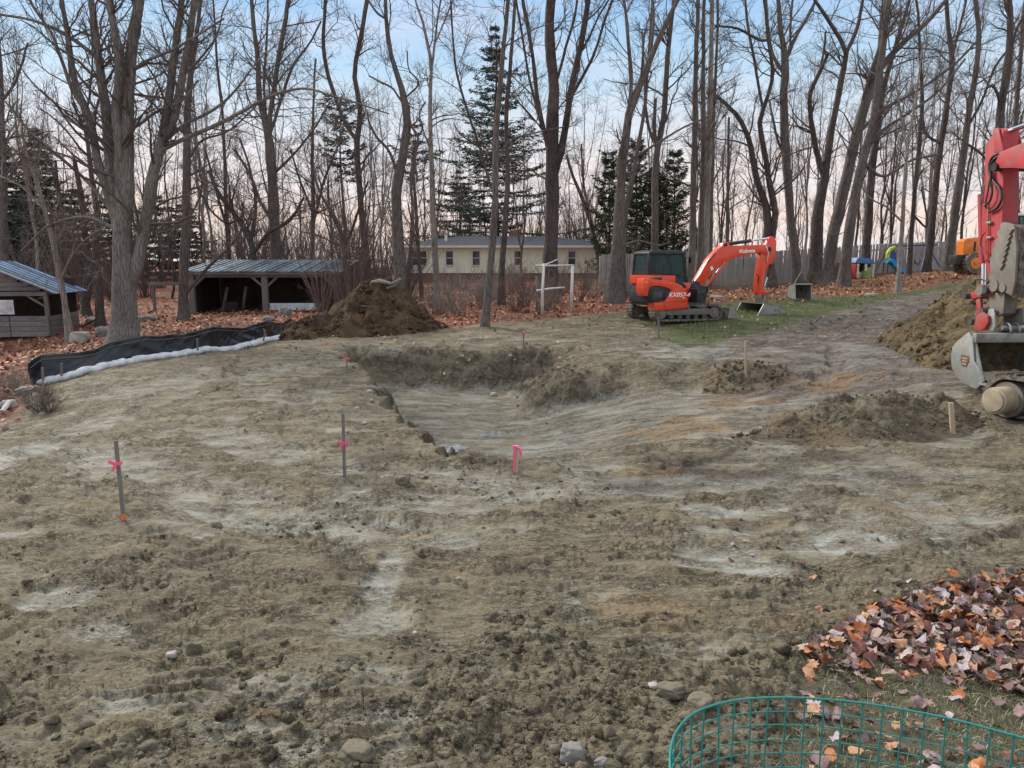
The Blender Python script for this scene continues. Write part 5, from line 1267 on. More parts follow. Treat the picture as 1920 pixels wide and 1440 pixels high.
# tall grey board fence
def fence():
    pts = [(P(1128, 520, 35.5).x, 35.5), (P(1290, 520, 38.5).x, 38.5), (P(1460, 520, 42).x, 42.0), (P(1620, 520, 46).x, 46.0), (P(1812, 520, 51).x, 51.0)]
    root = empty('board_fence', (pts[0][0], pts[0][1], gz(*pts[0])), 0, 'tall weathered grey board fence running behind the trees and the swing set', 'fence')
    o0 = root.location.copy(); rng = np.random.default_rng(3)
    meshes = []
    for k in range(5):
        m = MB(); t = 0.02 + 0.03 * rng.uniform(); H = 1.82
        m.prism([(-0.066, -0.1), (0.066, -0.1), (0.064, H - t), (0.02 * rng.normal(), H), (-0.064, H - t * .7)], -0.011, 0.011)
        o = m.build('picket', M['fence_wood']); meshes.append(o.data); bpy.data.objects.remove(o)
    i = 0
    for (x0, y0), (x1, y1) in zip(pts[:-1], pts[1:]):
        L = math.hypot(x1 - x0, y1 - y0); n = int(L / 0.142); a = math.atan2(y1 - y0, x1 - x0)
        for k in range(n):
            s = (k + 0.5) / n; x, y = x0 + (x1 - x0) * s, y0 + (y1 - y0) * s
            o = link('picket', meshes[int(rng.integers(5))], root, (x - o0.x, y - o0.y, base_h(np.array([x]), np.array([y]))[0] - o0.z + rng.normal() * 0.018))
            o.rotation_euler = (rng.normal() * 0.012, rng.normal() * 0.012, a + rng.normal() * 0.04)
        m = MB(); ns = max(1, int(L / 2.4))
        for k in range(ns):
            s0, s1 = k / ns, (k + 1) / ns
            A = Vector((x0 + (x1 - x0) * s0, y0 + (y1 - y0) * s0, 0)); B = Vector((x0 + (x1 - x0) * s1, y0 + (y1 - y0) * s1, 0))
            A.z = gz(A.x, A.y); B.z = gz(B.x, B.y); nrm = Vector((-(y1 - y0), x1 - x0, 0)).normalized() * 0.05
            for h in (0.4, 1.45):
                MB().bar(A - o0 + nrm + Vector((0, 0, h)), B - o0 + nrm + Vector((0, 0, h)), 0.04, 0.09).build('rail', M['fence_wood'], root)
            MB().box(A - o0 + nrm * 2 + Vector((0, 0, 0.8)), (0.1, 0.1, 1.9)).build('post', M['fence_wood'], root)
fence()

# black silt fence with its white sock
def silt():
    px = [(52, 690, 16.6), (78, 690, 17.0), (150, 690, 17.3), (212, 682, 18.0), (300, 671, 19.2), (325, 668, 19.7), (395, 658, 21.0), (456, 649, 22.6), (500, 641, 24.0), (530, 632, 25.6), (552, 626, 27.5)]
    top = [680, 664, 653, 634, 627, 620, 613, 606, 602, 598, 597]
    base = np.array([[P(u, v, y).x, y] for u, v, y in px]); S = 200
    d = np.r_[0, np.cumsum(np.hypot(*np.diff(base, axis=0).T))]; t = np.linspace(0, d[-1], S)
    xs = np.interp(t, d, base[:, 0]); ys = np.interp(t, d, base[:, 1])
    tz = np.array([P(u, tv, y).z for (u, v, y), tv in zip(px, top)]); zt = np.interp(t, d, tz); g = gza(xs, ys)
    stk = np.array([0.2, 3.0, 5.6, 8.6, 11.6]) * d[-1] / 12.2
    sag = np.min(np.abs(t[:, None] - stk[None]), 1); zt = zt - 0.10 * np.clip(sag, 0, 1.4)
    zt = np.maximum(zt, g + 0.18)
    R = 20; V = []
    tx = np.gradient(xs); ty = np.gradient(ys); nl = np.hypot(tx, ty); nx, ny = ty / nl, -tx / nl   # towards the pad
    for j in range(R):
        f = j / (R - 1)
        fold = 0.08 * noise(t * 1.7 + f * 2.5, t * 0 + f * 1.5, 3) + 0.07 * np.abs(noise(t * 4 - f * 5, t * 0 + f * 2, 5)) + 0.03 * np.abs(noise(t * 11 + f * 9, t * 0 + f * 3, 6)) + 0.25 * (1 - f) ** 2
        fold = fold * (0.3 + 0.6 * np.clip(sag, 0, 1)) 
        V.append(np.stack([xs + nx * fold, ys + ny * fold, g - 0.05 + (zt - g + 0.05) * f], 1))
    V = np.array(V); o0 = Vector((xs[0], ys[0], g[0]))
    root = empty('silt_fence', o0, 0, 'drooping black plastic silt fence on wooden stakes along the left edge of the clay', 'silt fence')
    o = mesh_np('fabric', V.reshape(-1, 3) - np.array(o0), grid_faces(R, S), M['black_plastic'], root)
    md = o.modifiers.new('thickness', 'SOLIDIFY'); md.thickness = 0.012
    V2 = V[-1] * 1.0; V2[:, 2] = np.maximum(V2[:, 2] - 0.10, g + 0.1); V2 += np.stack([nx, ny, 0 * nx], 1) * 0.06
    a, b = tubes(V2[None], np.full((1, S), 0.008), 5); mesh_np('rope', a - np.array(o0), b, M['stake_grey'], root)
    for s in stk:
        x, y, zz, gg = (float(np.interp(s, t, q)) for q in (xs, ys, zt, g)); i = int(np.argmin(np.abs(t - s)))
        MB().bar(Vector((x - nx[i] * .16, y - ny[i] * .16, gg - 0.15)) - o0, Vector((x - nx[i] * .10 + random.uniform(-.04, .04), y - ny[i] * .10, zz + random.uniform(0.08, 0.18))) - o0, 0.045, 0.045).build('stake', M['new_wood'], root)
    # sock
    k = S - 16; cx = xs[2:k] + nx[2:k] * 0.33; cy = ys[2:k] + ny[2:k] * 0.33
    r = 0.125 + 0.02 * noise(t[2:k] * 2.2, t[2:k] * 0, 9) + 0.01 * noise(t[2:k] * 7, t[2:k] * 0, 11); r[0] *= 0.6; r[-1] *= 0.6
    c = np.stack([cx + 0.05 * noise(t[2:k] * .8, t[2:k] * 0, 4), cy, gza(cx, cy) + r * 0.75], 1)
    c2, r2 = resample(c, r * 1.25, 160); a, b = tubes(c2[None], r2[None], 14); cz_ = np.repeat(c2[:, 2], 14); a[:, 2] = cz_ - 0.03 + (a[:, 2] - cz_) * 0.6
    o1 = Vector(c[0]); so = mesh_np('filter_sock', a - np.array(o1), b, M['white_cloth'], None, True, None, o1)
    tag(so, 'long white filter sock lying along the foot of the black silt fence', 'filter sock')
    for s, l in ((0.035, 'short pale stake at the left end of the white sock'), (0.07, 'second short pale stake, just right of the one at the sock end'), (0.385, 'stake pinning the middle of the white sock'), (0.66, 'short leaning stake over the white sock'), (0.70, 'short leaning stake furthest along the white sock')):
        i = int(2 + s * (k - 2)); q = Vector((xs[i] + nx[i] * 0.42, ys[i] + ny[i] * 0.42, 0)); q.z = gz(q.x, q.y)
        lean = (0.02, 0.05, 0.01, 0.12, -0.14)[int([0.035, 0.07, 0.385, 0.66, 0.70].index(s))]
        tag(MB().bar((0, 0, -0.1), (lean, 0, 0.42), 0.05, 0.035).build('stake', M['stake_grey'], None, loc=q), l, 'stake', 'short stakes holding the white sock')
silt()

# survey stakes
def ribbon(m, x, z, w=0.030):
    m.box((x, 0, z), (w * 1.35, w * 1.1, 0.028)); m.bar((x + 0.02, -0.03, z), (x + 0.065, -0.05, z + 0.02), 0.006, 0.03); m.bar((x - 0.01, -0.03, z), (x - 0.055, -0.055, z + 0.03), 0.006, 0.03)
    m.bar((x + 0.0, -0.035, z), (x - 0.03, -0.05, z - 0.06), 0.006, 0.028); return m
def survey(u0, v0, u1, v1, mat, label, rib=None, z0=None, w=0.031, orange=False, flag=False, painted=False, Yfix=None):
    # find the ground under the foot
    Y = Yfix or G(u0, v0).y
    for _ in range(0 if Yfix else 12):
        p = P(u0, v0, Y); h = max(gz(p.x, p.y), heap_top(p.x, p.y) if z0 else -9); q = G(u0, v0, h); Y = 0.5 * Y + 0.5 * q.y
    a = P(u0, v0, Y); b = P(u1, v1, Y)
    if Yfix: a.z = min(a.z, heap_top(a.x, a.y))
    root = empty('survey_stake', a, 0, label, 'survey stake', 'survey stakes around the dig')
    top = b - a
    st = MB().bar(-top.normalized() * 0.12, top, w, w * 0.55, (0, 1, 0)).build('stick', mat, root)
    if rib is not None:
        f = (v0 - rib) / (v0 - v1); q = top * f; ribbon(MB(), q.x, q.z).build('ribbon', M['pink'], root)
    if orange: MB().bar(top * 0.01, top * 0.085, w * 1.08, w * 0.65, (0, 1, 0)).build('orange_paint', M['orange_spray'], root)
    if flag:
        m = MB(); m.bar(top * 0.93, top * 1.01, w * 1.2, w * 0.8, (0, 1, 0)); m.tube([top * 0.95 + Vector((0.015, -0.02, 0.0)), top * 0.95 + Vector((0.035, -0.03, 0.0)), top * 0.95 + Vector((0.05, -0.035, -0.03)), top * 0.95 + Vector((0.052, -0.03, -0.085))], [0.012, 0.014, 0.016, 0.018], 5); m.build('ribbon', M['pink'], root)
    if painted: MB().box(top * 0.5 + Vector((-w * 0.25, -w * 0.32, 0)), (w * 0.5, w * 0.25, top.z * 0.96)).build('pink_paint', M['pink'], root)
survey(232, 976, 217, 826, M['stake_grey'], 'tall grey survey stake with pink tape and an orange foot, nearest the left edge', 868, orange=True)
survey(646, 894, 643, 775, M['stake_grey'], 'tall grey survey stake with pink tape at its middle, left of the pit', 830)
survey(967, 884, 967, 836, M['new_wood'], 'short survey stake painted pink on the near lip of the pit', None, flag=True, painted=True, w=0.055)
survey(1787, 817, 1783, 755, M['new_wood'], 'pale bare survey stake beside the near excavator track', None, w=0.06)
survey(1400, 673, 1398, 638, M['new_wood'], 'thin pale stake on the small clay knob beyond the pit', None, w=0.045, Yfix=16.55)
survey(650, 700, 651, 655, M['stake_grey'], 'grey survey stake with pink tape at the far left corner of the pit', 672)
survey(602, 665, 609, 638, M['new_wood'], 'short leaning stake with a pink flag in front of the dirt heap', None, flag=True)
survey(983, 663, 981, 622, M['stake_grey'], 'thin stake with a pink top behind the back wall of the pit', None, flag=True)
survey(1235, 638, 1235, 598, M['stake_grey'], 'small grey stake right in front of the orange excavator track', None, w=0.05)

# birch arbour
def arbour():
    Y = 27.0; a = P(1016, 598, Y); root = empty('birch_arbour', (a.x, Y, gz(a.x, Y)), 0, 'rustic arbour of white birch poles at the edge of the leaves', 'arbour')
    o = root.location
    def pole(u0, v0, u1, v1, r, dy=0, nm='pole'):
        p, q = P(u0, v0, Y + dy), P(u1, v1, Y + dy); mid = (p + q) / 2 + Vector((random.uniform(-.03, .03), 0, random.uniform(-.02, .02)))
        if v0 > 560: p.z = gz(p.x, p.y) - 0.1
        MB().tube([p - o, mid - o, q - o], [r * 1.1, r, r * 0.85], 8).build(nm, M['birch'], root, smooth=True)
    pole(1017, 598, 1020, 494, 0.05); pole(1071, 588, 1074, 497, 0.055, 0.5)
    pole(1004, 498, 1076, 497, 0.03, 0.1, 'crossbar'); pole(1006, 545, 1059, 539, 0.035, 0.12, 'crossbar'); pole(1020, 497, 1046, 486, 0.02, 0.2, 'crossbar')
    p = P(1007, 590, Y + .6); MB().tube([(p.x - o.x, 0.6, -0.1), (p.x - o.x - 0.03, 0.6, 1.4)], [0.035, 0.03], 7).build('post', M['old_wood'], root, smooth=True)
arbour()

def pt(u, v, Y): 
    p = P(u, v, Y); return p
# swing set and playhouse
def swing():
    Y = 46.5; c = P(1710, 505, Y); o = Vector((c.x, Y, gz(c.x, Y))); root = empty('swing_set', o, 0, 'blue swing set with black legs in front of the grey fence', 'swing set')
    def f(u, v, dy=0): return P(u, v, Y + dy) - o
    def foot_(u, dy):
        p = P(u, 505, Y + dy); return Vector((p.x, Y + dy, gz(p.x, Y + dy) - 0.03)) - o
    MB().cyl(f(1668, 462), f(1756, 459), 0.045, 10).build('top_bar', M['blue_paint'], root, smooth='auto')
    for u, tu, dy, mt in ((1638, 1668, -0.9, 'steel_dark'), (1682, 1668, 0.9, 'steel_dark'), (1726, 1740, -0.9, 'blue_paint'), (1767, 1740, 0.7, 'blue_paint')):
        MB().cyl(foot_(u, dy), f(tu, 461), 0.035, 8).build('leg', M[mt], root, smooth='auto')
    MB().cyl(f(1733, 484, -.4), f(1754, 484, .3), 0.02, 8).build('crossbar', M['blue_paint'], root)
    MB().box(f(1746, 454), (0.38, 0.1, 0.26)).build('white_sign', M['white_trim'], root)
    for u in (1716, 1725): MB().cyl(f(u, 461), f(u - 0.5, 489), 0.008, 5).build('chain', M['steel_dark'], root)
    MB().tube([f(1715, 489), f(1717, 494), f(1721, 495.5), f(1724, 493), f(1725.5, 488)], 0.04, 6).build('swing_seat', M['black_plastic'], root, smooth=True)
    MB().cyl(f(1736, 497), f(1745, 497), 0.03, 6).build('swing_seat', M['steel_dark'], root)
    for u in (1737, 1744): MB().cyl(f(u, 461), f(u, 497), 0.008, 5).build('chain', M['steel_dark'], root)
swing()
def slide():
    Y = 44.6; c = P(1680, 515, Y); o = Vector((c.x, Y, gz(c.x, Y))); root = empty('play_climber', o, 0, 'yellow and blue play climber with a bright blue wavy slide', 'climber')
    def f(u, v, dy=0): return P(u, v, Y + dy) - o
    arc = [f(1667, 489), f(1664, 483), f(1665, 474), f(1670, 467), f(1677, 464), f(1680, 467), f(1677, 470)]
    MB().tube(arc, [0.11, 0.12, 0.12, 0.12, 0.1, 0.08, 0.05], 8).build('curved_frame', M['yellow_toy'], root, smooth=True)
    for k in range(5):
        q = arc[k + 1]; MB().tube([q + Vector((0.0, -0.13, -0.02)), q + Vector((0.0, -0.13, 0.04))], 0.05, 8).build('hole', M['green_toy'], root)
    MB().prism([(f(1668, 489).x, f(1668, 489).z), (f(1669, 473).x, f(1669, 473).z), (f(1675, 469).x, f(1675, 469).z), (f(1680, 475).x, f(1680, 475).z), (f(1680, 489).x, f(1680, 489).z)], -0.02, 0.05).build('side_panel', M['blue_paint'], root)
    MB().box(f(1670, 491), (0.6, 0.6, 0.10)).build('platform', M['blue_toy'], root)
    sl = [f(1664, 489, -.1), f(1672, 492, -.15), f(1677, 500, -.2), f(1684, 503, -.25), f(1690, 509, -.3), f(1696, 514, -.35), f(1698, 515, -.4)]
    m = MB()
    for a, b in zip(sl[:-1], sl[1:]):
        m.bar(a, b, 0.5, 0.05, (0, 0, 1)); m.bar(a + Vector((0, -.25, .07)), b + Vector((0, -.25, .07)), 0.05, 0.2); m.bar(a + Vector((0, .25, .07)), b + Vector((0, .25, .07)), 0.05, 0.2)
    m.build('slide', M['blue_toy'], root)
    for u in (1656, 1664):
        MB().bar(f(u - 1, 513), f(u + 2, 491), 0.04).build('ladder_rail', M['steel_dark'], root)
    for v in (497, 502, 507): MB().bar(f(1656, v), f(1665, v), 0.03).build('rung', M['steel_dark'], root)
slide()
def playhouse():
    Y = 43.0; c = P(1612, 522, Y); o = Vector((c.x, Y, gz(c.x, Y))); root = empty('playhouse', o, 0.1, 'small plastic playhouse with a blue roof and cream posts near the fence', 'playhouse')
    MB().prism([(-0.62, 0.85), (0.6, 0.78), (0.35, 1.08), (-0.5, 1.14)], -0.5, 0.5).build('roof', M['blue_roof_toy'], root, bevel=0.02)
    for x in (-0.42, 0.05, 0.5):
        for k in range(4): MB().box((x, -0.42, 0.1 + k * 0.2), (0.13 if k % 2 else 0.11, 0.12, 0.19)).build('post_block', M['cream_toy'], root, bevel=0.01)
    MB().box((0.28, -0.40, 0.3), (0.33, 0.06, 0.6)).build('front_panel', M['green_toy'], root); MB().box((-0.18, -0.40, 0.17), (0.34, 0.06, 0.34)).build('front_panel', M['cream_toy'], root)
    MB().box((-0.58, -0.2, 0.4), (0.06, 0.6, 0.8)).build('side_panel', M['red_toy'], root); MB().box((0, 0.42, 0.42), (1.0, 0.05, 0.84)).build('back_panel', M['cream_toy'], root)
playhouse()
p = P(1625, 520, 42.3); m = MB(); m.cyl((0, 0, 0), (0, 0, 0.36), 0.2, 16, 0.24); m.cyl((0, 0, 0.36), (0, 0, 0.40), 0.26, 16)
tag(m.build('bucket_toy', M['green_toy'], None, smooth='auto', loc=(p.x, p.y, gz(p.x, p.y))), 'pale green plastic tub in front of the playhouse', 'tub')
p = P(1566, 523, 43.4); o = MB().prism([(-0.55, 0), (0.35, 0), (0.42, 0.95), (0.25, 0.98)], -0.02, 0.02).build('rusty_sheet', M['rust_sheet'], None, loc=(p.x, p.y, gz(p.x, p.y))); o.rotation_euler = (-0.3, 0, 0.2)
tag(o, 'brown rusty sheet leaning against the thick rough trunk by the fence', 'sheet')

# stones
def stone(u, v, wpx, hpx, mat, label, name='stone', Y=None, sink=0.25, seed=0, flat=1.0, grp=None, cat='stone'):
    if Y is None:
        Y = G(u, v).y
        for _ in range(10): q = P(u, v, Y); Y = 0.5 * Y + 0.5 * G(u, v, gz(q.x, q.y)).y
    t = depth_of(u, v, Y); w = wpx / F * t; h = hpx / F * t * 1.0
    p = P(u, v, Y); bm = bmesh.new(); bmesh.ops.create_icosphere(bm, subdivisions=3 if wpx < 15 else 4, radius=1)
    rs = random.Random(seed * 7 + int(u))
    off = rs.uniform(0, 50)
    for vv in bm.verts:
        c = vv.co; n = float(fbm(np.array([c.x * 1.1 + off]), np.array([c.y * 1.1 + c.z * 1.7 + off]), 5, 3)[0])
        n2 = float(fbm(np.array([c.x * 4 + c.z * 2 + off]), np.array([c.y * 4 - c.z * 3]), 6, 3)[0])
        c *= 1 + 0.38 * n + (0.16 if mat == 'stone_clay' else 0.05) * n2
        for ax, lim in ((0, .8), (1, .8), (2, .75)):
            if abs(c[ax]) > lim: c[ax] = math.copysign(lim + (abs(c[ax]) - lim) * 0.35, c[ax])
    S = Matrix.Rotation(rs.uniform(0, 6), 4, 'Z')
    bm.transform(S); bm.transform(Matrix.Diagonal((w / 1.75, w / 1.75 * rs.uniform(0.7, 1.0), h / 1.7 * flat, 1)))
    me = bpy.data.meshes.new(name); bm.to_mesh(me); bm.free(); me.shade_smooth(); me.materials.append(M[mat])
    o = link(name, me, None, (p.x, p.y, gz(p.x, p.y) + h * (0.5 - sink) * flat)); tag(o, label, cat, grp); return o
for a in ((1075, 1425, 48, 44, 'stone', 'big rounded grey stone at the bottom edge of the picture, right of the middle'), (1040, 1410, 20, 18, 'stone_clay', 'small round stone touching the left side of the big grey one'),
          (670, 1418, 60, 34, 'stone_clay', 'broad clay-caked stone beside the dark hole at the bottom edge'), (1128, 1436, 26, 20, 'stone', 'half-buried grey stone at the very bottom right of the big one'),
          (1315, 1322, 44, 26, 'stone_clay', 'lumpy brown clod of clay behind the green wire rim'), (1285, 1350, 26, 20, 'stone_clay', 'brown clod just left of the green wire rim'), (1258, 1300, 48, 26, 'stone_clay', 'big grey-brown clod near the left end of the wire fence'),
          (322, 1231, 18, 13, 'stone_white', 'small bright pebble alone on the clay at the lower left'), (778, 1189, 9, 7, 'stone_white', 'tiny white pebble left of the middle of the foreground'),
          (905, 1320, 32, 14, 'stone_clay', 'flat pale stone in the rough clods near the bottom middle'), (755, 905, 24, 18, 'stone_clay', 'lump of clay just right of the grey stake by the pit'),
          (1225, 1288, 20, 10, 'stone_white', 'small pale stone near the left edge of the old lawn'), (860, 1086, 7, 6, 'stone_white', 'tiny white pebble in the middle of the foreground'), (1680, 1090, 22, 10, 'stone_clay', 'flat stone above the leaf pile')):
    stone(*a)
for i, (u, v, s) in enumerate(((693, 737, 11), (670, 768, 9), (684, 795, 8), (697, 755, 7), (925, 686, 12), (866, 655, 8), (868, 662, 9), (957, 660, 8), (1048, 690, 8))):
    stone(u, v, s, s * 0.8, 'stone_white', ('white stone on the top left corner of the pit edge', 'pale stone on the left edge of the pit', 'second pale stone on the left edge of the pit', 'little stone near the grey pit stake', 'white stone stuck in the back wall of the pit',
         'pale pebble on the back lip of the pit', 'pebble just below the back lip of the pit', 'pebble left of the pink-topped stake', 'pebble at the right end of the back wall')[i], grp=None)
for a in ((150, 640, 34, 26, 'stone_white', 'pale boulder right of the slim leaning tree by the small shed', 26.5), (195, 622, 30, 24, 'stone', 'grey boulder at the left foot of the giant maple', 27.5), (222, 585, 20, 20, 'stone', 'boulder in the shade behind the giant maple', 33),
          (172, 590, 22, 18, 'stone_white', 'pale boulder by the dark pair of trunks', 32), (535, 590, 20, 24, 'stone', 'upright grey boulder in front of the metal strip at the open shed', 31), (503, 600, 24, 12, 'stone', 'low grey boulder left of the upright one', 29.5),
          (12, 712, 26, 20, 'stone_white', 'whitish stone among leaves at the far left edge', 14.6), (4, 752, 12, 16, 'stone_white', 'white stone cut by the left edge of the picture', 12.9), (50, 700, 40, 20, 'stone', 'mossy grey stone below the end of the silt fence', 15.6),
          (277, 588, 30, 16, 'stone', 'flat grey stone behind the giant maple', 32), (1633, 548, 22, 7, 'stone_white', 'flat pale stone on the grass left of the sapling', 31.5), (1345, 560, 28, 8, 'stone_white', 'flat white slab of stone lying behind the orange boom', 30)):
    stone(*a[:6], Y=a[6])
# logs and sticks among the leaves at the far left
for i, (u0, v0, u1, v1, Y, r, l) in enumerate(((0, 725, 14, 706, 14.2, 0.05, 'short cut log end at the far left edge'), (90, 705, 62, 690, 15.2, 0.02, 'pale stick leaning near the sock end'), (75, 715, 80, 690, 15.0, 0.015, 'thin upright twig near the sock end'), (150, 578, 182, 562, 31, 0.05, 'dark branch propped in front of the shaded boulders'))):
    a, b = P(u0, v0, Y), P(u1, v1, Y + 0.3); g = gz(a.x, a.y); dz_ = g - a.z
    o = MB().tube([(0, 0, 0.03), (b - a) * 0.5 + Vector((0, 0, 0.04)), (b - a) + Vector((0, 0, 0.03))], [r, r * .9, r * .7], 8).build('stick' if r < 0.04 else 'log', M['birch' if i == 0 else 'twig_pale' if i < 3 else 'bark_dark'], None, smooth='auto', loc=(a.x, a.y, g)); tag(o, l, 'stick' if r < .04 else 'log')

# ------------------------------------------------------------------ machines
M['orange'] = paint('orange_red_paint', (0.80, 0.062, 0.016), 0.36, (0.30, 0.17, 0.10), 0.28, 3.0, 0, 0.04, var=0.08, coat=0.3)
M['faded_red'] = paint('faded_red_paint', (0.42, 0.040, 0.046), 0.5, (0.20, 0.11, 0.085), 0.42, 3.0, 0, 0.1, var=0.15)
M['m_black'] = paint('machine_black', (0.016, 0.018, 0.021), 0.42, (0.13, 0.11, 0.085), 0.34, 4.0, 0, 0.1)
M['m_grey'] = paint('machine_grey', (0.06, 0.062, 0.065), 0.5, (0.16, 0.13, 0.10), 0.35, 5.0, 0, 0.2)
M['rubber_mud'] = paint('muddy_rubber', (0.055, 0.05, 0.045), 0.9, (0.23, 0.19, 0.14), 0.62, 5.0, 0, 0.5)
M['mud_steel'] = paint('muddy_steel', (0.20, 0.19, 0.17), 0.6, (0.25, 0.20, 0.145), 0.55, 5.0, 0.4, 0.4)
M['worn_steel'] = paint('worn_steel', (0.36, 0.38, 0.36), 0.42, (0.24, 0.20, 0.15), 0.45, 4.0, 0.55, 0.3)
M['inner_mud'] = paint('bucket_inside', (0.075, 0.065, 0.05), 0.75, (0.24, 0.19, 0.11), 0.6, 3.0, 0.1, 0.4)
M['chrome'] = paint('chrome', (0.75, 0.76, 0.78), 0.15, None, 0, 3.0, 1.0, 0)
M['hose'] = paint('hose', (0.02, 0.02, 0.022), 0.45, (0.12, 0.10, 0.08), 0.2, 8.0)
M['decal'] = paint('white_decal', (0.85, 0.85, 0.84), 0.5, None, 0, 2, 0, 0, var=0.03)
M['mud_tan'] = paint('dried_mud', (0.40, 0.33, 0.22), 0.85, (0.30, 0.24, 0.16), 0.4, 6.0, 0, 0.4)
M['tractor_orange'] = paint('tractor_orange', (0.85, 0.22, 0.03), 0.4, (0.3, 0.17, 0.08), 0.2, 3.0)
M['lamp_amber'] = paint('amber_lens', (0.95, 0.35, 0.02), 0.2)
M['skin_white'] = paint('seat_white', (0.5, 0.5, 0.5), 0.6)
m_, t_, b_ = nt('cab_glass'); b_.inputs['Base Color'].default_value = (0.55, 0.75, 0.70, 1); b_.inputs['Roughness'].default_value = 0.03
b_.inputs['Transmission Weight'].default_value = 0.9; b_.inputs['IOR'].default_value = 1.1; b_.inputs['Specular IOR Level'].default_value = 0.9; b_.inputs['Base Color'].default_value = (0.30, 0.42, 0.40, 1); M['cab_glass'] = m_

def stadium(x0, x1, r0, r1, zc0, zc1, n=12):
    """closed belt outline round two wheels"""
    pts = []
    for k in range(n + 1): a = -PI / 2 + PI * k / n; pts.append((x1 + r1 * math.cos(a), zc1 + r1 * math.sin(a)))
    for k in range(n + 1): a = PI / 2 + PI * k / n; pts.append((x0 + r0 * math.cos(a), zc0 + r0 * math.sin(a)))
    return pts
def belt(pts, y0, y1, th, name, mat, root, lugs=0, lug_h=0.03, lug_mat=None, shoe=False):
    """endless track along a closed outline, with cross bars"""
    n = len(pts); P2 = [Vector((p[0], 0, p[1])) for p in pts]
    d = [0]
    for i in range(n): d.append(d[-1] + (P2[(i + 1) % n] - P2[i]).length)
    def at(s):
        s %= d[-1]; i = max(j for j in range(n) if d[j] <= s + 1e-9); f = (s - d[i]) / max(1e-6, d[i + 1] - d[i])
        a, b = P2[i], P2[(i + 1) % n]; t = (b - a).normalized(); return a.lerp(b, f), t
    N = 96; m = MB(); ring = []
    for k in range(N):
        p, t = at(d[-1] * k / N); p2, _ = at(d[-1] * (k + .5) / N); p0, _ = at(d[-1] * (k - .5) / N); t = (p2 - p0).normalized(); nr = Vector((t.z, 0, -t.x))
        ring.append([(p.x, y0, p.z), (p.x, y1, p.z), (p.x - nr.x * th, y1, p.z - nr.z * th), (p.x - nr.x * th, y0, p.z - nr.z * th)])
    V = [q for r_ in ring for q in r_]; Fs = []
    for k in range(N):
        a = k * 4; b = ((k + 1) % N) * 4
        for j in range(4): Fs.append((a + j, a + (j + 1) % 4, b + (j + 1) % 4, b + j))
    m.add(V, Fs); bo = m.build(name, mat, root)
    lm = MB()
    for k in range(lugs):
        p, t = at(d[-1] * (k + .5) / lugs); nr = Vector((t.z, 0, -t.x))
        wv = d[-1] / lugs * (0.46 if not shoe else 0.2)
        c = p + nr * lug_h * 0.5
        R = Matrix(((t.x, 0, nr.x), (0, 1, 0), (t.z, 0, nr.z)))
        lm.box((c.x, (y0 + y1) / 2, c.z), (wv, (y1 - y0) * 1.0 + 0.004, lug_h), R)
        if shoe: lm.box((p.x, (y0 + y1) / 2, p.z), (d[-1] / lugs * 0.93, (y1 - y0) + 0.002, 0.03), R)
    if lugs: lm.build('grousers', lug_mat or mat, bo)['kind'] = 'stuff'
    return bo
def bucket_parts(root, prof, y0, y1, mat, inner, th=0.03, edge=True, teeth=0):
    """open shell: prof runs from the cutting edge round the back to the top lip, in x-z"""
    pr = [Vector((p[0], 0, p[1])) for p in prof]; n = len(pr)
    cen = sum(pr, Vector()) / n; m = MB(); V = []; Fs = []
    for i, p in enumerate(pr):
        t = (pr[min(i + 1, n - 1)] - pr[max(i - 1, 0)]).normalized(); nr = Vector((t.z, 0, -t.x))
        if nr.dot(p - cen) < 0: nr = -nr
        q = p + nr * th
        V += [(p.x, y0, p.z), (p.x, y1, p.z), (q.x, y1, q.z), (q.x, y0, q.z)]
    for i in range(n - 1):
        a = i * 4; b = a + 4
        for j in range(4): Fs.append((a + j, a + (j + 1) % 4, b + (j + 1) % 4, b + j))
    Fs += [(3, 2, 1, 0), ((n - 1) * 4, (n - 1) * 4 + 1, (n - 1) * 4 + 2, (n - 1) * 4 + 3)]
    m.add(V, Fs); m.build('back_plate', inner, root)
    for y in (y0, y1):
        s = -1 if y == y0 else 1
        MB().prism([(p.x, p.z) for p in pr], y + s * 0.002, y + s * 0.03).build('side_plate', mat, root)
    return cen

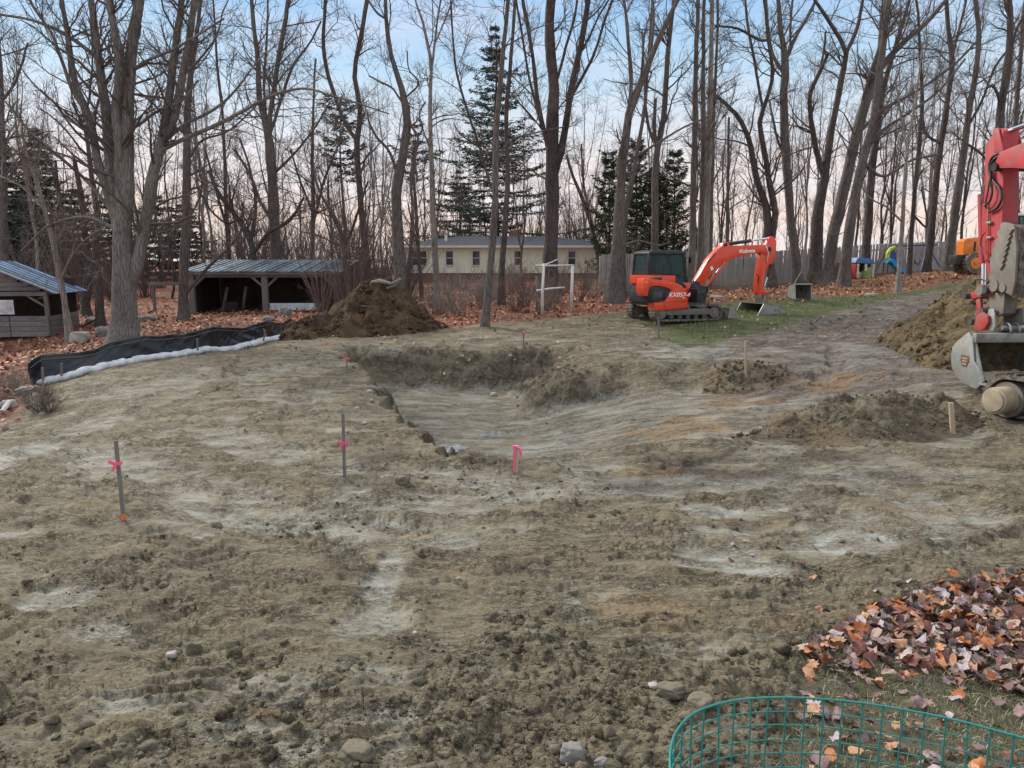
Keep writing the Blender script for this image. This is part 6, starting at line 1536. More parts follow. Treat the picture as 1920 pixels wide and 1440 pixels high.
# ---- the orange-red small excavator
def small_excavator():
    ang = math.radians(19); c = P(1262, 600, 25.3); O = (c.x, 25.3, gz(c.x, 25.3) + 0.02)
    O = (O[0], O[1], max(O[2], gz(c.x - 0.6, 24.4), gz(c.x + 1.0, 24.8)) - 0.02)
    root = empty('mini_excavator', O, ang, 'orange-red and black compact excavator with a closed cab, parked on the grass strip', 'excavator')
    def Z(X, Yy, yl): return on_plane(1150 + X / 6, 420 + Yy / 6, O, ang, yl)
    def Zs(L, yl): return [Z(a, b, yl) for a, b in L]
    # tracks
    for s in (-1, 1):
        y0, y1 = (s * 0.98, s * 0.58) if s < 0 else (0.58, 0.98)
        if s < 0: y0, y1 = -0.98, -0.58
        ol = stadium(-1.0, 1.0, 0.26, 0.25, 0.275, 0.265)
        tr = belt(ol, y0, y1, 0.045, 'track', M['rubber_mud'], root, 64, 0.028)
        ym = s * 0.985
        for nm, x, r in (('sprocket', -1.0, 0.185), ('idler', 1.0, 0.19)):
            m = MB(); m.cyl((x, s * 0.60, 0.27), (x, s * 0.93, 0.27), r, 20); m.cyl((x, s * 0.93, 0.27), (x, s * 0.955, 0.27), r * 0.55, 16)
            m.build(nm, M['mud_steel'], tr, smooth='auto')
        for x in (-0.62, -0.3, 0.0, 0.3, 0.62):
            MB().cyl((x, s * 0.62, 0.125), (x, s * 0.93, 0.125), 0.085, 14).build('roller', M['m_grey'], tr, smooth='auto')
        MB().cyl((0.0, s * 0.66, 0.435), (0.0, s * 0.95, 0.435), 0.045, 12).build('top_roller', M['mud_steel'], tr, smooth='auto')
        MB().prism([(-0.78, 0.2), (0.8, 0.19), (0.86, 0.33), (0.78, 0.40), (-0.76, 0.40), (-0.82, 0.3)], s * 0.66, s * 0.92).build('track_frame', M['mud_steel'], tr, bevel=0.015)
    MB().box((0, 0, 0.36), (1.0, 1.3, 0.18)).build('undercarriage', M['m_grey'], root)
    MB().cyl((-0.1, 0, 0.42), (-0.1, 0, 0.56), 0.42, 24).build('slew_ring', M['m_grey'], root, smooth='auto')
    # dozer blade
    m = MB(); pr = [(1.62, 0.08), (1.70, 0.10), (1.74, 0.22), (1.70, 0.36), (1.60, 0.42), (1.58, 0.40), (1.64, 0.22)]
    bl = MB().prism(pr, -0.98, 0.98).build('blade', M['mud_steel'], root, bevel=0.008)
    for s in (-0.97, 0.97): MB().prism([(1.50, 0.06), (1.74, 0.08), (1.75, 0.43), (1.56, 0.43)], s - 0.012, s + 0.012).build('blade_end', M['worn_steel'], bl)
    for s in (-0.4, 0.4): MB().bar((0.55, s, 0.3), (1.62, s, 0.24), 0.1, 0.14).build('blade_arm', M['m_grey'], bl)
    MB().cyl((0.8, 0, 0.38), (1.6, 0, 0.3), 0.05, 10).build('blade_cylinder', M['m_black'], bl, smooth='auto')
    # upper body, outline in plan with a round tail
    def plan(xr, xf, hw, n=9):
        pts = [(xf, -hw), (xf, hw)]
        for k in range(n + 1):
            a = PI / 2 + PI * k / n
            ca, sa = math.cos(a), math.sin(a)
            pts.append((-0.55 + (xr + 0.55) * -1 * (abs(ca) ** 0.75) * -1 * -1 if False else -0.55 - (-xr - 0.55) * abs(ca) ** 0.55, hw * math.copysign(abs(sa) ** 0.45, sa)))
        return pts
    MB().prism(plan(-1.32, 0.52, 0.93), 0.50, 0.58, 'z').build('deck', M['m_black'], root, bevel=0.01)
    MB().prism(plan(-1.38, -0.52, 0.975), 0.585, 0.98, 'z').build('counterweight', M['m_black'], root, bevel=0.03)
    MB().prism(plan(-1.29, -0.5, 0.93), 0.982, 1.20, 'z').build('rear_grille', M['m_grey'], root, bevel=0.02)
    MB().prism(plan(-1.36, -0.56, 0.965), 1.202, 1.47, 'z').build('rear_hood', M['orange'], root, bevel=0.045)
    # right hand side covers
    side = Zs([(345, 612), (390, 618), (480, 624), (600, 640), (700, 660), (762, 690), (802, 735), (826, 790), (832, 850), (832, 945), (470, 978), (456, 884), (578, 866), (610, 820), (650, 742), (600, 716), (520, 700), (440, 697), (402, 716), (388, 760), (388, 806), (358, 812), (338, 770), (330, 715)], -0.96)
    MB().prism(side, -0.985, -0.5).build('side_cover', M['orange'], root, bevel=0.018)
    blk = Zs([(380, 716), (440, 700), (600, 720), (640, 742), (605, 830), (575, 866), (456, 882), (400, 880)], -0.93)
    gp = MB().prism(blk, -0.955, -0.5).build('engine_panel', M['m_black'], root, bevel=0.01)
    for k in range(7):
        a = Z(430, 740 + k * 18, -0.96); b = Z(575 - k * 6, 745 + k * 17, -0.96); MB().bar((a[0], -0.962, a[1]), (b[0], -0.962, b[1]), 0.016, 0.02).build('louvre', M['m_grey'], gp)
    a = Z(500, 800, -0.96)
    MB().box((a[0], -0.965, a[1]), (0.3, 0.016, 0.2)).build('vent_cover', M['m_grey'], gp, bevel=0.006)
    hd = Zs([(385, 625), (430, 608), (520, 595), (600, 600), (700, 628), (770, 672), (800, 715), (760, 720), (385, 680)], -0.75)
    MB().prism(hd, -0.93, -0.12).build('hood_top', M['m_black'], root, bevel=0.02)
    a = Z(372, 655, -0.97); MB().box((a[0], -0.975, a[1]), (0.11, 0.03, 0.06)).build('side_light', M['lamp_amber'], root, bevel=0.01)
    # seams of the cover
    a = Z(458, 882, -.97); b = Z(832, 872, -.97); MB().bar((a[0], -0.986, a[1]), (b[0], -0.986, b[1]), 0.006, 0.012).build('panel_seam', M['m_black'], root)
    a = Z(568, 880, -.97); b = Z(570, 965, -.97); MB().bar((a[0], -0.986, a[1]), (b[0], -0.986, b[1]), 0.006, 0.01).build('panel_seam', M['m_black'], root)
    MB().box((0.62, -0.25, 0.78), (0.35, 0.9, 0.5)).build('front_frame', M['m_black'], root, bevel=0.02)
    MB().box((-0.2, 0.35, 0.9), (1.4, 1.1, 0.65)).build('body_left', M['orange'], root, bevel=0.03)
    # cab
    cb = empty('cab', (0, 0, 0)); cb.parent = root
    y0, y1 = -0.06, 0.92
    def cz(X, Yy): return Z(X, Yy, y0)
    rb, rt = cz(385, 600), cz(405, 330); fb, ft = cz(826, 720), cz(792, 330); mb_, mt = rb, rt
    zr = rt[1]
    for y in (y0, y1):
        s = 1 if y == y0 else -1
        for nm, a, b, w in (('pillar', rb, rt, 0.09), ('pillar', fb, ft, 0.10)):
            MB().bar((a[0], y, a[1]), (b[0], y, b[1]), 0.07, w, (1, 0, 0)).build(nm, M['m_black'], cb, bevel=0.01)
        sl = [cz(392, 570), cz(640, 556), cz(800, 580)]
        m = MB(); m.bar((sl[0][0], y, sl[0][1]), (sl[1][0], y, sl[1][1]), 0.06, 0.06); m.bar((sl[1][0], y, sl[1][1]), (sl[2][0], y, sl[2][1]), 0.06, 0.06); m.build('sill', M['m_black'], cb)
        m = MB(); c0, c1 = cz(600, 340), cz(640, 560); m.bar((c0[0], y, c0[1]), (c1[0], y, c1[1]), 0.04, 0.05); m.build('window_bar', M['m_black'], cb)
        MB().prism([sl[0], sl[1], sl[2], ft, mt], y - 0.008, y + 0.008).build('window_pane', M['cab_glass'], cb)
        MB().prism([mb_, fb, sl[2], sl[1], sl[0]], y - 0.008, y + 0.008).build('window_pane', M['cab_glass'], cb)
    MB().prism([(rt[0] - 0.05, zr - 0.03), (ft[0] + 0.08, zr - 0.03), (ft[0] + 0.05, zr + 0.06), (ft[0] - 0.2, zr + 0.11), (rt[0] + 0.15, zr + 0.11), (rt[0] - 0.03, zr + 0.05)], y0 - 0.06, y1 + 0.05).build('roof', M['m_black'], cb, bevel=0.03)
    for a, b, nm in ((rb, rt, 'rear_pane'), (fb, ft, 'windscreen')):
        m = MB(); m.add([(a[0] - .006, y0, a[1]), (a[0] - .006, y1, a[1]), (b[0] - .006, y1, b[1]), (b[0] - .006, y0, b[1]), (a[0] + .006, y0, a[1]), (a[0] + .006, y1, a[1]), (b[0] + .006, y1, b[1]), (b[0] + .006, y0, b[1])], [(0, 1, 2, 3), (7, 6, 5, 4), (0, 4, 5, 1), (1, 5, 6, 2), (2, 6, 7, 3), (3, 7, 4, 0)])
        m.build(nm, M['cab_glass'], cb)
    MB().box(((rb[0] + fb[0]) / 2, (y0 + y1) / 2, 1.2), (fb[0] - rb[0], y1 - y0, 0.06)).build('floor', M['m_grey'], cb)
    MB().box((rb[0] + 0.02, (y0 + y1) / 2, 1.40), (0.08, y1 - y0, 0.45)).build('rear_panel', M['m_black'], cb)
    MB().box((-0.45, 0.42, 1.45), (0.5, 0.5, 0.14)).build('seat', M['m_black'], cb, bevel=0.04); MB().box((-0.68, 0.42, 1.80), (0.14, 0.48, 0.62)).build('seat_back', M['m_black'], cb, bevel=0.05)
    MB().box((-0.70, 0.30, 1.98), (0.05, 0.12, 0.22)).build('paper', M['skin_white'], cb)
    for y in (0.15, 0.7): MB().tube([(-0.05, y, 1.4), (-0.02, y, 1.7), (0.0, y, 1.82)], [0.03, 0.02, 0.035], 8).build('lever', M['m_black'], cb, smooth=True)
    m = MB(); a = Z(830, 350, 0); m.tube([(ft[0], y0, zr - 0.1), (ft[0] + 0.15, y0 - 0.12, zr - 0.15)], 0.012, 6); m.box((ft[0] + 0.17, y0 - 0.14, zr - 0.22), (0.03, 0.16, 0.2)); m.build('mirror', M['m_black'], cb)
    # swing post
    m = MB(); m.cyl((0.86, 0, 0.6), (0.86, 0, 1.1), 0.11, 14); m.box((0.9, 0, 0.95), (0.36, 0.4, 0.34)); m.build('swing_post', M['m_black'], root, bevel=0.02)
    # boom
    by = -0.02
    bm_ = Zs([(868, 700), (905, 640), (950, 570), (1000, 480), (1048, 400), (1090, 350), (1150, 288), (1200, 246), (1212, 214), (1268, 206), (1292, 244), (1400, 244), (1500, 240), (1620, 236), (1700, 236), (1748, 262), (1762, 300), (1740, 345), (1700, 352), (1640, 322), (1500, 342), (1390, 366), (1262, 412), (1180, 462), (1125, 508), (1060, 590), (1000, 660), (955, 714), (905, 735)], by)
    b_o = MB().prism(bm_, by - 0.13, by + 0.13).build('boom', M['orange'], root, bevel=0.012)
    kk = Zs([(845, 745), (850, 690), (900, 640), (945, 650), (950, 700), (925, 760), (880, 780)], by)
    MB().prism(kk, by - 0.16, by + 0.16).build('boom_foot', M['m_black'], root, bevel=0.012)
    for X, Yy, r in ((895, 705, 0.07), (1725, 285, 0.08), (1238, 232, 0.05), (1040, 425, 0.02)):
        a = Z(X, Yy, by); MB().cyl((a[0], by - 0.17, a[1]), (a[0], by + 0.17, a[1]), r, 14).build('pin', M['m_black'], root, smooth='auto')
    # lift cylinder under the boom
    a = Z(985, 800, by); b = Z(1250, 430, by); mid = (a[0] + (b[0] - a[0]) * 0.66, a[1] + (b[1] - a[1]) * 0.66)
    MB().cyl((a[0], by, a[1]), (mid[0], by, mid[1]), 0.062, 14).build('boom_cylinder', M['m_black'], root, smooth='auto')
    MB().cyl((mid[0], by, mid[1]), (b[0], by, b[1]), 0.036, 12).build('cylinder_rod', M['chrome'], root, smooth='auto')
    a2 = Z(1020, 700, by); b2 = Z(1240, 440, by)
    MB().bar((a2[0] + .03, by - 0.1, a2[1]), (b2[0] + .03, by - 0.1, b2[1]), 0.02, 0.07).build('cylinder_guard', M['orange'], root)
    # arm cylinder on top
    a = Z(1285, 225, by); b = Z(1745, 160, by); mid = (a[0] + (b[0] - a[0]) * 0.56, a[1] + (b[1] - a[1]) * 0.56)
    MB().cyl((a[0], by, a[1]), (mid[0], by, mid[1]), 0.06, 14).build('arm_cylinder', M['m_black'], root, smooth='auto'); MB().cyl((mid[0], by, mid[1]), (b[0], by, b[1]), 0.033, 12).build('cylinder_rod', M['chrome'], root, smooth='auto')
    # arm
    ar = Zs([(1735, 160), (1760, 140), (1790, 145), (1815, 200), (1812, 300), (1795, 395), (1770, 450), (1735, 455), (1700, 530), (1675, 640), (1652, 740), (1725, 765), (1728, 790), (1640, 800), (1600, 790), (1590, 760), (1598, 660), (1605, 560), (1625, 420), (1640, 330), (1690, 250), (1715, 200)], by)
    MB().prism(ar, by - 0.10, by + 0.10).build('arm', M['orange'], root, bevel=0.012)
    a = Z(1775, 440, by); b = Z(1700, 700, by); mid = (a[0] + (b[0] - a[0]) * 0.6, a[1] + (b[1] - a[1]) * 0.6)
    MB().cyl((a[0], by, a[1]), (mid[0], by, mid[1]), 0.055, 14).build('bucket_cylinder', M['m_black'], root, smooth='auto'); MB().cyl((mid[0], by, mid[1]), (b[0], by, b[1]), 0.03, 10).build('cylinder_rod', M['chrome'], root, smooth='auto')
    for s in (-0.14, 0.14):
        a = Z(1715, 780, by); b = Z(1690, 890, by); MB().bar((a[0], by + s, a[1]), (b[0], by + s, b[1]), 0.03, 0.09).build('link', M['mud_steel'], root)
    m = MB(); a = Z(1620, 790, by); b = Z(1640, 890, by); m.bar((a[0], by, a[1]), (b[0], by, b[1]), 0.22, 0.14); m.build('coupler', M['mud_steel'], root, bevel=0.01)
    for X0, Y0, X1, Y1, yy in ((1020, 440, 1120, 330, -0.17), (1690, 240, 1700, 440, -0.15), (1590, 560, 1600, 660, -0.13)):
        a = Z(X0, Y0, by); b = Z(X1, Y1, by); mm = ((a[0] + b[0]) / 2 + 0.06, (a[1] + b[1]) / 2 + 0.05)
        MB().tube([(a[0], yy, a[1]), (mm[0], yy - 0.03, mm[1]), (b[0], yy, b[1])], 0.018, 7).build('hose', M['hose'] if X0 != 1690 else M['white_trim'], root, smooth=True)
    for k in range(3):
        pts = []
        for X, Yy in ((850, 760), (905 + k * 8, 850 + k * 12), (990 + k * 8, 860), (1050, 760 - k * 10), (1060, 700)):
            a = Z(X, Yy, by - 0.2); pts.append((a[0], by - 0.2 - 0.03 * k, a[1]))
        q, r_ = resample(pts, [0.02] * 5, 16); MB().tube([tuple(p) for p in q], 0.02, 7).build('hose', M['hose'], root, smooth=True)
    a = Z(1082, 498, by); MB().box((a[0], by - 0.133, a[1]), (0.10, 0.004, 0.13), Matrix.Rotation(-0.5, 3, 'Y')).build('white_label', M['decal'], root)
    # bucket, wide and open towards the machine
    bk = [Z(X, Yy, 0) for X, Yy in ((1480, 1040), (1560, 1075), (1660, 1090), (1760, 1060), (1800, 990), (1790, 940), (1745, 915), (1660, 905), (1560, 890))]
    z_min = min(p[1] for p in bk)
    bkt = empty('bucket', (0, 0, 0)); bkt.parent = root
    bk = [(p[0], max(p[1], 0.03)) for p in bk]
    bucket_parts(bkt, bk, -0.62, 0.62, M['worn_steel'], M['mud_steel'])
    MB().bar((bk[0][0] - 0.04, -0.66, bk[0][1] - 0.0), (bk[0][0] - 0.04, 0.66, bk[0][1]), 0.16, 0.03, (0, 0, 1)).build('cutting_edge', M['worn_steel'], bkt)
    # lettering
    Mx = Matrix(((1, 0, 0, 0), (0, 0, -1, 0), (0, 1, 0, 0), (0, 0, 0, 1)))       # reads along x, upright in z, faces -y
    a = Z(735, 798, -0.985); text_part('lettering', 'KX057-4', M['decal'], root, 0.19, Matrix.Translation((a[0] + 0.02, -0.988, a[1])) @ Mx, 0.003, 0.25, 0.004, 1.12)
    a = Z(790, 830, -0.985); MB().box((a[0], -0.988, a[1]), (0.07, 0.004, 0.03)).build('white_label', M['decal'], root)
    a = Z(1480, 305, by); text_part('lettering', 'Kubota', M['decal'], root, 0.165, Matrix.Translation((a[0], by - 0.133, a[1])) @ Matrix.Rotation(math.radians(-3), 4, 'Y') @ Mx, 0.003, 0.0, 0.006, 1.3)
    My = Matrix(((0, 0, -1, 0), (-1, 0, 0, 0), (0, 1, 0, 0), (0, 0, 0, 1)))       # reads along -y, faces -x
    text_part('lettering', 'Kubota', M['decal'], root, 0.17, Matrix.Translation((-1.295, -0.1, 1.09)) @ My, 0.02, 0, 0.004, 1.2)
    a = Z(285, 800, -0.8); MB().box((-1.24, -0.70, 1.04), (0.1, 0.1, 0.1)).build('rear_light', M['decal'], root, bevel=0.01)
    return O, ang
small_excavator()

# ---- loose grading bucket standing on the leaves
def loose_bucket():
    p = P(1499, 562, 29); root = empty('spare_bucket', (p.x, 29, gz(p.x, 29)), math.radians(-80), 'spare grey digging bucket with upright steel bars, standing at the edge of the leaves', 'bucket')
    pr = [(0.28, 0.02), (0.12, 0.03), (-0.12, 0.06), (-0.28, 0.2), (-0.30, 0.38), (-0.2, 0.52), (0.0, 0.58), (0.2, 0.58)]
    bucket_parts(root, [(x, z) for x, z in pr], -0.32, 0.32, M['worn_steel'], M['inner_mud'])
    MB().bar((0.22, -0.36, 0.6), (0.22, 0.36, 0.6), 0.08, 0.05).build('lip', M['worn_steel'], root)
    for y in (-0.2, 0.2): MB().bar((0.1, y * 1.6, 0.6), (0.0, 0, 1.05), 0.025).build('lifting_bar', M['mud_steel'], root)
    MB().bar((0.0, 0, 1.05), (0.0, 0, 1.15), 0.03).build('lifting_bar', M['mud_steel'], root)
loose_bucket()

# ---- tractor
def tractor():
    p = P(1880, 517, 39); O = Vector((p.x, 39, gz(p.x, 39)))
    root = empty('tractor', O, PI, 'orange farm tractor with a white-roofed cab half hidden behind the red arm', 'tractor')
    # heading: local +x is to the left of the picture
    def L(u, v): 
        q = P(u, v, 38.4); return (O.x - q.x, q.z - O.z)
    a, b = L(1812, 450), L(1850, 478)
    MB().prism([L(1812, 478), L(1813, 452), L(1820, 447), L(1852, 443), L(1856, 478)], -0.32, 0.32).build('hood', M['tractor_orange'], root, bevel=0.04)
    g = L(1834, 462); MB().box((g[0], 0.33, g[1]), (0.1, 0.02, 0.5)).build('side_vent', M['m_black'], root)
    g = L(1806, 487); MB().box((g[0], 0, g[1]), (0.45, 0.75, 0.5)).build('front_weight', M['m_black'], root, bevel=0.03)
    MB().box((0.6, 0, 0.75), (1.8, 0.4, 0.3)).build('chassis', M['m_black'], root)
    g = L(1820, 445); MB().cyl((g[0], 0.2, g[1]), (g[0], 0.2, g[1] + 0.5), 0.025, 8).build('exhaust', M['steel_leg'], root)
    def wheel(x, y, r, w):
        m = MB(); m.cyl((x, y - w / 2, r), (x, y + w / 2, r), r, 28)
        for k in range(18):
            a_ = 2 * PI * k / 18; m.box((x + r * math.cos(a_), y, r + r * math.sin(a_)), (0.06, w * 0.98, 0.08), Matrix.Rotation(-a_, 3, 'Y'))
        t = m.build('wheel', M['rubber_mud'], root, smooth='auto')
        s = 1 if y > 0 else -1
        MB().cyl((x, y + s * w * 0.5, r), (x, y + s * (w * 0.5 + 0.02), r), r * 0.56, 22).build('rim', M['tractor_orange'], t, smooth='auto')
        MB().cyl((x, y + s * w * 0.5, r), (x, y + s * (w * 0.5 + 0.06), r), r * 0.2, 14).build('hub', M['tractor_orange'], t, smooth='auto')
    w0 = L(1827, 500)
    for y in (0.55, -0.55): wheel(w0[0], y, 0.50, 0.3)
    for y in (0.7, -0.7): wheel(-0.75, y, 0.75, 0.42)
    # cab
    zt = L(1905, 402)[1]
    MB().box((-0.6, 0, zt), (1.5, 1.3, 0.12)).build('cab_roof', M['white_trim'], root, bevel=0.03)
    for x in (0.05, -1.25):
        for y in (-0.58, 0.58): MB().box((x, y, (zt + 1.1) / 2), (0.07, 0.07, zt - 1.1)).build('cab_pillar', M['m_black'], root)
    for y in (-0.56, 0.56): MB().box((-0.6, y, (zt + 1.1) / 2), (1.2, 0.02, zt - 1.2)).build('cab_window', M['cab_glass'], root)
    MB().box((-0.6, 0, 1.0), (1.4, 1.1, 0.5)).build('cab_base', M['tractor_orange'], root, bevel=0.03)
tractor()

# ---- the big faded red excavator whose arm and bucket reach into the picture
def big_excavator():
    ang = math.radians(93); O = Vector((8.80, 13.3, 0)); O.z = gz(O.x, O.y)
    und = Vector((8.95, 10.15, 0)); ug = min(gz(7.7, 11.2), gz(8.9, 10.2), gz(8.0, 9.0)) - 0.03
    root = empty('red_excavator', (und.x, und.y, ug), 0, 'faded red excavator reaching in from the right edge with a muddy bucket and thumb', 'excavator')
    RT = Vector((und.x, und.y, ug))
    # upper works share one frame: origin O, x away along the arm
    up = empty('upper', O - RT, ang); up.parent = root
    KN = []
    def W(u, v, yl): return on_plane(u, v, (O.x, O.y, O.z), ang, yl)
    def A(X, Yy, yl): return W(1720 + X / 5.145, 220 + Yy / 5.145, yl)
    def B(X, Yy, yl): return W(1720 + X / 4.8, 500 + Yy / 4.8, yl)
    # arm: flat side towards the left, front face towards the machine
    side = [A(655, 268, .15), A(700, 205, .15), A(758, 112, .15), A(800, 105, .15), A(830, 130, .15), A(818, 300, .15), A(826, 560, .15), A(826, 800, .15), A(815, 1010, .15), A(800, 1250, .15), B(722, 40, .15), B(690, 190, .15), B(660, 205, .15), B(650, 130, .15), A(628, 1300, .15), A(618, 1000, .15), A(628, 760, .15), A(648, 560, .15), A(652, 400, .15)]
    MB().prism(side, -0.15, 0.15).build('arm', M['faded_red'], up, bevel=0.014)
    # ribs of the arm head
    for y in (-0.19, 0.165): MB().prism([A(755, 108, .15), A(800, 100, .15), A(850, 330, .15), A(760, 345, .15)], y, y + 0.025).build('head_plate', M['faded_red'], up, bevel=0.005)
    # boom: from its end at the arm, back over the machine
    e = A(770, 440, .24)
    bx, bz = e
    hz = O.z
    top = [(bx + 0.05, bz + 0.03), (bx - 0.05, bz + 0.18), (bx - 0.35, bz + 0.22), (bx - 0.9, bz + 0.30), (bx - 1.6, bz + 0.15), (bx - 2.3, bz - 0.7), (bx - 3.0, bz - 2.3)]
    bot = [(bx - 2.7, bz - 2.45), (bx - 2.0, bz - 1.1), (bx - 1.45, bz - 0.30), (bx - 0.9, bz - 0.22), (bx - 0.35, bz - 0.13), (bx - 0.08, bz - 0.10)]
    MB().prism(top + bot, 0.17, 0.24).build('boom', M['faded_red'], up, bevel=0.01)
    MB().prism(top + bot, -0.24, -0.17).build('boom', M['faded_red'], up, bevel=0.01)
    MB().prism([(t[0] - 0.5, t[1]) if i < 2 else t for i, t in enumerate(top)] + [(b[0] - (0.45 if i > 3 else 0), b[1]) for i, b in enumerate(bot)], -0.165, 0.165).build('boom_web', M['faded_red'], up)
    a = A(745, 480, .26); MB().cyl((a[0], -0.28, a[1]), (a[0], 0.28, a[1]), 0.075, 16).build('pin', M['m_black'], up, smooth='auto')
    a = A(838, 152, 0.0); MB().cyl((a[0] + 0.05, 0, a[1]), (a[0] - 1.6, 0, a[1] + 0.12), 0.045, 14).build('cylinder_rod', M['chrome'], up, smooth='auto')
    MB().cyl((a[0] - 0.95, 0, a[1] + 0.07), (a[0] - 2.4, 0, a[1] + 0.18), 0.085, 14).build('arm_cylinder', M['faded_red'], up, smooth='auto')
    a = A(820, 200, 0); MB().box((a[0], 0, a[1] + 0.02), (0.18, 0.2, 0.16)).build('rod_eye', M['m_black'], up, bevel=0.02)
    # hoses on the flat side
    for k, pts in enumerate(([(860, 350), (780, 352), (720, 390), (695, 460), (700, 540), (740, 620), (800, 700), (815, 780), (780, 860), (690, 915)], [(850, 362), (780, 385), (735, 430), (715, 500), (722, 560), (720, 640), (735, 720), (715, 800), (665, 860)],
                             [(760, 400), (725, 500), (700, 600), (680, 720), (660, 860), (665, 880)], [(665, 1110), (625, 1180), (625, 1240), (655, 1290), (680, 1310)])):
        q = [(lambda t: (t[0], 0.19 + 0.025 * (k % 2), t[1]))(A(X, Y_, 0.19)) for X, Y_ in pts]
        c_, r_ = resample(q, [0.022 - 0.004 * k] * len(q), 30); MB().tube([tuple(p) for p in c_], 0.023 - 0.0045 * k, 8).build('hose', M['hose'], up, smooth=True)
    q = [(lambda t: (t[0], 0.175, t[1]))(A(X, Y_, 0.175)) for X, Y_ in ((682, 870), (684, 1000), (686, 1150), (684, 1300), (690, 1400))]
    MB().tube(q, 0.012, 7).build('steel_line', M['faded_red'], up, smooth=True)
    for Y_ in (1015, 1160, 1380):
        t = A(700, Y_, 0.17); MB().box((t[0], 0.18, t[1]), (0.12, 0.05, 0.04)).build('clamp', M['worn_steel'] if Y_ < 1300 else M['m_black'], up, bevel=0.006)
    q = [(lambda t: (t[0] - 0.3, 0.0, t[1]))(A(X, Y_, 0.15)) for X, Y_ in ((960, 560), (1000, 620), (1020, 720), (990, 800), (950, 870))]
    MB().tube(q, 0.03, 8).build('hose', M['hose'], up, smooth=True)
    # bucket cylinder behind the arm
    a = A(640, 740, 0); b = B(592, 215, 0); m_ = (a[0] + (b[0] - a[0]) * .72, a[1] + (b[1] - a[1]) * .72)
    MB().cyl((a[0] + .05, 0, a[1]), (m_[0], 0, m_[1]), 0.07, 14).build('bucket_cylinder', M['faded_red'], up, smooth='auto'); MB().cyl((m_[0], 0, m_[1]), (b[0], 0, b[1]), 0.042, 14).build('cylinder_rod', M['chrome'], up, smooth='auto')
    a = A(648, 740, 0.12); MB().box((a[0], 0.1, a[1]), (0.1, 0.1, 0.35)).build('cylinder_mount', M['m_black'], up, bevel=0.01)
    q = [(lambda t: (t[0], 0.1, t[1]))(B(X, Y_, 0.1)) for X, Y_ in ((640, 140), (570, 112), (520, 130), (525, 180), (560, 215))]
    c_, r_ = resample(q, [0.014] * 5, 20); MB().tube([tuple(p) for p in c_], 0.014, 7).build('hose', M['hose'], up, smooth=True)
    # links: red upper link and the pair down to the bucket
    for y in (0.14, -0.17):
        a, b = B(490, 262, y), B(690, 215, y); MB().bar((a[0], y, a[1]), (b[0], y, b[1]), 0.04, 0.13).build('upper_link', M['faded_red'], up, bevel=0.01)
        a, b = B(555, 290, y), B(575, 480, y); MB().bar((a[0], y, a[1]), (b[0], y, b[1]), 0.05, 0.12).build('lower_link', M['faded_red'] if y > 0 else M['mud_steel'], up, bevel=0.01)
    for X, Y_ in ((482, 262), (668, 215), (640, 400), (535, 495)):
        a = B(X, Y_, 0.1); MB().cyl((a[0], -0.24, a[1]), (a[0], 0.24, a[1]), 0.06, 14).build('pin', M['m_grey'], up, smooth='auto')
    # thumb and lower arm castings, caked with mud, on the machine side
    th = [B(745, 110, -.02), B(768, 40, -.02), A(815, 1360, -.02), A(838, 1330, -.02), A(832, 1275, -.02), A(868, 1250, -.02), A(858, 1190, -.02), A(895, 1165, -.02), A(885, 1105, -.02), A(915, 1080, -.02), A(920, 1030, -.02), A(945, 1012, -.02), A(985, 1015, -.02)]
    x0, z0 = th[-1]
    prof = th + [(x0 - 0.18, z0 - 0.05), (x0 - 0.30, z0 - 0.45), (x0 - 0.34, z0 - 1.0), (x0 - 0.30, z0 - 1.25), (x0 - 0.12, z0 - 1.2)]
    for y in (-0.22, 0.16): MB().prism(prof, y, y + 0.05).build('thumb_plate', M['mud_steel'], up, bevel=0.01)
    MB().prism([(p[0] * 0.98 - 0.02, p[1] - 0.04) for p in prof], -0.165, 0.155).build('thumb_core', M['rubber_mud'], up)
    for k in range(7):
        t = A(900 - k * 14, 1110 + k * 55, 0.2); MB().prism([(t[0] - 0.09, t[1] + 0.05), (t[0] + 0.06, t[1] + 0.06), (t[0] + 0.0, t[1] - 0.06)], 0.205, 0.24).build('thumb_tooth', M['mud_steel'], up)
    for X, Y_, r in ((820, 170, 0.11), (900, 190, 0.08), (690, 210, 0.10)):
        a = B(X, Y_, -0.05); MB().cyl((a[0], -0.26, a[1]), (a[0], 0.23, a[1]), r, 16).build('pin', M['mud_steel'], up, smooth='auto')
    a, b = B(770, 230, -.05), B(775, 430, -.05)
    MB().prism([B(690, 230, 0), B(850, 235, 0), B(835, 420, 0), B(800, 445, 0), B(720, 440, 0)], -0.13, 0.13).build('arm_tip', M['mud_steel'], up, bevel=0.02)
    MB().prism([B(700, 390, 0), B(865, 370, 0), B(880, 500, 0), B(860, 530, 0), B(700, 525, 0)], -0.19, -0.15).build('ear', M['mud_steel'], up, bevel=0.008)
    MB().prism([B(640, 380, 0.2), B(690, 380, .2), B(700, 530, .2), B(660, 640, .2), B(610, 640, .2), B(620, 480, .2)], 0.16, 0.20).build('ear', M['worn_steel'], up, bevel=0.008)
    MB().prism([B(545, 440, 0.22), B(600, 405, .22), B(650, 440, .22), B(655, 500, .22), B(620, 560, .22), B(540, 590, .22), B(525, 540, .22)], 0.205, 0.26).build('coupler_block', M['faded_red'], up, bevel=0.02)
    # bucket
    bk = empty('bucket', (0, 0, 0)); bk.parent = up
    yl = 0.60
    outline = [B(610, 1055, yl), B(560, 1100, yl), B(450, 1050, yl), B(435, 950, yl), B(345, 925, yl), B(330, 830, yl), B(345, 720, yl), B(400, 660, yl), B(490, 590, yl), B(530, 640, yl)]
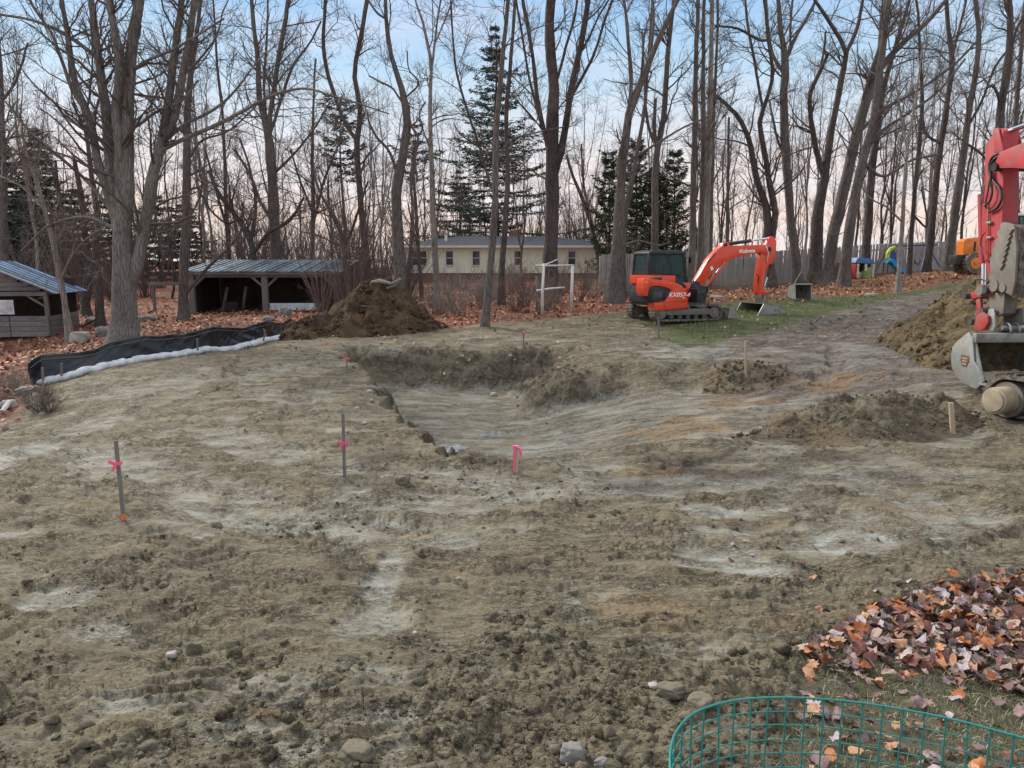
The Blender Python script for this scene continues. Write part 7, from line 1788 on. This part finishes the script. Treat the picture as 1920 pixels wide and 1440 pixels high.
    front = [B(530, 640, yl), B(540, 850, yl), B(575, 900, yl), B(620, 1030, yl), B(610, 1055, yl)]
    zmin = 0.05
    outer = [(p[0], max(p[1], zmin)) for p in outline]
    shell = [outer[0], outer[1], (outer[3][0] + 0.0, outer[2][1]), outer[4], outer[5], outer[6], outer[7], outer[8], outer[9]]
    pr = [Vector((p[0], 0, p[1])) for p in shell]
    bucket_parts(bk, shell, -0.60, 0.60, M['worn_steel'], M['inner_mud'], 0.03)
    sp_ = [(p[0], max(p[1], zmin)) for p in (outline + front[1:-1][:])]
    MB().prism(shell + [(p[0] - 0.0, max(p[1], zmin)) for p in front[1:4]], 0.632, 0.665).build('cheek_plate', M['worn_steel'], bk, bevel=0.008)
    MB().prism(shell + [(p[0] - 0.0, max(p[1], zmin)) for p in front[1:4]], -0.665, -0.632).build('cheek_plate', M['worn_steel'], bk, bevel=0.008)
    t = B(425, 850, 0.67)      # worn emblem patch on the cheek
    MB().prism([(t[0] - 0.10, t[1] + 0.10), (t[0] + 0.10, t[1] + 0.11), (t[0] + 0.12, t[1] + 0.02), (t[0] + 0.06, t[1] - 0.10), (t[0] - 0.06, t[1] - 0.10), (t[0] - 0.12, t[1] + 0.02)], 0.666, 0.672).build('worn_emblem', M['rust_sheet'], bk)
    for k, dz_ in enumerate((0.05, 0.0, -0.05)): MB().box((t[0], 0.674, t[1] + dz_), (0.14 - 0.02 * k, 0.004, 0.022)).build('emblem_bar', M['mud_tan'], bk)
    li = outer[9]; MB().box((li[0] - 0.02, 0, li[1] - 0.0), (0.10, 1.30, 0.16)).build('top_lip', M['worn_steel'], bk, bevel=0.01)
    MB().cyl((li[0] + 0.06, -0.6, li[1] + 0.17), (li[0] + 0.06, 0.12, li[1] + 0.17), 0.05, 14).build('pin_bar', M['worn_steel'], bk, smooth='auto')
    for y in (-0.38, -0.12, 0.04): 
        c_ = (li[0] + 0.06, y, li[1] + 0.12); MB().tube([(c_[0] + 0.13 * math.cos(a_) * 0.8, y - 0.03, c_[2] + 0.13 * math.sin(a_)) for a_ in np.linspace(-0.3, PI + 0.3, 12)], 0.02, 6).build('hook', M['worn_steel'], bk, smooth=True)
    ce = outer[0]; MB().box((ce[0] - 0.02, 0, ce[1] + 0.0), (0.18, 1.34, 0.035)).build('cutting_edge', M['worn_steel'], bk)
    # loose soil inside
    bm2 = MB(); n = 14; xs = np.linspace(ce[0] + 0.04, ce[0] + 0.5, n); ys = np.linspace(-0.58, 0.58, 22)
    Xg, Yg = np.meshgrid(xs, ys, indexing='ij'); Zg = ce[1] + 0.05 + 0.10 * ((Xg - xs[0]) / 0.46) + 0.06 * fbm(Xg * 6, Yg * 6, 7, 4) + 0.05 * np.abs(fbm(Xg * 14, Yg * 14, 9, 3))
    mesh_np('soil_load', np.stack([Xg.ravel(), Yg.ravel(), Zg.ravel()], 1), grid_faces(n, 22), M['mud_tan'], bk)
    # undercarriage: two tracks, seen end-on with a mud-caked hub
    ua = math.atan2(0.945, -0.33); un = empty('undercarriage', (0, 0, 0), ua); un.parent = root
    for s in (1, -1):
        y0, y1 = (0.72, 1.17) if s > 0 else (-1.17, -0.72)
        ol = stadium(-1.35, 1.35, 0.36, 0.36, 0.38, 0.38, 14)
        tr = belt(ol, y0, y1, 0.05, 'track', M['rubber_mud'], un, 52, 0.05, None, True)
        for x in (1.35, -1.35):
            m = MB(); m.cyl((x, s * 0.76, 0.38), (x, s * 1.14, 0.38), 0.27, 24); m.build('wheel', M['mud_steel'], tr, smooth='auto')
            m = MB(); m.cyl((x, s * 1.0, 0.38), (x, s * 1.40, 0.38), 0.20, 28); m.cyl((x, s * 1.40, 0.38), (x, s * 1.425, 0.38), 0.165, 28); m.build('hub', M['mud_tan'], tr, bevel=0.012)
        MB().prism([(-1.1, 0.25), (1.1, 0.25), (1.15, 0.5), (-1.15, 0.5)], s * 0.8, s * 1.1).build('track_frame', M['rubber_mud'], tr)
        for x in (-0.8, -0.4, 0, 0.4, 0.8): MB().cyl((x, s * 0.78, 0.16), (x, s * 1.12, 0.16), 0.11, 14).build('roller', M['mud_steel'], tr, smooth='auto')
    MB().box((0, 0, 0.5), (1.2, 1.5, 0.3)).build('cross_frame', M['m_grey'], un, bevel=0.03)
    # house of the machine, out of the picture to the right
    hs = empty('house', (0, 0, 0), ang); hs.parent = root
    def rplan(x0, x1, w): return [(x1, -w), (x1, w), (x0 + 0.3, w), (x0, w * 0.6), (x0, -w * 0.6), (x0 + 0.3, -w)]
    MB().cyl((0, 0, 0.66), (0, 0, 0.86), 0.6, 24).build('slew_ring', M['m_grey'], hs, smooth='auto')
    MB().prism(rplan(-1.7, 0.95, 1.0), 0.86, 1.05, 'z').build('deck', M['m_black'], hs, bevel=0.02)
    MB().prism(rplan(-1.7, -0.6, 1.0), 1.06, 1.95, 'z').build('engine_cover', M['faded_red'], hs, bevel=0.06)
    MB().box((0.1, -0.68, 1.4), (1.5, 0.55, 0.7)).build('side_box', M['faded_red'], hs, bevel=0.05)
    MB().box((0.1, 0.58, 2.55), (1.5, 0.8, 0.1)).build('cab_roof', M['m_black'], hs, bevel=0.03)
    for x in (-0.6, 0.8):
        for y in (0.2, 0.96): MB().box((x, y, 1.78), (0.08, 0.06, 1.46)).build('cab_pillar', M['m_black'], hs)
    for y in (0.2, 0.96): MB().box((0.1, y, 1.9), (1.3, 0.015, 1.2)).build('cab_window', M['cab_glass'], hs)
    MB().box((-0.2, 0.55, 1.35), (0.5, 0.5, 0.5)).build('seat', M['m_black'], hs, bevel=0.05)
big_excavator()

# ------------------------------------------------------------------ clods, leaves, grass, wire fence
R6 = np.random.default_rng(66)
def ico(sub):
    bm = bmesh.new(); bmesh.ops.create_icosphere(bm, subdivisions=sub, radius=1); bm.verts.ensure_lookup_table()
    v = np.array([p.co[:] for p in bm.verts]); f = np.array([[q.index for q in fc.verts] for fc in bm.faces]); bm.free(); return v, f
def lumps(name, x, y, size, sub, mat, label, smooth=False, sink=0.25, flat=0.65):
    v, f = ico(sub); n = len(x)
    z = gza(x, y)
    a = R6.uniform(0, 2 * PI, n); ca, sa = np.cos(a)[:, None], np.sin(a)[:, None]
    rad = 1 + R6.uniform(-0.28, 0.28, (n, len(v)))
    sx = size * R6.uniform(0.75, 1.35, n); sy = size * R6.uniform(0.6, 1.0, n); sz = size * R6.uniform(flat - 0.15, flat + 0.2, n)
    px = v[None, :, 0] * rad * sx[:, None]; py = v[None, :, 1] * rad * sy[:, None]; pz = v[None, :, 2] * rad * sz[:, None]
    V = np.stack([px * ca - py * sa + x[:, None], px * sa + py * ca + y[:, None], pz + (z + sz * (0.5 - sink))[:, None]], 2).reshape(-1, 3)
    Q = (f[None] + (np.arange(n) * len(v))[:, None, None]).reshape(-1, 3)
    tone = np.repeat(R6.uniform(0, 1, n), len(v))
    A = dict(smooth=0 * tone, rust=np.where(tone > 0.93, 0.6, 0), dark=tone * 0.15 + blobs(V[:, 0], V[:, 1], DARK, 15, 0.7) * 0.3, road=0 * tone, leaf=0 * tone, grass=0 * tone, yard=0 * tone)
    return tag(mesh_np(name, V, Q, mat, None, smooth, A), label, 'clods', None, 'stuff')
def pick(n, fx, dens):
    x, y = fx(n); d = dens(x, y); k = R6.uniform(size=len(x)) < d; return x[k], y[k]
def fan(n, r0, r1, pw=1.0, a=0.66):
    r = R6.uniform(r1 ** -pw, r0 ** -pw, n) ** (-1 / pw); t = R6.uniform(-a, a, n)
    return r * np.sin(t), r * np.cos(t)
def clay_d(x, y):
    lf = fbm(x * 0.45, y * 0.45, 61, 4); lf2 = fbm(x * 1.1, y * 1.1, 63, 4)
    near = sstep(4.8, 3.2, y - 0.25 * x + 0.6 * lf2) * 0.75
    m2 = np.maximum(sstep(-0.05, 0.35, -lf + 0.4 * lf2), near)
    sm = blobs(x, y, PATCH, 11, 0.7); pd = pit_depth(x, y)
    return (0.05 + 0.9 * m2) * (1 - 0.85 * sm) * (1 - leaf_mask(x, y)) * (1 - yard_mask(x, y) * 0.8) * np.where(pd > 0.7, 0.12, 1)
x, y = pick(12500, lambda n: fan(n, 2.6, 13, 1.2), clay_d); s = 0.005 + 0.016 * R6.uniform(size=len(x)) ** 3
lumps('small_clods', x, y, s, 1, M['soil'], 'small crumbs of clay scattered over the graded ground')
x, y = pick(1250, lambda n: fan(n, 2.6, 9, 1.6), clay_d); s = 0.016 + 0.032 * R6.uniform(size=len(x)) ** 3
lumps('big_clods', x, y, s, 2, M['soil'], 'bigger clods of clay in the rough foreground', True)
# crumbs on the pit walls, the heaps and the berm
def heap_pts(n, x0, x1, y0, y1, hf, lo):
    x = R6.uniform(x0, x1, n); y = R6.uniform(y0, y1, n); h = hf(x, y); k = h > lo; return x[k], y[k], h[k]
def lumps_on(name, x, y, z, size, label, dark=0.4, mat='soil'):
    v, f = ico(1); n = len(x); rad = 1 + R6.uniform(-0.3, 0.3, (n, len(v)))
    V = v[None] * rad[:, :, None] * size[:, None, None] * R6.uniform(0.6, 1.3, (n, 1, 3)); V = V + np.stack([x, y, z + size * 0.2], 1)[:, None]
    Q = (f[None] + (np.arange(n) * len(v))[:, None, None]).reshape(-1, 3); tn = np.repeat(R6.uniform(0, 1, n), len(v)); zz = 0 * tn
    return tag(mesh_np(name, V.reshape(-1, 3), Q, M[mat], None, False, dict(smooth=zz, rust=np.where(tn > .9, .6, 0), dark=tn * dark * 1.5, road=zz, leaf=zz, grass=zz, yard=zz)), label, 'clods', None, 'stuff')
for nm, x0, x1, y0, y1, hf, n, sc, lb, dk in (('heap_clods', -8.6, -1, 22.8, 28, h1, 2600, 0.045, 'lumps of earth on the dark topsoil heap', 0.65), ('heap_clods', 8.2, 14, 13.2, 23.4, h2, 2600, 0.04, 'lumps of earth on the big pale heap', 0.3),
                                      ('heap_clods', 2.6, 7.6, 9.0, 12.6, h3, 2600, 0.016, 'lumps of clay on the low ridge by the pit', 0.4), ('heap_clods', 3.9, 6.8, 16, 18.5, h4, 500, 0.03, 'lumps of clay on the small knob beyond the pit', 0.4)):
    x, y, h = heap_pts(n, x0, x1, y0, y1, hf, 0.03); z = base_h(x, y) - pit_depth(x, y) + h + 0.03
    lumps_on(nm, x, y, z, sc * (0.4 + R6.uniform(size=len(x)) ** 2 * 1.4), lb, dk, 'topsoil' if hf is h1 else 'heap_soil' if hf is h2 else 'soil')
x = R6.uniform(-6, 2.6, 5000); y = R6.uniform(8.5, 22, 5000); pd = pit_depth(x, y); fl = FL(x); k = (pd > 0.04) & (pd < fl * 0.95) & ((y > 17) | (x < -0.3)); x, y = x[k], y[k]
lumps('pit_clods', x, y, 0.012 + 0.045 * R6.uniform(size=len(x)) ** 4, 1, M['soil'], 'crumbs of clay on the slopes of the pit')

# --- leaves
LEAFCOL = [(0.42, 0.14, 0.045), (0.20, 0.075, 0.06), (0.46, 0.24, 0.13), (0.22, 0.14, 0.135), (0.36, 0.25, 0.20), (0.13, 0.075, 0.065), (0.50, 0.30, 0.10), (0.38, 0.32, 0.32)]
def leaf_shape(seed):
    """maple leaf: five pointed lobes, curled; about 1 across"""
    r = np.random.default_rng(seed); pts = []
    lob = [(-2.35, 0.42), (-1.95, 0.36), (-1.35, 0.58), (-1.12, 0.50), (-0.85, 0.42), (-0.52, 0.60), (-0.30, 0.50), (0, 0.66)]
    lob = lob + [(-a, l) for a, l in lob[-2::-1]] + [(PI, 0.10)]
    cu = r.uniform(-1.0, 1.0, 4) * 1.7
    for a, l in lob:
        if seed % 3 == 0: l = 0.34 + 0.22 * abs(math.cos(a)) if abs(a) < 3 else 0.5
        elif seed % 3 == 1: l = 0.5 * l + 0.24
        l = l * r.uniform(0.82, 1.12); a = a + r.normal() * 0.05; px, py = math.sin(a) * l, math.cos(a) * l
        pts.append((px, py))
    inner = [(px * 0.5, py * 0.5) for px, py in pts]
    allp = [(0, 0)] + inner + pts
    V = [(px, py, 0.5 * cu[0] * px * px + 0.45 * cu[1] * py * abs(py) + 0.35 * cu[2] * px * py + 0.10 * math.sin(px * 7 + seed) * cu[3] + r.normal() * 0.015) for px, py in allp]
    n = len(pts); Fs = []
    for k in range(n):
        j = (k + 1) % n; Fs.append((0, 1 + k, 1 + j)); Fs.append((1 + k, 1 + n + k, 1 + n + j)); Fs.append((1 + k, 1 + n + j, 1 + j))
    return np.array(V), np.array(Fs)
SHAPES = [leaf_shape(s) for s in range(9)]
def leafmat(name, col, attr=None):
    m, t, b = nt(name); nz = n_noise(t, n_geo(t), 60, 5, 0.7)
    base = n_attr(t, attr, 'Color') if attr else None
    if base is None: base = n_mix(t, 0.0, col, col)
    base = n_mix(t, 0.7, base, n_ramp(t, nz, [(0.3, 0.5), (0.7, 1.25)]), 'MULTIPLY')
    t.links.new(base, b.inputs['Base Color']); b.inputs['Roughness'].default_value = 0.62; b.inputs['Specular IOR Level'].default_value = 0.35
    n_bump(t, b, nz, 0.4, 0.01); return m
LM = [leafmat('leaf_' + n_, c) for n_, c in zip(('orange', 'dark_red', 'tan', 'mauve', 'pale_brown', 'dark_brown', 'yellow', 'grey_pink'), LEAFCOL)]
LMESH = []
for si, (v, f) in enumerate(SHAPES):
    row = []
    for ci in range(len(LM)):
        o = mesh_np('leaf', v, f, LM[ci], None, True); row.append(o.data); bpy.data.objects.remove(o)
    LMESH.append(row)
M['leaf_mix'] = leafmat('leaf_mix', None, 'col')
def inside(poly, u, v):
    n = len(poly); c = np.zeros(u.shape, bool); j = n - 1
    for i in range(n):
        (xi, yi), (xj, yj) = poly[i], poly[j]
        c ^= ((yi > v) != (yj > v)) & (u < (xj - xi) * (v - yi) / (yj - yi + 1e-12) + xi); j = i
    return c
PILE = [tuple(G(u, v)[:2]) for u, v in ((1500, 1245), (1580, 1185), (1660, 1135), (1770, 1104), (2100, 1066), (2400, 1110), (2300, 1330), (1920, 1335), (1800, 1295), (1680, 1278), (1570, 1262))]
def leaf_field():
    pts = []
    n = 5200; x = R6.uniform(1.3, 5.6, n); y = R6.uniform(3.2, 5.9, n); wob = 0.22 * fbm(x * 2.2, y * 2.2, 401, 4) + 0.05 * R6.normal(size=n)
    k = inside(PILE, x + wob, y + wob * 0.7); x, y = x[k][:2300], y[k][:2300]
    z = R6.uniform(0, 1, len(x)) * (0.02 + 0.04 * noise(x * 2, y * 2, 403)).clip(0.003) + 0.015
    pts.append(np.stack([x, y, z, 0.040 + 0.045 * R6.uniform(size=len(x)), np.full(len(x), 0.6)], 1))
    # strewn over the old lawn and along the edge of the pile
    n = 620; x = R6.uniform(0.7, 3.2, n); y = R6.uniform(2.3, 4.4, n); k = (yard_mask(x, y) > 0.4) & (R6.uniform(size=n) < 0.8); x, y = x[k], y[k]
    pts.append(np.stack([x, y, 0.015 + 0.02 * R6.uniform(size=len(x)), 0.035 + 0.03 * R6.uniform(size=len(x)), np.full(len(x), 0.35)], 1))
    n = 60; x = R6.uniform(1.5, 5, n); y = R6.uniform(3.6, 6.2, n); pts.append(np.stack([x, y, 0.012 + 0 * x, 0.035 + 0.02 * R6.uniform(size=n), np.full(n, 0.3)], 1))
    return np.concatenate(pts)
LF = leaf_field()
LF[:, 2] += gza(LF[:, 0], LF[:, 1])
dist = np.hypot(LF[:, 0], LF[:, 1]); scr = LF[:, 3] / dist * (np.abs(LF[:, 0] / LF[:, 1]) < 0.70) * (0.4 + (LF[:, 2] > 0.04))
vis = scr.copy(); order = np.argsort(-vis)
big = order[:300]; rest = order[300:]
pr0 = Vector((2.6, 4.4, gz(2.6, 4.4)))
pile = empty('leaf_pile', pr0, 0, 'drift of fallen brown, orange and purple maple leaves at the lower right', 'leaf pile')
from mathutils import Euler
def ltone(x, y, r):        # which colours: purple-brown in the pile, brighter ones strewn on top
    return int(r.choice(8, p=[0.09, 0.12, 0.12, 0.23, 0.15, 0.15, 0.03, 0.11]))
for i in big:
    x, y, z, s, tl = LF[i]; o = link('leaf', LMESH[int(R6.integers(9))][ltone(x, y, R6)], pile, (x - pr0.x, y - pr0.y, z - pr0.z + 0.012))
    o.rotation_euler = (R6.normal() * tl, R6.normal() * tl, R6.uniform(0, 6.28)); o.scale = (s * 1.25, s * 1.25, s * 1.25)
def joined_leaves(name, D, parent, label, cols, tilt=None):
    Vs, Fs, Cs, off = [], [], [], 0
    for i in range(len(D)):
        x, y, z, s, tl = D[i]; v, f = SHAPES[i % 9]
        R = np.array(Euler((R6.normal() * tl, R6.normal() * tl, R6.uniform(0, 6.28))).to_matrix())
        Vs.append((v * s * 1.25) @ R.T + (x, y, z)); Fs.append(f + off); off += len(v)
        c = np.array(cols[int(R6.integers(len(cols)))]) * R6.uniform(0.7, 1.25); Cs.append(np.repeat(c[None], len(v), 0))
    V = np.concatenate(Vs)
    if parent: V = V - np.array(parent.location)
    o = mesh_np(name, V, np.concatenate(Fs), M['leaf_mix'], parent, True, dict(col=np.concatenate(Cs))); o['kind'] = 'stuff'
    return o
pc = [LEAFCOL[k] for k in (0, 1, 1, 2, 3, 3, 3, 4, 4, 5, 5, 7)]
joined_leaves('leaf_litter', LF[rest], pile, None, pc)
# far leaf litter: small curled flakes on the forest floor
def flakes(name, x, y, s, cols, label, lift=0.01):
    n = len(x); z = base_h(x, y) - pit_depth(x, y) + 0.05 * fbm(x * .8, y * .8, 109, 4) + lift
    a = R6.uniform(0, 2 * PI, n); t = R6.normal(size=n) * 0.55; b = R6.normal(size=n) * 0.5
    ux = np.stack([np.cos(a), np.sin(a), t], 1) * s[:, None]; uy = np.stack([-np.sin(a), np.cos(a), b], 1) * s[:, None] * 0.8
    c = np.stack([x, y, z + s * 0.5], 1)
    V = np.stack([c - ux, c - uy + [0, 0, .01], c + ux, c + uy], 1).reshape(-1, 3); Q = np.arange(n * 4).reshape(-1, 4)
    cc = np.array(cols)[R6.integers(0, len(cols), n)] * R6.uniform(0.6, 1.35, n)[:, None]
    return tag(mesh_np(name, V, Q, M['leaf_mix'], None, False, dict(col=np.repeat(cc, 4, 0))), label, 'leaves', None, 'stuff')
n = 60000; x = R6.uniform(-28, 34, n); y = 9 + 40 * R6.uniform(size=n) ** 1.1
k = (np.abs(x) < 0.75 * y + 1) & (R6.uniform(size=n) < leaf_mask(x, y) * sstep(54, 20, y)); x, y = x[k], y[k]
flakes('forest_leaves', x, y, 0.035 + 0.045 * R6.uniform(size=len(x)), [(0.40, 0.14, 0.07), (0.50, 0.21, 0.10), (0.24, 0.10, 0.06), (0.52, 0.30, 0.18), (0.30, 0.16, 0.12)], 'red-brown fallen leaves covering the forest floor')
n = 900; x = R6.uniform(-8, 16, n); y = R6.uniform(20, 32, n); k = leaf_mask(x, y) < 0.3; flakes('stray_leaves', x[k], y[k], 0.03 + 0.03 * R6.uniform(size=k.sum()), [(0.36, 0.16, 0.085), (0.40, 0.26, 0.16)], 'stray leaves blown onto the clay and grass', 0.03)

# --- grass
def blades(name, x, y, h, w, cols, label, lean=0.5, wid=None, z=None):
    n = len(x); z = gza(x, y) if z is None else z
    a = R6.uniform(0, 2 * PI, n); l = R6.normal(size=n) * lean; b = R6.uniform(0, 2 * PI, n)
    d = np.stack([np.cos(a), np.sin(a), 0 * a], 1) * (w / 2)[:, None]; s = np.stack([np.cos(b) * l, np.sin(b) * l, np.ones(n)], 1); s /= np.linalg.norm(s, axis=1, keepdims=True)
    s2 = s + np.stack([np.cos(b) * l, np.sin(b) * l, -0.35 * np.abs(l)], 1); s2 /= np.linalg.norm(s2, axis=1, keepdims=True)
    p0 = np.stack([x, y, z - 0.005], 1); p1 = p0 + s * (h * .55)[:, None]; p2 = p1 + s2 * (h * .45)[:, None]
    V = np.stack([p0 - d, p0 + d, p1 + d * .7, p1 - d * .7, p2], 1).reshape(-1, 3); i = np.arange(n)[:, None] * 5
    cc = np.array(cols)[R6.integers(0, len(cols), n)] * R6.uniform(0.7, 1.3, n)[:, None]
    return tag(mesh_np(name, V, [i + [0, 1, 2, 3], i + [3, 2, 4]], M['grass_mix'], None, True, dict(col=np.repeat(cc, 5, 0))), label, 'grass', None, 'stuff')
M['grass_mix'] = plain('grass_mix', None, attr='col', rough=0.8)
n = 60000; x = R6.uniform(3.5, 24, n); y = R6.uniform(19, 42, n); k = (R6.uniform(size=n) < grass_mask(x, y) * sstep(-0.3, 0.15, fbm(x * 0.9, y * 0.9, 421, 4))) & (np.abs(x) < 0.72 * y); x, y = x[k], y[k]
blades('grass', x, y, 0.05 + 0.07 * R6.uniform(size=len(x)), 0.014 + 0 * x, [(0.10, 0.165, 0.045), (0.13, 0.20, 0.06), (0.22, 0.235, 0.10), (0.33, 0.30, 0.17)], 'strip of thin green grass under and beyond the orange excavator')
n = 42000; x = R6.uniform(0.7, 4.4, n); y = R6.uniform(2.2, 5.0, n); k = R6.uniform(size=n) < yard_mask(x, y) * sstep(-0.5, 0.0, fbm(x * 2, y * 2, 411, 3)); x, y = x[k], y[k]
blades('dry_lawn', x, y, 0.03 + 0.05 * R6.uniform(size=len(x)) ** 2, 0.0042 + 0 * x, [(0.36, 0.31, 0.19), (0.46, 0.40, 0.28), (0.12, 0.15, 0.05), (0.10, 0.13, 0.05), (0.22, 0.19, 0.10), (0.15, 0.17, 0.07)], 'flattened dry lawn grass around the green wire fence', 1.3)

# --- green wire fence in the near corner
def wire_fence():
    m_, t_, b_ = nt('green_wire'); b_.inputs['Base Color'].default_value = (0.02, 0.21, 0.18, 1); b_.inputs['Roughness'].default_value = 0.4; M['wire'] = m_
    H = 0.58
    pts = [(0.98, 1.72), (0.70, 1.85), (0.57, 2.08)] + [tuple(G(u, v, H)[:2]) for u, v in ((1256, 1425), (1268, 1372), (1300, 1338), (1355, 1318), (1450, 1308), (1560, 1312), (1680, 1328), (1800, 1352), (1920, 1384), (2080, 1425))] + [(2.75, 1.75), (2.95, 1.35)]
    q, _ = resample([(x, y, 0) for x, y in pts], [1] * len(pts), 260)
    d = np.r_[0, np.cumsum(np.linalg.norm(np.diff(q, axis=0), axis=1))]
    root = empty('wire_fence', (pts[4][0], pts[4][1], gz(*pts[4])), 0, 'curved low garden fence of green plastic-coated wire mesh in the near right corner', 'fence'); o = np.array(root.location)
    def curve(z, wob=0.0, r=0.0026, nm='wire', k=6):
        c = q.copy(); c[:, 2] = z + wob * noise(d * 3, d * 0 + z * 9, 5)
        V, Q = tubes((c - o)[None], np.full((1, len(c)), r), k); return mesh_np(nm, V, Q, M['wire'], root)
    curve(H, 0.003, 0.0048, 'rim_wire', 8)
    for k in range(9): curve(H - 0.062 * (k + 1) + 0.004 * (k % 2), 0.004)
    n = int(d[-1] / 0.072)
    for k in range(n):
        s = (k + 0.5) * d[-1] / n; x, y = np.interp(s, d, q[:, 0]), np.interp(s, d, q[:, 1]); g = gz(x, y); jx = R6.normal() * 0.004
        V, Q = tubes(np.array([[[x, y, H], [x + jx, y, H * .6], [x + jx * 1.5, y, g]]]) - o, np.full((1, 3), 0.0036), 6); mesh_np('upright_wire', V, Q, M['wire'], root)
        # little weld knots
        V, Q = tubes(np.array([[[x, y, H + 0.004], [x, y, H - 0.006], [x, y, H - 0.012]]]) - o, np.array([[0.006, 0.006, 0.004]]), 6); mesh_np('wire_knot', V, Q, M['wire'], root)
wire_fence()

# --- roots and sticks poking out of the topsoil heap
def roots():
    for i, (pts, r, mt, l) in enumerate((([(697, 533), (712, 527), (735, 532), (752, 522)], 0.09, 'bark_pale', 'pale root stump lying over the top of the topsoil heap'),
                                ([(724, 545), (740, 536), (750, 524)], 0.05, 'bark_grey', 'grey broken root sticking out at the right of the heap top'),
                                ([(742, 575), (755, 600), (764, 622)], 0.03, 'bark_pale', 'long pale root hanging down the right face of the topsoil heap'),
                                ([(782, 632), (784, 612), (781, 606)], 0.02, 'bark_pale', 'short upright root at the right foot of the topsoil heap'),
                                ([(672, 630), (690, 622), (697, 628)], 0.02, 'bark_pale', 'thin curled root at the front foot of the topsoil heap'))):
        Y = 24.4 if i in (3, 4) else 25.0
        c = [P(u, v, Y) for u, v in pts]; o0 = c[0].copy()
        for p in c: 
            hz = float((base_h(np.array([p.x]), np.array([p.y])) + h1(np.array([p.x]), np.array([p.y])))[0]); p.z = max(p.z, hz)
        MBo = MB().tube([p - o0 for p in c], [r, r * .9, r * .6, r * .4][:len(c)], 8); tag(MBo.build('root', M[mt], None, smooth=True, loc=o0), l, 'root')
roots()
tot = sum(len(o.data.polygons) * 2 for o in bpy.data.objects if o.type == 'MESH'); uniq = sum(len(m.loops) - 2 * len(m.polygons) for m in bpy.data.meshes)
print('TRIS unique', uniq, 'objects', len(bpy.data.objects))
